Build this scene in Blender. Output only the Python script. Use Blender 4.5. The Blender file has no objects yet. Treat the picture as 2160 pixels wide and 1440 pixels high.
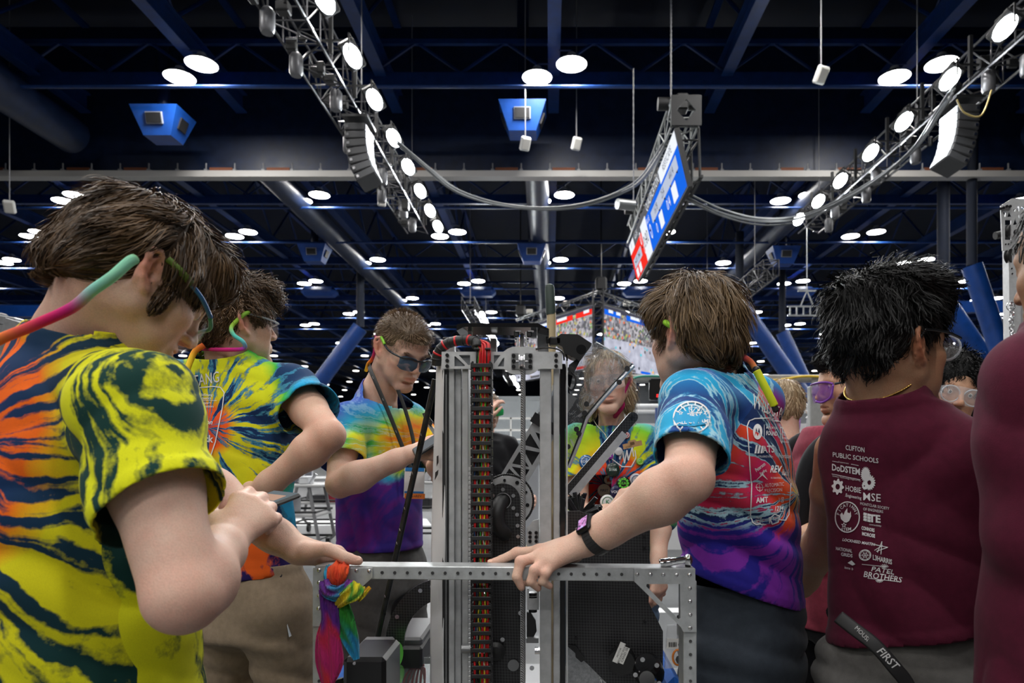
import bpy, bmesh, math, random
import numpy as np
from mathutils import Vector, Matrix

random.seed(7); np.random.seed(7)
SC = bpy.context.scene
COL = SC.collection
PI = math.pi

# ---------------------------------------------------------------- camera
CAMZ, FPX, VX, VY = 1.30, 1440.0, 1160.0, 950.0   # eye height, focal length in px, principal point
cam_d = bpy.data.cameras.new('camera')
cam = bpy.data.objects.new('camera', cam_d); COL.objects.link(cam)
cam.location = (0, 0, CAMZ); cam.rotation_euler = (PI/2, 0, 0)
cam_d.sensor_width = 36; cam_d.lens = 36*FPX/2160
cam_d.shift_x = (1080-VX)/2160; cam_d.shift_y = (VY-720)/2160
cam_d.clip_start = .05; cam_d.clip_end = 400
cam_d.dof.use_dof = True; cam_d.dof.focus_distance = 1.75; cam_d.dof.aperture_fstop = 5.6
SC.camera = cam

# ---------------------------------------------------------------- world, exposure
w = bpy.data.worlds.new('hall_air'); SC.world = w; w.use_nodes = True
w.node_tree.nodes['Background'].inputs[0].default_value = (.010, .014, .022, 1)
w.node_tree.nodes['Background'].inputs[1].default_value = 1.0
SC.view_settings.view_transform = 'Standard'; SC.view_settings.look = 'None'
SC.view_settings.gamma = 1; SC.view_settings.use_curve_mapping = False
SC.view_settings.exposure = 1.3
LAMP_E, FLOOD_E = 46.0, 120.0       # radiance of the high-bay lamps and the truss floodlights
try:
    SC.cycles.adaptive_threshold = .04; SC.cycles.max_bounces = 5; SC.cycles.diffuse_bounces = 3; SC.cycles.glossy_bounces = 3; SC.cycles.transparent_max_bounces = 12
    SC.cycles.sample_clamp_indirect = 6
    SC.cycles.caustics_reflective = False; SC.cycles.caustics_refractive = False
except Exception: pass

def W(px, py, d):
    """a point seen at pixel (px, py) that stands d metres in front of the camera"""
    return np.array([(px-VX)*d/FPX, d, CAMZ+(VY-py)*d/FPX])
def V3(a): return Vector((float(a[0]), float(a[1]), float(a[2])))
def nrm(v):
    v = np.asarray(v, float); return v/(np.linalg.norm(v)+1e-12)

# ---------------------------------------------------------------- materials
MATS = {}
def srgb(r, g=None, b=None):
    if g is None: r, g, b = [int(r[i:i+2], 16) for i in (0, 2, 4)]
    f = lambda c: (c/255/12.92) if c/255 <= .04045 else ((c/255+.055)/1.055)**2.4
    return (f(r), f(g), f(b))
class NT:
    def __init__(s, name):
        m = bpy.data.materials.new(name); m.use_nodes = True
        s.m = m; s.t = m.node_tree; s.b = s.t.nodes['Principled BSDF']; s.out = s.t.nodes['Material Output']
    def n(s, typ, **kw):
        nd = s.t.nodes.new('ShaderNode'+typ)
        for k, v in kw.items():
            if k == 'ins':
                for a, b in v.items(): s.put(nd.inputs[a], b)
            else: setattr(nd, k, v)
        return nd
    def put(s, sock, v):
        if hasattr(v, 'links') or hasattr(v, 'is_output'): s.t.links.new(v, sock)
        elif hasattr(v, 'outputs'): s.t.links.new(v.outputs[0], sock)
        else:
            if isinstance(v, (tuple, list)) and len(v) == 3 and sock.type == 'RGBA': v = (*v, 1)
            sock.default_value = v
    def math(s, op, a, b=0.0, c=None):
        nd = s.n('Math', operation=op); s.put(nd.inputs[0], a); s.put(nd.inputs[1], b)
        if c is not None: s.put(nd.inputs[2], c)
        return nd.outputs[0]
    def vmath(s, op, a, b=(0, 0, 0)):
        nd = s.n('VectorMath', operation=op); s.put(nd.inputs[0], a); s.put(nd.inputs[1], b); return nd
    def ramp(s, fac, stops, interp='LINEAR'):
        nd = s.n('ValToRGB'); cr = nd.color_ramp; cr.interpolation = interp
        while len(cr.elements) < len(stops): cr.elements.new(.5)
        for e, (p, c) in zip(cr.elements, stops):
            e.position = p; e.color = (*c, 1) if len(c) == 3 else c
        s.put(nd.inputs[0], fac); return nd.outputs[0]
    def noise(s, vec, scale, detail=2, rough=.5, dist=0.0):
        nd = s.n('TexNoise'); s.put(nd.inputs['Vector'], vec); nd.inputs['Scale'].default_value = scale
        nd.inputs['Detail'].default_value = detail; nd.inputs['Roughness'].default_value = rough
        nd.inputs['Distortion'].default_value = dist; return nd.outputs['Fac']
    def mix(s, f, a, b, blend='MIX'):
        nd = s.n('Mix', data_type='RGBA', blend_type=blend)
        s.put(nd.inputs['Factor'], f); s.put(nd.inputs['A'], a); s.put(nd.inputs['B'], b); return nd.outputs['Result']
    def obj(s): return s.n('TexCoord').outputs['Object']
    def bump(s, h, strength=.3, dist=.01):
        nd = s.n('Bump'); s.put(nd.inputs['Height'], h)
        nd.inputs['Strength'].default_value = strength; nd.inputs['Distance'].default_value = dist
        s.t.links.new(nd.outputs[0], s.b.inputs['Normal'])
    def set(s, **kw):
        al = dict(col='Base Color', rough='Roughness', metal='Metallic', spec='Specular IOR Level', trans='Transmission Weight',
                  ior='IOR', alpha='Alpha', emc='Emission Color', ems='Emission Strength', sss='Subsurface Weight', coat='Coat Weight',
                  aniso='Anisotropic', sheen='Sheen Weight')
        for k, v in kw.items(): s.put(s.b.inputs[al[k]], v)
        return s
def mat(name, col=(.5, .5, .5), rough=.5, metal=0.0, noise=0.0, nscale=30, bump=0.0, bscale=200, bdist=.002, **kw):
    if name in MATS: return MATS[name]
    t = NT(name); t.set(rough=rough, metal=metal, **kw)
    if noise:
        f = t.noise(t.obj(), nscale, 4, .6)
        c2 = tuple(max(0, c*(1-noise)) for c in col); c3 = tuple(min(1, c*(1+noise)) for c in col)
        t.set(col=t.ramp(f, [(.3, c2), (.7, c3)]))
        if not bump: t.set(rough=t.math('ADD', t.math('MULTIPLY', f, noise*.6), max(.02, rough-noise*.3)))
    else: t.set(col=col)
    if bump: t.bump(t.noise(t.obj(), bscale, 3), bump, bdist)
    MATS[name] = t.m; return t.m
def emit(name, col, e):
    if name in MATS: return MATS[name]
    t = NT(name); t.set(col=(0, 0, 0), emc=col, ems=e, rough=.6, spec=0.0); MATS[name] = t.m
    if e < 20: t.m.cycles.emission_sampling = 'NONE'
    return t.m
def clear(name, col=(1, 1, 1), alpha=.25, rough=.05, spec=.5):
    """thin clear plastic: part of the light passes straight through"""
    if name in MATS: return MATS[name]
    t = NT(name); t.set(col=col, rough=rough, alpha=alpha, spec=spec); MATS[name] = t.m; return t.m

# ---------------------------------------------------------------- object helpers
def link(o, parent=None):
    COL.objects.link(o)
    if parent is not None: o.parent = parent
    return o
def tag(o, label=None, cat=None, group=None, kind=None):
    if label: o['label'] = label
    if cat: o['category'] = cat
    if group: o['group'] = group
    if kind: o['kind'] = kind
    return o
def empty(name, loc=(0, 0, 0), label=None, cat=None, group=None, parent=None):
    o = bpy.data.objects.new(name, None); o.location = V3(loc); o.empty_display_size = .1
    link(o, parent); return tag(o, label, cat, group)
def copy_tree(o, parent=None):
    c = o.copy(); link(c, parent)
    if parent is not None: c.matrix_parent_inverse = o.matrix_parent_inverse.copy()
    for ch in o.children:
        copy_tree(ch, c)
    return c
def np_mesh(name, verts, faces, mats, parent=None, smooth=True, col=None, midx=None, world=True):
    """verts (n,3), faces list / (m,4) array -> one mesh object; world coordinates when the parent is an Empty elsewhere"""
    verts = np.asarray(verts, np.float32)
    if parent is not None and world: verts = verts-np.array(parent_loc(parent), np.float32)
    me = bpy.data.meshes.new(name)
    if isinstance(faces, np.ndarray):
        n, k = faces.shape
        me.vertices.add(len(verts)); me.vertices.foreach_set('co', verts.ravel())
        me.loops.add(n*k); me.loops.foreach_set('vertex_index', faces.astype(np.int32).ravel())
        me.polygons.add(n); me.polygons.foreach_set('loop_start', np.arange(0, n*k, k, dtype=np.int32))
        me.update(calc_edges=True)
    else:
        me.from_pydata(verts.tolist(), [], faces); me.update()
    if smooth: me.polygons.foreach_set('use_smooth', np.ones(len(me.polygons), bool))
    for m in (mats if isinstance(mats, (list, tuple)) else [mats]): me.materials.append(m)
    if midx is not None: me.polygons.foreach_set('material_index', np.asarray(midx, np.int32))
    if col is not None:
        a = me.color_attributes.new('Col', 'FLOAT_COLOR', 'POINT')
        c = np.ones((len(verts), 4), np.float32); c[:, :3] = col; a.data.foreach_set('color', c.ravel())
    me.validate()
    o = bpy.data.objects.new(name, me); return link(o, parent)
def parent_loc(p):
    l = np.zeros(3)
    while p is not None: l = l+np.array(p.location); p = p.parent
    return l

class MB:
    """collects simple shapes (world coordinates) that become ONE mesh"""
    def __init__(s): s.v = []; s.f = []; s.c = []; s.m = []
    def add(s, v, f, c=None, m=0):
        o = len(s.v); s.v += [tuple(map(float, p)) for p in v]; s.f += [tuple(i+o for i in q) for q in f]
        s.c += [c or (1, 1, 1)]*len(v); s.m += [m]*len(f); return s
    def box(s, c, size, R=None, ch=0.0, **k):
        hx, hy, hz = [x/2 for x in size]; ch = min(ch, hx*.9, hy*.9, hz*.9)
        if ch <= 0:
            v = [(x, y, z) for x in (-hx, hx) for y in (-hy, hy) for z in (-hz, hz)]
            f = [(0, 1, 3, 2), (4, 6, 7, 5), (0, 4, 5, 1), (2, 3, 7, 6), (0, 2, 6, 4), (1, 5, 7, 3)]
        else:
            v = []; f = []; idx = {}
            for sx in (-1, 1):
                for sy in (-1, 1):
                    for sz in (-1, 1):
                        for a in range(3):
                            p = [sx*hx, sy*hy, sz*hz]
                            for b in range(3):
                                if b != a: p[b] -= (sx, sy, sz)[b]*ch
                            idx[(sx, sy, sz, a)] = len(v); v.append(tuple(p))
            for a in range(3):
                b, c2 = (a+1) % 3, (a+2) % 3
                for sg in (-1, 1):
                    q = []
                    for (u, w_) in ((-1, -1), (1, -1), (1, 1), (-1, 1)):
                        t = [0, 0, 0]; t[a] = sg; t[b] = u; t[c2] = w_; q.append(idx[(*t, a)])
                    f.append(tuple(q if sg > 0 else q[::-1]))
                for u in (-1, 1):
                    for w_ in (-1, 1):
                        t1 = [0, 0, 0]; t1[a] = -1; t1[b] = u; t1[c2] = w_; t2 = list(t1); t2[a] = 1
                        q = [idx[(*t1, b)], idx[(*t2, b)], idx[(*t2, c2)], idx[(*t1, c2)]]
                        f.append(tuple(q if u*w_ > 0 else q[::-1]))
            for sx in (-1, 1):
                for sy in (-1, 1):
                    for sz in (-1, 1):
                        q = [idx[(sx, sy, sz, a)] for a in range(3)]; f.append(tuple(q if sx*sy*sz > 0 else q[::-1]))
        return s.add(xf(v, c, R), f, **k)
    def cyl(s, a, b, r, n=12, r2=None, cap=True, **k):
        a = np.asarray(a, float); b = np.asarray(b, float); u, w_ = perp(b-a); r2 = r if r2 is None else r2
        v = []
        for p, rr in ((a, r), (b, r2)):
            for i in range(n):
                t = 2*PI*i/n; v.append(p+rr*(math.cos(t)*u+math.sin(t)*w_))
        f = [(i, (i+1) % n, n+(i+1) % n, n+i) for i in range(n)]
        if cap: f += [tuple(range(n))[::-1], tuple(range(n, 2*n))]
        return s.add(v, f, **k)
    def tube(s, pts, r, n=8, cols=None, flat=None, cap=True, **k):
        """tube along a polyline; r number or list; flat=(axis vector, ratio) squashes the section"""
        P = [np.asarray(p, float) for p in pts]; m = len(P); rr = [r]*m if np.isscalar(r) else list(r)
        T = [nrm(P[min(i+1, m-1)]-P[max(i-1, 0)]) for i in range(m)]
        u, _ = perp(T[0])
        if flat is not None: u = nrm(np.asarray(flat[0], float))
        v = []; cc = []
        for i in range(m):
            if flat is not None: u = nrm(np.asarray(flat[0], float))
            u = nrm(u-T[i]*np.dot(u, T[i])); w_ = np.cross(T[i], u)
            for j in range(n):
                t = 2*PI*j/n; q = (flat[1] if flat is not None else 1)
                v.append(P[i]+rr[i]*(q*math.cos(t)*u+math.sin(t)*w_)); cc.append(cols[i] if cols else (1, 1, 1))
        f = [(i*n+j, i*n+(j+1) % n, (i+1)*n+(j+1) % n, (i+1)*n+j) for i in range(m-1) for j in range(n)]
        if cap: f += [tuple(range(n))[::-1], tuple(range((m-1)*n, m*n))]
        o = len(s.v); s.add(v, f, **k)
        if cols: s.c[o:] = cc
        return s
    def prism(s, poly, R, t, c=(0, 0, 0), holes=(), **k):
        """2-D outline (x,y) extruded by t along local z, with holes bridged by triangulation"""
        bm = bmesh.new()
        loops = [poly]+list(holes); es = []
        for lp in loops:
            vs = [bm.verts.new((x, y, 0)) for x, y in lp]
            es += [bm.edges.new((vs[i], vs[(i+1) % len(vs)])) for i in range(len(vs))]
        bmesh.ops.triangle_fill(bm, use_beauty=True, use_dissolve=False, edges=es)
        bm.verts.index_update()
        n = len(bm.verts); v = [(p.co.x, p.co.y, -t/2) for p in bm.verts]+[(p.co.x, p.co.y, t/2) for p in bm.verts]; f = []
        for q in bm.faces:
            ids = [p.index for p in q.verts]
            if q.normal.z < 0: ids = ids[::-1]
            f.append(tuple(i+n for i in ids)); f.append(tuple(ids[::-1]))
        o = 0
        for lp in loops:
            m = len(lp); ar = sum(lp[i][0]*lp[(i+1) % m][1]-lp[(i+1) % m][0]*lp[i][1] for i in range(m))
            hole = o > 0
            for i in range(m):
                a, b = o+i, o+(i+1) % m
                q = (a, b, b+n, a+n); f.append(q if (ar > 0) != hole else q[::-1])
            o += m
        bm.free()
        return s.add(xf(v, c, R), f, **k)
    def lathe(s, prof, a, axis, n=16, **k):
        """profile [(radius, height along axis)]"""
        a = np.asarray(a, float); ax = nrm(axis); u, w_ = perp(ax); v = []
        for r, h in prof:
            for i in range(n):
                t = 2*PI*i/n; v.append(a+ax*h+r*(math.cos(t)*u+math.sin(t)*w_))
        m = len(prof)
        f = [(i*n+j, i*n+(j+1) % n, (i+1)*n+(j+1) % n, (i+1)*n+j) for i in range(m-1) for j in range(n)]
        f += [tuple(range(n))[::-1], tuple(range((m-1)*n, m*n))]
        return s.add(v, f, **k)
    def sphere(s, c, r, n=10, R=None, **k):
        r = (r, r, r) if np.isscalar(r) else r; v = []; f = []
        for i in range(n+1):
            t = PI*i/n
            for j in range(2*n):
                p = PI*j/n; v.append((r[0]*math.sin(t)*math.cos(p), r[1]*math.sin(t)*math.sin(p), r[2]*math.cos(t)))
        for i in range(n):
            for j in range(2*n):
                f.append((i*2*n+j, (i+1)*2*n+j, (i+1)*2*n+(j+1) % (2*n), i*2*n+(j+1) % (2*n)))
        return s.add(xf(v, c, R), f, **k)
    def build(s, name, mats, parent=None, smooth=None, world=True, kind=None, label=None):
        o = np_mesh(name, np.array(s.v), s.f, mats, parent, False, np.array(s.c) if any(c != (1, 1, 1) for c in s.c) else None, s.m, world)
        if smooth is not None:
            o.data.polygons.foreach_set('use_smooth', np.ones(len(o.data.polygons), bool))
            if smooth < 3:
                o.data.set_sharp_from_angle(angle=smooth)
        return tag(o, label, kind=kind)
def perp(d):
    d = nrm(d); a = np.array([0, 0, 1.]) if abs(d[2]) < .9 else np.array([1., 0, 0])
    u = nrm(np.cross(a, d)); return u, np.cross(d, u)
def xf(v, c, R=None):
    v = np.asarray(v, float)
    if R is not None: v = v@np.asarray(R, float).T
    return v+np.asarray(c, float)
def basis(x, y):
    """3x3 matrix with columns x, y', z"""
    x = nrm(x); z = nrm(np.cross(x, y)); return np.stack([x, np.cross(z, x), z], 1)
def rot(ax, ang):
    return np.array(Matrix.Rotation(ang, 3, Vector(ax)))
def spline(pts, n=6):
    """Catmull-Rom through rows of any width"""
    P = np.asarray(pts, float); m = len(P); out = []
    for i in range(m-1):
        p0, p1, p2, p3 = P[max(i-1, 0)], P[i], P[i+1], P[min(i+2, m-1)]
        for t in np.linspace(0, 1, n, endpoint=False):
            out.append(.5*((2*p1)+(p2-p0)*t+(2*p0-5*p1+4*p2-p3)*t*t+(3*p1-p0-3*p2+p3)*t**3))
    out.append(P[-1]); return np.array(out)
def circ(cx, cy, r, n=16, a0=0):
    return [(cx+r*math.cos(a0+2*PI*i/n), cy+r*math.sin(a0+2*PI*i/n)) for i in range(n)]
def rrect(x0, y0, x1, y1, r, n=4):
    out = []
    for cx, cy, a in ((x1-r, y1-r, 0), (x0+r, y1-r, PI/2), (x0+r, y0+r, PI), (x1-r, y0+r, 1.5*PI)):
        out += [(cx+r*math.cos(a+PI/2*i/n), cy+r*math.sin(a+PI/2*i/n)) for i in range(n+1)]
    return out
# frame whose local x = right, y = up, z = towards the camera: for plates that face the camera
RFACE = np.array([[1, 0, 0], [0, 0, -1], [0, 1, 0]], float)
# ================================================================ the hall
navy = mat('navy_steel', (.004, .013, .045), .45, noise=.35, nscale=3)
navy_deck = mat('navy_deck', (.003, .007, .02), .8, noise=.3, nscale=2)
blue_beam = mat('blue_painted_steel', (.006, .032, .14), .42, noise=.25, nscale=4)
blue_bright = mat('bright_and_lit_blue', (.006, .06, .30), .4, noise=.15, nscale=4)  # own blue of vents and straps; paints in lamplight on girders and strut plates
black_m = mat('black_paint', (.012, .012, .013), .5)
black_gloss = mat('black_gloss', (.008, .008, .009), .18)
grey_m = mat('grey_paint', (.25, .25, .26), .5)
white_m = mat('white_paint', (.75, .75, .73), .45)
alu = mat('aluminium', (.62, .63, .65), .32, .9, noise=.12, nscale=40)
truss_m = mat('dark_truss', (.05, .05, .055), .38, .5)
lamp_em = emit('lamp_glow', (1, .98, .95), LAMP_E)
flood_em = emit('floodlight_glow', (.92, .97, 1), FLOOD_E)

def floor_mat():
    t = NT('polished_concrete'); o = t.obj()
    n1 = t.noise(o, .7, 5, .6); n2 = t.noise(o, 9, 5, .65)
    f = t.math('ADD', t.math('MULTIPLY', n1, .6), t.math('MULTIPLY', n2, .4))
    t.set(col=t.ramp(f, [(.3, (.06, .064, .067)), (.5, (.105, .11, .113)), (.7, (.16, .165, .17))]), rough=t.math('ADD', t.math('MULTIPLY', n2, .25), .2))
    t.bump(n2, .05, .01); return t.m
fl = MB().box((0, 40, -.05), (110, 170, .1)).build('floor', floor_mat(), kind='structure')
ce = MB().box((0, 40, 14.05), (110, 170, .1)).build('ceiling', navy_deck, kind='structure')
wall_m = mat('dark_hall_wall', (.01, .018, .04), .8)
MB().box((0, 125.1, 7), (110, .2, 14.2)).build('wall_back', wall_m, kind='structure')
MB().box((-55.1, 40, 7), (.2, 170, 14.2)).build('wall_left', wall_m, kind='structure')
MB().box((55.1, 40, 7), (.2, 170, 14.2)).build('wall_right', wall_m, kind='structure')
MB().box((0, -45.1, 7), (110, .2, 14.2)).build('wall_front', mat('pale_wall', (.3, .3, .31), .8), kind='structure')

LZ = 10.6           # height of the lamp mouths
# long beams: bottom chord, top chord and lacing, one object for each beam
def long_beam(x, y0, y1):
    b = MB(); zb = 10.95
    b.box((x, (y0+y1)/2, zb), (.30, y1-y0, .04)); b.box((x, (y0+y1)/2, zb+.25), (.05, y1-y0, .46))
    b.box((x, (y0+y1)/2, zb+.5), (.30, y1-y0, .04))
    y = y0; s = 1
    while y < min(y1, 60)-2:
        b.cyl((x, y, zb+(.5 if s > 0 else 2.4)), (x, y+2, zb+(2.4 if s > 0 else .5)), .05, 6); y += 2; s = -s
    b.box((x, (y0+y1)/2, zb+2.45), (.2, y1-y0, .08))
    b.build('roof_beam', blue_beam, kind='structure')
for i in range(-9, 10):
    x = 4.45*i+.1
    long_beam(x, -20, 19.5); long_beam(x, 20.6, 110)
row_d = [16.7+4.2*i for i in range(-9, 24)]
for k, d in enumerate(row_d):
    if d > 75: break
    b = MB(); h = 10.25
    b.cyl((-40, d+.1, h), (40, d+.1, h), .045, 6)
    if k % 2 == 1: b.box((0, d+.95, h+.62), (80, .16, .34)); b.box((0, d+.95, h+1.6), (80, .12, .12))
    if k % 2 == 1:
        for i in range(-16, 16):
            b.cyl((i*2.3, d+.95, h+.8), (i*2.3+1.15, d+.95, h+1.6), .04, 5); b.cyl((i*2.3+1.15, d+.95, h+1.6), (i*2.3+2.3, d+.95, h+.8), .04, 5)
    b.build('cross_beam', blue_beam, kind='structure')
for x in (-9.4, -.45, 9.6):
    MB().cyl((x, 21, 10.6), (x, 80, 10.6), .42, 18).build('air_duct', navy, kind='structure', smooth=.8)
for x in (-13.5, 13.8):
    MB().cyl((x, -10, 10.2), (x, 19.3, 10.2), .5, 18).build('air_duct', navy, kind='structure', smooth=.8)

# dark bulkhead with the pale folding-wall track at its foot
bk = MB().box((0, 20.05, 11.55), (80, .12, 4.3)).build('trim_1', navy, kind='structure')
tr = MB().box((0, 19.9, 9.31), (80, .34, .17)).box((0, 19.75, 9.24), (80, .05, .05)).build('wall_track', mat('track_grey', (.55, .53, .5), .5), None)
tag(tr, 'long pale grey folding-wall track running across the hall under a dark bulkhead', 'track')
rust = mat('rust_plate', (.22, .07, .03), .7)
for i in range(-24, 25):
    x = i*.83; b = MB().cyl((x, 19.78, 9.4), (x, 19.78, 9.62), .022, 6).box((x, 19.78, 9.42), (.09, .09, .05))
    b.build('hanger', grey_m, tr)
    if (i*7) % 5 < 2: MB().box((x+.4, 19.86, 9.47), (.66, .06, .1)).build('packing_plate', rust, tr)

# ---- high-bay lamps: housing with a glowing mouth
def make_lamp():
    hb = MB(); hb.lathe([(.35, .012), (.375, 0), (.375, .02), (.34, .06), (.20, .15), (.13, .18), (.10, .26), (.05, .28)], (0, 0, 0), (0, 0, 1), 24)
    o = hb.build('high_bay_lamp', mat('lamp_shade_white', (.6, .6, .6), .4), smooth=.6, world=False)
    d = MB().add([(.352*math.cos(-2*PI*i/14), .352*math.sin(-2*PI*i/14), -.003) for i in range(14)], [tuple(range(14))]).build('diffuser', lamp_em, o, world=False)
    n = MB().cyl((0, 0, .26), (0, 0, .36), .02, 6).cyl((0, 0, .345), (.30, 0, .345), .02, 6).build('stem', blue_beam, o, world=False)
    tag(o, 'round white high-bay lamp hanging lit under the dark blue roof beams', 'ceiling lamp', 'high-bay lamps across the hall roof')
    return o
lamp0 = make_lamp(); used = False
sites = []
for k, d in enumerate(row_d):
    n = k-9; odd = n % 2
    for i in range(-8, 9):
        x = 8.9*i+.1+(4.45 if odd else 0)
        if abs(x) > 40: continue
        if d < 14 and (abs(x) > 14): continue
        if d > 15 and not (-(.9)*d-2 < x < .78*d+2): continue
        if d > 62: continue
        if d < 13 and x > 6: continue
        sites.append((x, d, odd))
for (x, d, odd) in sites:
    pair = [(-.42, .30), (.42, -.28)] if not (odd and d > 35 and int(d) % 3 == 0) else [(-.42, 0)]
    for dx, dy in pair:
        o = lamp0 if not used else copy_tree(lamp0); used = True
        o.location = (x+dx, d+dy, LZ-.02); o.rotation_euler = (0, 0, 0 if dx < 0 else PI)
        col_ = 'the middle roof beam' if abs(x) < 3 else 'a side roof beam'
        tag(o, 'large round high-bay lamp beside %s in front of the pale track' % col_ if 14 < d < 20 else 'round lamp beyond the pale track, beside %s before the video cube' % col_ if 20 < d < 31 else
            'small round lamp beside %s deeper than the video cube' % col_ if d > 31 else 'round high-bay lamp high above the people around the robot')
# the far lamps: too small to tell apart
b = MB()
for k in range(12, 25):
    d = 16.7+4.2*k
    for i in range(-8, 8):
        x = 8.9*i+.1+(4.45 if k % 2 else 0)
        if not (-.85*d < x < .75*d): continue
        for dx, dy in ((-.42, -.3),): b.cyl((x+dx, d+dy, LZ), (x+dx, d+dy, LZ-.06), .36, 8)
b.build('far_high_bay_lamps', emit('far_lamp_glow', (1, .98, .95), 3), kind='stuff')
bpy.data.objects['far_high_bay_lamps']['label'] = 'rows of tiny lit lamps in the far depth of the hall'
bpy.data.objects['far_high_bay_lamps']['category'] = 'ceiling lamps'
# added plates: their bright blue stands for lamplight on struts below far lamps
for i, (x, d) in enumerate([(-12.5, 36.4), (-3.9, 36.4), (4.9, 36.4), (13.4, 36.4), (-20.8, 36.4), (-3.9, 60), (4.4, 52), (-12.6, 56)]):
    MB().box((x, d+.7, 9.9), (1.9, .9, .5), ch=.2).build('lit_strut_plate', blue_bright, kind='structure')

# ---- lighting trusses over the field
def box_truss(bm, x, z, y0, y1, w=.5, step=.6, r=.026):
    for sx in (-1, 1):
        for sz in (0, 1):
            bm.cyl((x+sx*w/2, y0, z+sz*w), (x+sx*w/2, y1, z+sz*w), r, 6)
    n = int((y1-y0)/step)
    for i in range(n):
        a, b_ = y0+i*step, y0+(i+1)*step
        s = 1 if i % 2 else -1
        for sx in (-1, 1): bm.cyl((x+sx*w/2, a, z+(0 if s > 0 else w)), (x+sx*w/2, b_, z+(w if s > 0 else 0)), r*.55, 5)
        for sz in (0, 1): bm.cyl((x-s*w/2, a, z+sz*w), (x+s*w/2, b_, z+sz*w), r*.55, 5)
        bm.cyl((x-w/2, a, z), (x+w/2, a, z), r*.55, 5); bm.cyl((x-w/2, a, z+w), (x+w/2, a, z+w), r*.55, 5)
        for sx in (-1, 1): bm.cyl((x+sx*w/2, a, z), (x+sx*w/2, a, z+w), r*.55, 5)
    return bm
def truss_thing(x, z, y0, y1, label, w=.55, step=.6):
    t = empty('lighting_truss', (x, (y0+y1)/2, z), label, 'truss')
    box_truss(MB(), x, z, y0, y1, w, step).build('truss_frame', truss_m, t)
    return t
cable_m = mat('black_cable', (.03, .03, .032), .5)
def flood(x, y, z, tilt, label_side, s=1.0):
    o = empty('flood_light', (x, y, z), 'lit oval-faced floodlight clamped along the %s' % label_side, 'floodlight', 'floodlights on the %s' % label_side)
    R = rot((0, 1, 0), tilt)@rot((1, 0, 0), -.7)
    MB().box(R@np.array([0, 0, .07]), (.29*s, .46*s, .14), R, .03).build('housing', black_m, o, world=False)
    MB().add(xf([(.125*s*math.cos(-q*PI/6), .20*s*math.sin(-q*PI/6), -.005) for q in range(12)], (0, 0, 0), R), [tuple(range(12))]).build('lens', flood_em, o, world=False)
    MB().box((0, .22*s, .1), (.03, .015, .3)).box((0, -.22*s, .1), (.03, .015, .3)).box((0, 0, .24), (.03, .45*s, .015)).build('yoke', black_m, o, world=False)
    sd = 1 if tilt > 0 else -1; MB().box((sd*.25, 0, .25), (.52, .04, .03)).box((sd*.36, 0, .4), (.06, .06, .72)).build('clamp_arm', black_m, o, world=False)
    return o
for X, Y, lbl, tilt, off in ((-3.25, [9.84, 11.25, 12.65, 14.2, 15.65, 17.1, 18.5, 19.8], 'truss left of the hanging scoreboard', -.5, -.75),
                             (7.0, [9.2, 10.5, 11.95, 13.5, 14.9, 16.45, 17.8, 19.2], 'truss right of the hanging scoreboard', .5, .8)):
    t = truss_thing(X+off, 7.85, 8.6, 20.6, 'black box truss carrying lamps and cables, ' + lbl.replace('truss ', ''), .6)
    ay = 13.4 if off < 0 else 12.7      # where the loudspeaker stack hangs: keep the underside free there
    for i in range(30):      # clamps, hanging boxes and rig bits along the truss
        y = 8.9+i*.39; zz = random.uniform(-.12, .5); zz = max(zz, .26) if abs(y-ay) < .6 else zz; MB().box((X+off+random.uniform(-.28, .28), y, 7.8+zz), (random.uniform(.06, .2), random.uniform(.05, .25), random.uniform(.06, .3)), ch=.015).build('rig_box', black_m, t)
    for i in range(9):
        y = 8.9+i*1.35; s = 1 if off < 0 else -1; xx = X+off+s*.34
        MB().cyl((xx, y, 7.8), (xx, y+.28, 7.8), .014, 6).build('steel_pin', mat('bright_steel', (.8, .8, .82), .2, 1), t); MB().cyl((xx-s*.5, y+.5, 7.78), (xx-s*.32, y+.5, 7.78), .013, 6).build('steel_pin', mat('bright_steel'), t)
    for i in range(10):
        y = 9+i*1.15; y += .62*(1 if y > ay else -1) if abs(y-ay) < .5 else 0; MB().lathe([(.09, 0), (.11, .05), (.11, .32), (.06, .38)], (X+off+random.choice((-.2, .1)), y, 7.5), (0, 0, 1), 10).build('can_light', mat('grey_can', (.16, .16, .17), .4, .3), t, smooth=.7)
    for y in Y: flood(X, y, 7.8, tilt, lbl)
    for yy in (9.5, 14.5, 19.8):
        MB().cyl((X+off, yy, 8.45), (X+off, yy, 13.9), .014, 5).build('chain', grey_m, t)
for X, off in ((-3.25, -.6), (7.0, .6)):
    for (a, e) in ((32, 42), (60, 70)):
        t = truss_thing(X+off, 7.9, a, e, 'far black lighting truss over %s field, %s' % ('the second' if a == 32 else 'the farthest', 'on its left' if X < 0 else 'on its right'), .6, 1.0)
        for yy in (a+1, e-1): MB().cyl((X+off, yy, 8.4), (X+off, yy, 13.98), .02, 5).build('chain', grey_m, t)
        for y in np.arange(a+.7, e, 1.45): flood(X, float(y), 7.8, -.5 if X < 0 else .5, 'far trusses', 1.0)
t = truss_thing(7.2, 7.0, 22.2, 25.6, 'short dark truss hanging beyond the brown-haired person in tie-dye', .5)
MB().cyl((7.2, 24, 7.5), (7.2, 24, 13.98), .02, 5).build('chain', grey_m, t)
t = empty('hanging_bracket', (9.9, 26.3, 6.8), 'small pale steel hanging frame far beyond the black-haired person', 'bracket')
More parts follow.
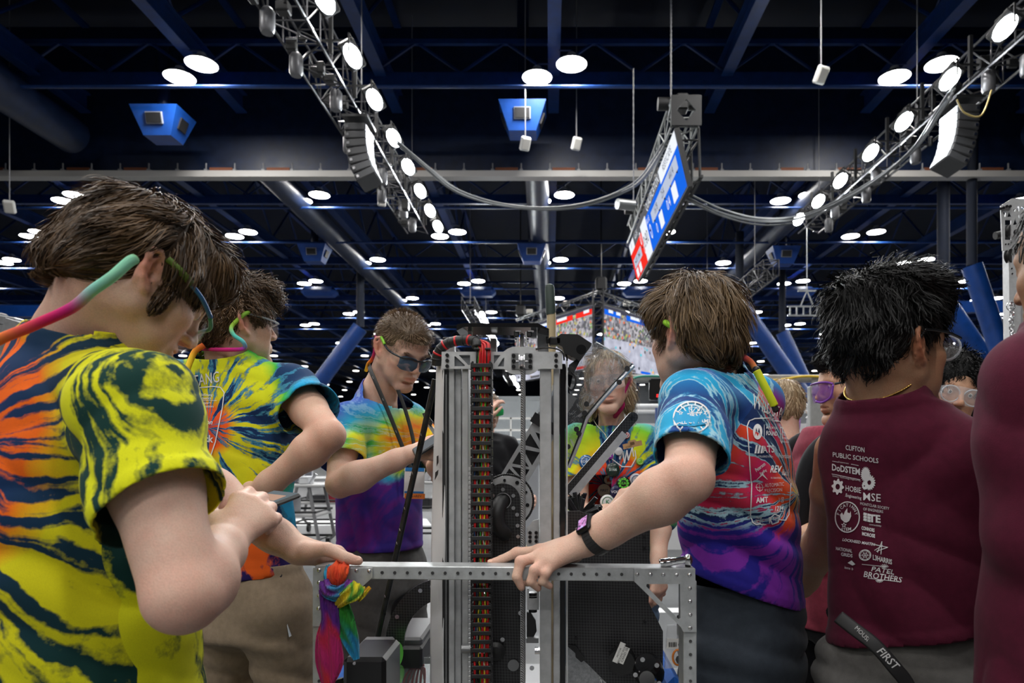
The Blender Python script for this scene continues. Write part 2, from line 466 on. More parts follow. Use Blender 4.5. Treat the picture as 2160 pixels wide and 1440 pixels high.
b = MB().box((9.9, 26.3, 6.5), (1.5, .06, .06)).box((9.9, 26.3, 6.85), (1.5, .06, .06)).box((9.9, 26.3, 7.45), (.7, .06, .06)).cyl((9.9, 26.3, 7.4), (9.9, 26.3, 13.9), .02, 5)
for i in range(6): b.box((9.25+i*.26, 26.3, 6.67), (.05, .05, .3))
b.cyl((9.65, 26.3, 6.85), (9.9, 26.3, 7.45), .03, 5).cyl((10.15, 26.3, 6.85), (9.9, 26.3, 7.45), .03, 5)
b.build('frame', mat('pale_steel', (.35, .37, .38), .4, .4), t)

# ---- line-array loudspeakers
def line_array(px, py, d, flip, label):
    P = W(px, py, d); o = empty('line_array_speaker', P, label, 'loudspeaker')
    c = np.array([0, 0, 0.]); ang = 0.0; pos = P+np.array([0, 0, .55])
    for i in range(7):
        R = rot((0, 1, 0), flip*ang)
        pos = pos+R@np.array([0, 0, -.155])
        e = MB().box(pos, (.40, .62, .148), R, .02).build('cabinet', mat('speaker_cabinet', (.05, .05, .053), .55), o)
        MB().box(pos+R@np.array([-.2*flip, 0, 0]), (.02, .56, .12), R).build('grille', mat('speaker_grille', (.22, .23, .24), .5, .5), e)
        MB().box(pos+R@np.array([.14*flip, -.315, 0]), (.05, .02, .05), R).build('pin_lock', mat('bright_steel'), e)
        ang += .03+.018*i
    MB().box(P+np.array([0, 0, .6]), (.5, .66, .05)).box(P+np.array([0, 0, .68]), (.04, .04, .16)).build('fly_bar', black_m, o)
    MB().cyl(P+np.array([.1, 0, .6]), P+np.array([.1, 0, .8]), .015, 5).build('shackle', grey_m, o)
line_array(757, 324, 13.4, -1, 'curved line-array loudspeaker hanging beside the truss left of the scoreboard')
line_array(2024, 289, 12.7, 1, 'curved line-array loudspeaker hanging beside the truss right of the scoreboard')

# ---- blue air-vent boxes under the roof
def vent_box(px, py, d, label):
    P = W(px, py, d); o = empty('air_vent_box', P, label, 'air vent')
    b = MB(); top = [(-.62, -.5), (.62, -.5), (.62, .5), (-.62, .5)]; lo = [(-.36, -.3), (.36, -.3), (.36, .3), (-.36, .3)]
    v = [(x, y, .42) for x, y in top]+[(x, y, -.3) for x, y in lo]
    b.add(xf(v, P), [(0, 1, 2, 3)[::-1], (4, 5, 6, 7), (0, 4, 5, 1)[::-1], (1, 5, 6, 2)[::-1], (2, 6, 7, 3)[::-1], (3, 7, 4, 0)[::-1]][:])
    b.build('hood', blue_bright, o)
    n = nrm((0, -.72, -.2)); R = basis((1, 0, 0), (0, -.2, .72))
    MB().box(P+np.array([0, -.43, .09]), (.44, .30, .06), R, .01).build('frame', mat('vent_frame', (.3, .32, .36), .4, .5), o)
    MB().box(P+np.array([0, -.455, .085]), (.38, .24, .05), R).build('opening', black_m, o)
    for s in (-1, 1):
        MB().box(P+np.array([s*.52, 0, .08]), (.04, .34, .3), rot((0, 1, 0), s*.35)).build('side_opening', black_m, o)
    MB().cyl(P+np.array([0, 0, .4]), P+np.array([0, 0, 4.2]), .16, 10).build('feed_duct', navy, o, smooth=.8)
for a in ((345, 272, 18.2, 'blue tapered air-vent box on the roof left of the lamp truss'), (1103, 262, 18.2, 'bright blue tapered air-vent box beside the middle roof beam'),
          (664, 540, 29.8, 'dim blue air-vent box beyond the pale track, above the curly-haired person'), (1122, 540, 29.8, 'far blue air-vent box above the grey-gripped pole'),
          (1652, 545, 29.8, 'far blue air-vent box between the brown-haired and black-haired persons')): vent_box(*a)
# ---- small white boxes under the roof
def white_box(px, py, d, label, name='access_point'):
    P = W(px, py, d); o = empty(name, P, label, 'ceiling box')
    R = rot((0, 0, 1), .4)@rot((1, 0, 0), .6)
    MB().box(P, (.26, .12, .34), R, .03).build('case', white_m, o)
    MB().box(P+R@np.array([0, -.065, 0]), (.2, .02, .26), R, .01).build('cover', mat('ivory', (.62, .6, .55), .5), o)
    MB().cyl(P+np.array([0, 0, .1]), (P[0], P[1], 13.98), .015, 5).build('drop_rod', grey_m, o)
white_box(1732, 158, 13.8, 'small white network box hanging alone right of the scoreboard')
white_box(1216, 303, 18.5, 'small white loudspeaker right of the middle roof beam', 'small_speaker')
white_box(1108, 303, 17.45, 'small white loudspeaker just below the bright blue vent box', 'small_speaker')
white_box(806, 424, 22, 'small white box hanging beside the left lamp truss below the track')
white_box(20, 436, 18, 'small white box hanging left of the foreground person in tie-dye')

# ---- slanted tube columns carrying the roof
def column(p0, p1, d0, d1, r, label):
    a = W(*p0, d0); b = W(*p1, d1); o = empty('support_column', a, label, 'column')
    MB().cyl(a, b, r, 20).build('tube', mat('column_blue', (.005, .045, .22), .4, noise=.2, nscale=3), o, smooth=.8)
    MB().cyl(b, (b[0], b[1], 10.9), r*.5, 14).build('upper_tube', navy_deck, o, smooth=.8)
    MB().cyl(a, a+(b-a)*.03, r*1.25, 20).build('collar', blue_beam, o, smooth=.8)
    if a[2] > .4: MB().cyl((a[0], a[1], 0), a, r*1.3, 20).build('pedestal', mat('grey_concrete', (.16, .16, .17), .7), o, smooth=.8)
column((600, 905), (760, 690), 35.4, 35.4, .40, 'thick slanted blue tube column behind the person texting')
column((560, 900), (420, 700), 38, 38, .40, 'thick slanted blue tube column leaning left behind the curly-haired person')
column((1740, 900), (1560, 640), 30, 30, .36, 'thick slanted blue tube column behind the driver-station frame')
column((1745, 905), (1650, 700), 36, 36, .34, 'thinner slanted blue tube column beside the thick one')
column((2120, 830), (1990, 640), 24, 24, .40, 'thick slanted blue tube column behind the clear goggles')
column((2130, 800), (2050, 560), 20, 20, .28, 'steep blue tube column left of the second robot tower')
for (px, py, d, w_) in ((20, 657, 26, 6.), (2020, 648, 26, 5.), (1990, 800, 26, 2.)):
    P = W(px, py, d); MB().box(P, (w_, .3, .42)).build('lit_girder', blue_bright, kind='structure')  # girders' lit look is put in by the brighter blue
# ================================================================ hanging scoreboard, video cube, cables, field
def text_mesh(txt, size=1.0, shear=0.0, bold=0.0, align='CENTER', squash=1.0):
    """flat lettering -> (verts 2-D, triangles) centred on the origin, cap height = size"""
    cu = bpy.data.curves.new('t', 'FONT'); cu.body = txt; cu.size = size*1.37; cu.shear = shear; cu.offset = bold*size
    cu.align_x = align; cu.align_y = 'CENTER'; cu.resolution_u = 2
    ob = bpy.data.objects.new('t', cu); me = ob.to_mesh(); me.calc_loop_triangles()
    v = np.array([(p.co.x*squash, p.co.y) for p in me.vertices]).reshape(-1, 2); f = [tuple(t.vertices) for t in me.loop_triangles]
    ob.to_mesh_clear(); bpy.data.objects.remove(ob); bpy.data.curves.remove(cu)
    return v, f
def lettering(mb, txt, c, R, size, **k):
    col = k.pop('m', 0); v, f = text_mesh(txt, size, **k)
    if len(v): mb.add(xf(np.c_[v, np.zeros(len(v))], c, R), f, m=col)
# --- scoreboard: a long LED banner, near end at d=13.9, far end at d=21.8
sb = empty('scoreboard', (2.55, 17.8, 7.0), 'long LED scoreboard banner with red and blue halves hanging from a truss', 'scoreboard')
y0, y1 = 13.9, 21.8; xt = 2.53; zt = CAMZ+675*13.9/FPX
tilt = .23; Hs = 1.16
# screen frame: local x along +y(far->near reading), local y up the tilted panel
up = nrm((-math.sin(tilt), 0, math.cos(tilt))); along = np.array([0, -1., 0]); out = np.cross(along, up)
Rs = np.stack([along, up, out], 1); L = y1-y0
ctr = np.array([xt, (y0+y1)/2, zt])-up*Hs/2
MB().box(ctr-out*.06, (L+.06, Hs+.06, .1), Rs).build('panel_case', black_m, sb)
def scr(x, y, w_, h, m, dz=.004):
    MBS.box(ctr+Rs@np.array([x*L-L/2+w_*L/2, y*Hs-Hs/2+h*Hs/2, dz]), (w_*L, h*Hs, .004), Rs, m=m)
MBS = MB()
S_blk, S_red, S_blue, S_white, S_grey = range(5)
smats = [emit('led_dark', (.05, .05, .055), 1), emit('led_red', (.85, .03, .02), .45), emit('led_blue', (.01, .13, .75), .45), emit('led_white', (.8, .84, .9), .46), emit('led_pale', (.5, .56, .7), .42)]
scr(0, 0, 1, 1, S_blk, -.002)
scr(0, .74, .12, .26, S_white); scr(0, 0, .30, .74, S_red); scr(.03, .3, .2, .24, S_grey, .006)
scr(.30, 0, .12, .86, S_white)
scr(.42, 0, .58, .8, S_blue); scr(.52, .44, .44, .24, S_grey, .006); scr(.74, .74, .26, .26, S_white, .006)
for i, x in enumerate((.04, .12)): scr(x, .04, .05, .22, S_white, .008)
for i, x in enumerate((.62, .84)): scr(x, .08, .06, .3, S_white, .008)
MBS.build('led_screen', smats, sb)
ink_m = [emit('led_ink', (.03, .035, .05), 1), smats[3]]
def slab(t, x, y, size, m, **k):
    b = MB(); lettering(b, t, ctr+Rs@np.array([x*L-L/2, y*Hs-Hs/2, .014]), Rs, size, **k); b.build('screen_lettering', ink_m[m], sb)
slab('0:00', .36, .42, .34, 0, squash=1.0); slab('0', .27, .62, .4, 1); slab('0', .47, .36, .42, 1); slab('0', .30, .3, .3, 1)
slab('BLUE', .46, .66, .14, 1); slab('0/4', .78, .24, .24, 1); slab('0', .57, .22, .26, 1); slab('QUALIFICATION', .60, .9, .2, 1)
slab('118', .10, .42, .16, 0); slab('2056', .17, .42, .16, 0); slab('1678', .61, .56, .18, 0); slab('254', .74, .56, .18, 0); slab('4414', .88, .56, .18, 0); slab('4 of 5', .2, .88, .18, 1)
slab('REEFSCAPE', .87, .87, .16, 0); slab('F', .06, .87, .18, 0)
b = MB(); tx = xt-.02; tz = zt+.12
box_truss(b, tx+.25, tz, y0+.1, y1, .55, .75, .03)
b.build('truss', mat('scoreboard_truss', (.22, .23, .23), .4, .6), sb)
MB().prism(rrect(-.31, -.31, .31, .31, .02), RFACE, .03, (tx+.27, y0+.02, tz+.3), [[(0, -.22), (.2, 0), (0, .22), (-.2, 0)]]).build('end_plate', black_m, sb)
b = MB()
for i in range(11):
    yy = y0+.15+i*.76; b.cyl((tx+.55, yy, tz), (tx+.58, yy, tz-1.05), .03, 6); b.cyl((tx+.58, yy, tz-1.05), ctr-up*Hs*.5+np.array([0, yy-ctr[1], 0]), .025, 6)
    b.cyl((tx+.55, yy, tz-.25), (tx+.1, yy, tz-.25), .02, 6); b.cyl((tx+.55, yy, tz-.25), (tx+.15, yy+.3, tz-.8), .02, 6)
b.box((tx+.58, (y0+y1)/2, tz-1.05), (.06, L, .06)).build('rear_frame', black_m, sb)
for yy in (y0+.4, y1-1.2):
    MB().cyl((tx-.25, yy, tz+.62), (tx+.6, yy, tz+.62), .13, 12).box((tx+.25, yy, tz+.62), (.25, .3, .34), ch=.03).build('chain_motor', black_m, sb, smooth=.6)
def chain(mb, a, b_, r=.02, n=60):
    a = np.array(a, float); b_ = np.array(b_, float)
    mb.cyl(a, b_, r*.7, 6)
    for i in range(n):
        p = a+(b_-a)*(i+.5)/n; mb.sphere(p, (r, r, np.linalg.norm(b_-a)/n*.35), 4)
b = MB(); chain(b, (tx+.0, y0+.25, tz+.7), (tx+.0, y0+.25, 13.9), .022, 60); chain(b, (1.75, 14.3, 6.5), (1.75, 14.3, 9.3), .016, 20)
b.build('hoist_chain', grey_m, sb)
b = MB().cyl((1.40, 14.2, 6.43), (1.76, 14.35, 6.45), .11, 12); b.build('spot_lamp', mat('spot_can', (.3, .31, .31), .35, .6), sb, smooth=.6)

# --- drooping cable bundles
def cable_bundle(pts, n, r, spread, label, m=None):
    P = spline(pts, 10); o = empty('cable_bundle', P[0], label, 'cables')
    for i in range(n):
        off = np.random.normal(0, spread, 3); wob = np.array([np.sin(np.linspace(0, 9, len(P))+i), np.cos(np.linspace(0, 7, len(P))+2*i), np.sin(np.linspace(0, 8, len(P))+3*i)]).T*spread*.6
        MB().tube(P+off+wob, r, 6).build('cable', m or mat('grey_cable', (.2, .21, .22), .45), o, smooth=3)
cable_bundle([W(835, 300, 14.2), W(905, 360, 14.4), W(960, 402, 14.4), W(1040, 430, 14.3), W(1130, 441, 14.3), W(1220, 434, 14.3), W(1300, 410, 14.4), W(1352, 378, 14.6), (2.49, 14.9, 7.95)], 5, .02, .03,
             'drooping cable bundle from the left lamp truss to the scoreboard')
cable_bundle([W(1450, 415, 15), W(1520, 447, 15.3), W(1600, 466, 15.8), W(1680, 462, 16.2), W(1760, 432, 15), W(1850, 380, 13.6), W(1935, 310, 12.6), W(1985, 235, 12), W(2010, 195, 11.6)], 6, .019, .03,
             'drooping cable bundle from the scoreboard up to the right lamp truss')
cable_bundle([W(2018, 210, 11.6), W(2035, 238, 11.6), W(2070, 243, 11.6), W(2092, 190, 11.7)], 1, .014, .0, 'single yellowish cable loop under the right lamp truss', mat('yellow_cable', (.4, .3, .1), .5))

# --- video cube: two screens meeting at a corner, in a truss cage
def arena_mat(name, flip):
    t = NT(name); uv = t.n('TexCoord').outputs['Generated']; sx = t.n('SeparateXYZ'); t.put(sx.inputs[0], uv)
    x, y = sx.outputs[0], sx.outputs[2]
    if flip: x = t.math('SUBTRACT', 1.0, x)
    o = t.obj()
    crowd = t.n('TexVoronoi'); t.put(crowd.inputs['Vector'], o); crowd.inputs['Scale'].default_value = 8
    sep = t.n('SeparateColor'); t.put(sep.inputs[0], crowd.outputs['Color'])
    cc = t.ramp(sep.outputs[0], [(0, (.10, .10, .11)), (.22, (.30, .29, .31)), (.45, (.14, .13, .15)), (.60, (.42, .40, .42)), (.74, (.55, .14, .07)), (.80, (.40, .36, .12)), (.85, (.2, .32, .12)), (.89, (.2, .2, .24)), (1, (.5, .5, .52))], 'CONSTANT')
    fl_n = t.noise(o, 2.2, 3); fc = t.ramp(fl_n, [(.3, (.30, .31, .38)), (.7, (.50, .51, .60))])
    blob = t.n('TexVoronoi'); t.put(blob.inputs['Vector'], o); blob.inputs['Scale'].default_value = 3.4
    bs = t.n('SeparateColor'); t.put(bs.inputs[0], blob.outputs['Color'])
    bc = t.ramp(bs.outputs[1], [(0, (.02, .5, .6)), (.3, (.03, .08, .4)), (.5, (.75, .1, .06)), (.66, (.85, .4, .02)), (.78, (.05, .05, .06)), (1, (.8, .82, .85))], 'CONSTANT')
    bm_ = t.math('MULTIPLY', t.math('LESS_THAN', blob.outputs['Distance'], .26), t.math('GREATER_THAN', bs.outputs[0], .45))
    fc = t.mix(bm_, fc, bc)
    edge = t.math('ADD', .50, t.math('MULTIPLY', t.math('SUBTRACT', fl_n, .5), .1))
    c = t.mix(t.math('GREATER_THAN', y, edge), fc, cc)
    c = t.mix(t.math('GREATER_THAN', y, .93), c, (.05, .05, .07))
    t.set(col=(0, 0, 0), emc=c, ems=.55, rough=.5, spec=0.0); t.m.cycles.emission_sampling = 'NONE'; return t.m
def screen(p, q, ztop, h, name_m, flip, parent):
    p = np.array(p, float); q = np.array(q, float); ax = nrm(q-p); L_ = np.linalg.norm(q-p); n = np.array([ax[1], -ax[0], 0])
    R = np.stack([ax, n*-1, np.array([0, 0, 1.])], 1); c = (p+q)/2; c = np.array([c[0], c[1], ztop-h/2])
    s = MB().box((0, 0, 0), (L_, .06, h)).build('video_screen', arena_mat(name_m, flip), parent, world=False)
    s.matrix_world = Matrix.Translation(V3(c-parent_loc(parent)))@Matrix(R.tolist()).to_4x4()
    MB().box((0, .08, 0), (L_+.1, .1, h+.12)).build('screen_case', black_m, s, world=False)
    def bar(x, w_, z, hh, m): MB().box((x*L_-L_/2, -.035-.006*(m == 3), z*h-h/2), (w_*L_, .012, hh*h)).build('screen_banner', smats[m], s, world=False)
    seq = [(.12, .2, 2), (.12, .08, 3), (.40, .26, 2), (.37, .16, 3), (.47, .06, 3), (.66, .26, 1), (.66, .12, 3), (.92, .18, 1), (.95, .06, 3)]
    if flip: seq = [(.08, .18, 2), (.06, .05, 3), (.15, .05, 3), (.40, .3, 2), (.36, .12, 3), (.62, .1, 3), (.74, .24, 1), (.94, .1, 1)]
    for i, (x, w_, m) in enumerate(seq): bar(x, w_, .90 if m != 3 else .925, .085 if m != 3 else .05, m)
    for i in range(5): bar(.1+i*.2, .13, .03, .045, (3, 0, 2, 3, 1)[i])
vc = empty('video_cube', (2.2, 30, 7), 'large hanging video cube showing the crowded arena on two lit screens', 'video screen')
zc = CAMZ+298*31/FPX
cor = W(1262, 655, 30); pl = W(1088, 700, 36.5); pr = W(1432, 700, 36.0)
screen((pl[0], pl[1], 0), (cor[0]-.28, cor[1]+.2, 0), zc, 2.75, 'arena_picture_a', False, vc)
screen((cor[0]+.3, cor[1]+.2, 0), (pr[0], pr[1], 0), zc, 2.75, 'arena_picture_b', True, vc)
b = MB()
for z in (zc+.12, zc+.6):
    for a, e in ((pl, cor), (cor, pr)):
        b.cyl((a[0], a[1], z), (e[0], e[1], z), .035, 6); b.cyl((a[0], a[1]+.5, z), (e[0], e[1]+.5, z), .035, 6)
for a, e in ((pl, cor), (cor, pr)):
    for i in range(14):
        f0, f1 = i/14, (i+1)/14; s = i % 2
        A = a+(e-a)*f0; B = a+(e-a)*f1
        b.cyl((A[0], A[1], zc+(.12 if s else .6)), (B[0], B[1], zc+(.6 if s else .12)), .02, 5)
        b.cyl((A[0], A[1]+(.5 if s else 0), zc+.6), (B[0], B[1]+(0 if s else .5), zc+.6), .02, 5)
for dx in (-.22, .22):
    for dy in (0, .44): b.cyl((cor[0]+dx, cor[1]+dy, zc-2.9), (cor[0]+dx, cor[1]+dy, zc+.7), .035, 6)
for i in range(9):
    z = zc-2.9+i*.4; b.cyl((cor[0]-.22, cor[1], z), (cor[0]+.22, cor[1], z+.4), .018, 5); b.cyl((cor[0]-.22, cor[1], z), (cor[0]+.22, cor[1], z), .018, 5)
b.build('truss_cage', truss_m, vc)
for px, py, d in ((1195, 640, 33), (1322, 640, 33), (1117, 657, 35.5)): MB().box(W(px, py, d), (.34, .3, .22), ch=.03).build('junction_box', mat('ivory'), vc)
for px, d in ((1268, 30.3), (1098, 36)):
    P = W(px, 620, d); MB().cyl((P[0], P[1], zc+.5), (P[0], P[1], 13.99), .03, 5).box((P[0], P[1], zc+.95), (.5, .5, .6), ch=.08).build('hoist', black_m, vc)
MB().box(((pl[0]+cor[0])/2, (pl[1]+cor[1])/2+.3, zc-1.4), (.1, .1, 2.4)).box(((pr[0]+cor[0])/2, (pr[1]+cor[1])/2+.3, zc-1.4), (.1, .1, 2.4)).build('inner_post', black_m, vc)

# --- driver-station frame with clear panels and a numeral display
d = 7.0
fx = empty('driver_station', W(1530, 950, d)*np.array([1, 1, 0]), 'grey-framed clear driver-station wall behind the people, with cables along its top', 'field wall')
frame_m = mat('station_grey', (.42, .42, .41), .45, .4, noise=.1)
def pbox(mb, x0, y0_, x1, y1_, d, t, **k):
    a = W(x0, y1_, d); b_ = W(x1, y0_, d); mb.box((a+b_)/2, (b_[0]-a[0], t, b_[2]-a[2]), **k); return mb
pbox(MB(), 1306, 791, 1742, 806, d, .12, ch=.01).build('top_beam', frame_m, fx)
for x0, x1 in ((1318, 1340), (1706, 1738)):
    a = W(x0, 800, d); MB().box((a[0]+(x1-x0)/2*d/FPX, d, .98), ((x1-x0)*d/FPX, .1, 1.96), ch=.01).build('post', frame_m, fx)
pbox(MB(), 1316, 800, 1342, 832, d-.07, .02).build('corner_plate', frame_m, fx)
pbox(MB(), 1712, 796, 1738, 830, d-.07, .02).build('corner_plate', frame_m, fx)
poly = clear('clear_polycarbonate', (.75, .8, .85), .10, .08)
for x0, x1 in ((1341, 1520), (1522, 1706)): pbox(MB(), x0, 806, x1, 1000, d, .006).build('clear_panel', poly, fx)
b = MB(); c3 = spline([W(1318, 870, d-.1), W(1322, 815, d-.1), W(1345, 795, d-.1), W(1400, 793.5, d-.1), W(1440, 793, d-.1)], 6); b.tube(c3, .012, 6)
b.build('green_cable', mat('green_cable', (.03, .3, .22), .5), fx, smooth=3)
b = MB(); b.tube(spline([W(1500, 800, d-.1), W(1600, 803, d-.1), W(1650, 800, d-.1), W(1690, 794, d-.1), W(1725, 794, d-.1), W(1742, 797, d-.1)], 6), .014, 6)
b.build('yellow_cable', mat('yellow_air_cable', (.75, .5, .04), .5), fx, smooth=3)
dd = empty('team_number_display', W(1404, 820, d-.1), 'black display box with small red digits on the driver-station wall', 'display')
pbox(MB(), 1369, 799, 1440, 844, d-.12, .1, ch=.012).build('case', black_gloss, dd)
pbox(MB(), 1372, 802, 1437, 841, d-.175, .006).build('screen', mat('display_black', (.004, .003, .003), .3), dd)
b = MB(); lettering(b, '5160', W(1393, 834.5, d-.182), RFACE, .026, squash=1.1, bold=.05); b.build('digits', emit('red_digits', (1, .01, .01), 3), dd)
# white rails and low wall beyond
fw = empty('field_barrier', W(1530, 950, 9)*np.array([1, 1, 0]), 'white-railed clear field barrier with a white base panel beyond the driver station', 'field barrier')
for y_, r in ((857, .035), (868, .03)):
    a, e = W(1290, y_, 9), W(2100, y_, 9); MB().cyl(a, e, r, 8).build('rail', mat('white_rail', (.85, .86, .86), .35), fx if False else fw, smooth=.8)
pbox(MB(), 1290, 872, 2100, 893, 9, .01).build('clear_panel', clear('smoke_panel', (.2, .21, .22), .6, .2), fw)
a = W(1290, 893, 9); e = W(2100, 893, 9); MB().box(((a[0]+e[0])/2, 9, a[2]/2), (e[0]-a[0], .08, a[2])).build('base_panel', mat('off_white_panel', (.72, .73, .74), .4), fw)
for px in (1384, 1396): pbox(MB(), px-2, 850 if px > 1390 else 860, px+3, 925, 8.7, .03).build('blue_strap', blue_bright, fw)
pbox(MB(), 1711, 855, 1717, 882, 8.7, .04).build('red_post', mat('red_plastic', (.55, .02, .02), .4), fw)
# purple branch posts and a grey marker board
for i, pts in enumerate(([(1671, 918), (1677, 905), (1677, 884)], [(1672, 922), (1684, 905), (1685, 874)], [(1694, 932), (1712, 910), (1713, 882)], [(1697, 935), (1727, 912), (1733, 900), (1733, 876)], [(1700, 948), (1704, 935), (1720, 926), (1732, 912)])):
    P = [W(x, y, 8.2+.07*(0, 1, 0, 1, 2)[i]) for x, y in pts]; P = [P[0]*np.array([1, 1, 0])+np.array([0, 0, .0])]+[P[0]]+list(P[1:])
    o = MB().tube(spline(P, 5), .019, 10).build('branch_post', mat('purple_foam', (.30, .05, .42), .5), smooth=.9)
    tag(o, 'bent purple field post beyond the person in purple glasses', 'field post', 'purple branch posts on the field')
mk = empty('marker_board', W(1716, 895, 8.5), 'small grey board with a black square marker among the purple posts', 'board')
pbox(MB(), 1702, 884, 1729, 906, 8.6, .04).build('board', frame_m, mk); pbox(MB(), 1706, 888, 1722, 901, 8.57, .01).build('marker', black_m, mk)
pbox(MB(), 1700, 877, 1731, 884, 8.6, .06, ch=.02).build('top_cap', white_m, mk); a = W(1715, 906, 8.6); MB().box((a[0], 8.6, a[2]/2), (.05, .04, a[2])).build('stand', mat('red_plastic'), mk)
# clear station hood and blue-looped barrier seen beside the robot's left tower
hd = empty('clear_station_hood', W(1065, 950, 10)*np.array([1, 1, 0]), 'pale clear plastic station hood seen beside the cable chain', 'field station')
P0 = W(1030, 905, 10); P1 = W(1130, 905, 10)
MB().prism([(-.55, .35), (-.3, .62), (.62, .62), (.62, -.1), (-.55, -.1)], RFACE, 1.0, W(1082, 925, 10.6)).build('hood', clear('pale_hood', (.7, .75, .78), .32, .2), hd)
for x0, y0_, x1, y1_ in ((1028, 880, 1150, 884), (1030, 905, 1150, 909), (1030, 925, 1150, 928), (1076, 880, 1079, 940), (1120, 880, 1123, 940)): pbox(MB(), x0, y0_, x1, y1_, 10.02, .03).build('hood_rib', white_m, hd)
pbox(MB(), 1030, 938, 1140, 946, 9.8, .3).build('white_ledge', white_m, hd); pbox(MB(), 1030, 950, 1140, 975, 9.9, .3).build('base', mat('mid_grey', (.3, .31, .33), .5), hd)
a = W(1085, 975, 9.9); MB().box((a[0], 9.9, a[2]/2), (.7, .3, a[2])).build('foot', mat('mid_grey'), hd)
for px in (1048, 1068, 1090, 1112):
    pts = [W(px-5, 962, 9.5), W(px-6, 945, 9.5), W(px, 936, 9.5), W(px+6, 945, 9.5), W(px+5, 962, 9.5)]
    MB().tube(spline(pts, 5), .012, 6).build('blue_loop', mat('blue_plastic', (.12, .2, .7), .4), hd, smooth=3)
# floor tapes
def tape(name, pts, col, label):
    v = []; 
    o = MB()
    P = [np.array([(px-VX)*CAMZ/(py-VY), FPX*CAMZ/(py-VY), .002]) for px, py in pts]
    for a, b_ in zip(P[:-1], P[1:]):
        t = nrm(b_-a); s = np.array([-t[1], t[0], 0])*.03
        o.add([a-s, b_-s, b_+s, a+s], [(0, 1, 2, 3)])
    tag(o.build(name, mat(name+'_m', col, .5)), label, 'floor tape')
tape('red_floor_tape', [(560, 1070), (645, 1060), (700, 1050)], (.75, .12, .06), 'thin red tape line on the grey floor behind the elbow')
MB_ = MB(); P = [np.array([(px-VX)*CAMZ/(py-VY), FPX*CAMZ/(py-VY), .002]) for px, py in ((560, 1094), (900, 1094), (910, 1108), (560, 1108))]
tag(MB_.add(P, [(0, 1, 2, 3)][::1]).build('white_floor_tape', mat('white_tape', (.75, .76, .76), .4)), 'broad white tape stripe on the floor behind the person texting', 'floor tape')
P = [np.array([(px-VX)*CAMZ/(py-VY), FPX*CAMZ/(py-VY), .002]) for px, py in ((1360, 1282), (1470, 1282), (1470, 1292), (1360, 1292))]
tag(MB().add(P, [(0, 1, 2, 3)]).build('white_floor_tape', mat('white_tape')), 'white tape stripe on the floor seen through the cart gusset', 'floor tape')
# equipment carts by the left wall of people
def cart(px, d, label, seed, wd=1.1):
    rnd = random.Random(seed); x = (px-VX)*d/FPX; o = empty('equipment_cart', (x, d, 0), label, 'cart')
    for sx in (-1, 1):
        for sy in (-1, 1):
            MB().tube([(x+sx*wd/2*.82, d+sy*.3, .13), (x+sx*wd/2*.95, d+sy*.3, .2), (x+sx*wd/2*.75, d+sy*.28, .85)], .022, 8).build('leg', mat('cart_grey', (.3, .3, .31), .4, .5), o, smooth=.8)
            MB().cyl((x+sx*wd/2*.82-.018, d+sy*.3, .065), (x+sx*wd/2*.82+.018, d+sy*.3, .065), .062, 14).box((x+sx*wd/2*.82, d+sy*.3, .13), (.05, .05, .06)).build('caster', black_m, o)
    for z in (.2, .55): MB().tube([(x-wd/2*.9, d-.3, z), (x+wd/2*.9, d-.3, z), (x+wd/2*.9, d+.3, z), (x-wd/2*.9, d+.3, z), (x-wd/2*.9, d-.3, z)], .016, 6).build('rail', black_m, o)
    MB().box((x, d, .87), (wd, .68, .035), ch=.008).build('top_shelf', mat('cart_top', (.4, .4, .4), .5), o)
    MB().box((x, d, .5), (wd*.9, .6, .025)).build('lower_shelf', mat('cart_top'), o)
    cols = [(.03, .03, .035), (.4, .4, .42), (.04, .25, .06), (.35, .03, .05), (.1, .1, .12), (.55, .56, .58)]
    for i in range(9):
        h = rnd.uniform(.07, .24); z = rnd.choice((.888, .513)); h = min(h, .3 if z < .6 else .5); px_ = x+rnd.uniform(-.42, .42)*wd
        R = rot((0, 0, 1), rnd.uniform(-.5, .5)); c = rnd.randrange(6); bx = (rnd.uniform(.1, .26), rnd.uniform(.1, .3), h)
        yy = d+rnd.uniform(-.2, .2)
        q = MB().box((px_, yy, z+h/2), bx, R, .01).box((px_, yy, z+h-.012), (bx[0]*1.04, bx[1]*1.04, .02), R, .006).build('tool_bin', mat('bin_%d' % c, cols[c], .5), o)
    for i in range(5):
        a = np.array([x+rnd.uniform(-.5, .5)*wd, d+rnd.uniform(-.25, .25), .9]); MB().cyl(a, a+np.array([rnd.uniform(-.3, .3), 0, rnd.uniform(.1, .45)]), .02, 6).build('metal_strut', alu, o)
cart(590, 8.6, 'grey wheeled equipment cart loaded with bins behind the raised elbow', 3, 1.25)
cart(715, 10.6, 'second equipment cart with metal struts behind the person texting', 5, 1.4)
cart(330, 8.8, 'equipment cart hidden mostly behind the curly-haired person', 9, 1.4)
cart(900, 9.4, 'equipment cart with bins behind the black slanted pole', 12, 1.2)
# low silver machine at the far left edge
mr = empty('robot_arm_top', (-3.05, 3.9, 0), 'silver top of another machine behind the foreground shoulder at the left', 'robot')
b = MB(); P = W(12, 668, 3.9)
MB().box(P+np.array([0, 0, -.02]), (.16, .08, .045), rot((0, 1, 0), .15), .006).build('clamp_plate', alu, mr)
MB().box(P+np.array([.07, -.02, -.07]), (.11, .05, .09), rot((0, 1, 0), .3), .004).build('bracket', alu, mr)
MB().cyl(P+np.array([-.05, -.05, 0]), P+np.array([-.05, .05, 0]), .03, 12).build('roller', black_m, mr)
MB().box((P[0], 3.9, (P[2]-.05)/2), (.1, .06, P[2]-.05)).build('mast', alu, mr)
MB().box((P[0], 3.9, .03), (.6, .6, .06), ch=.01).build('base', black_m, mr)
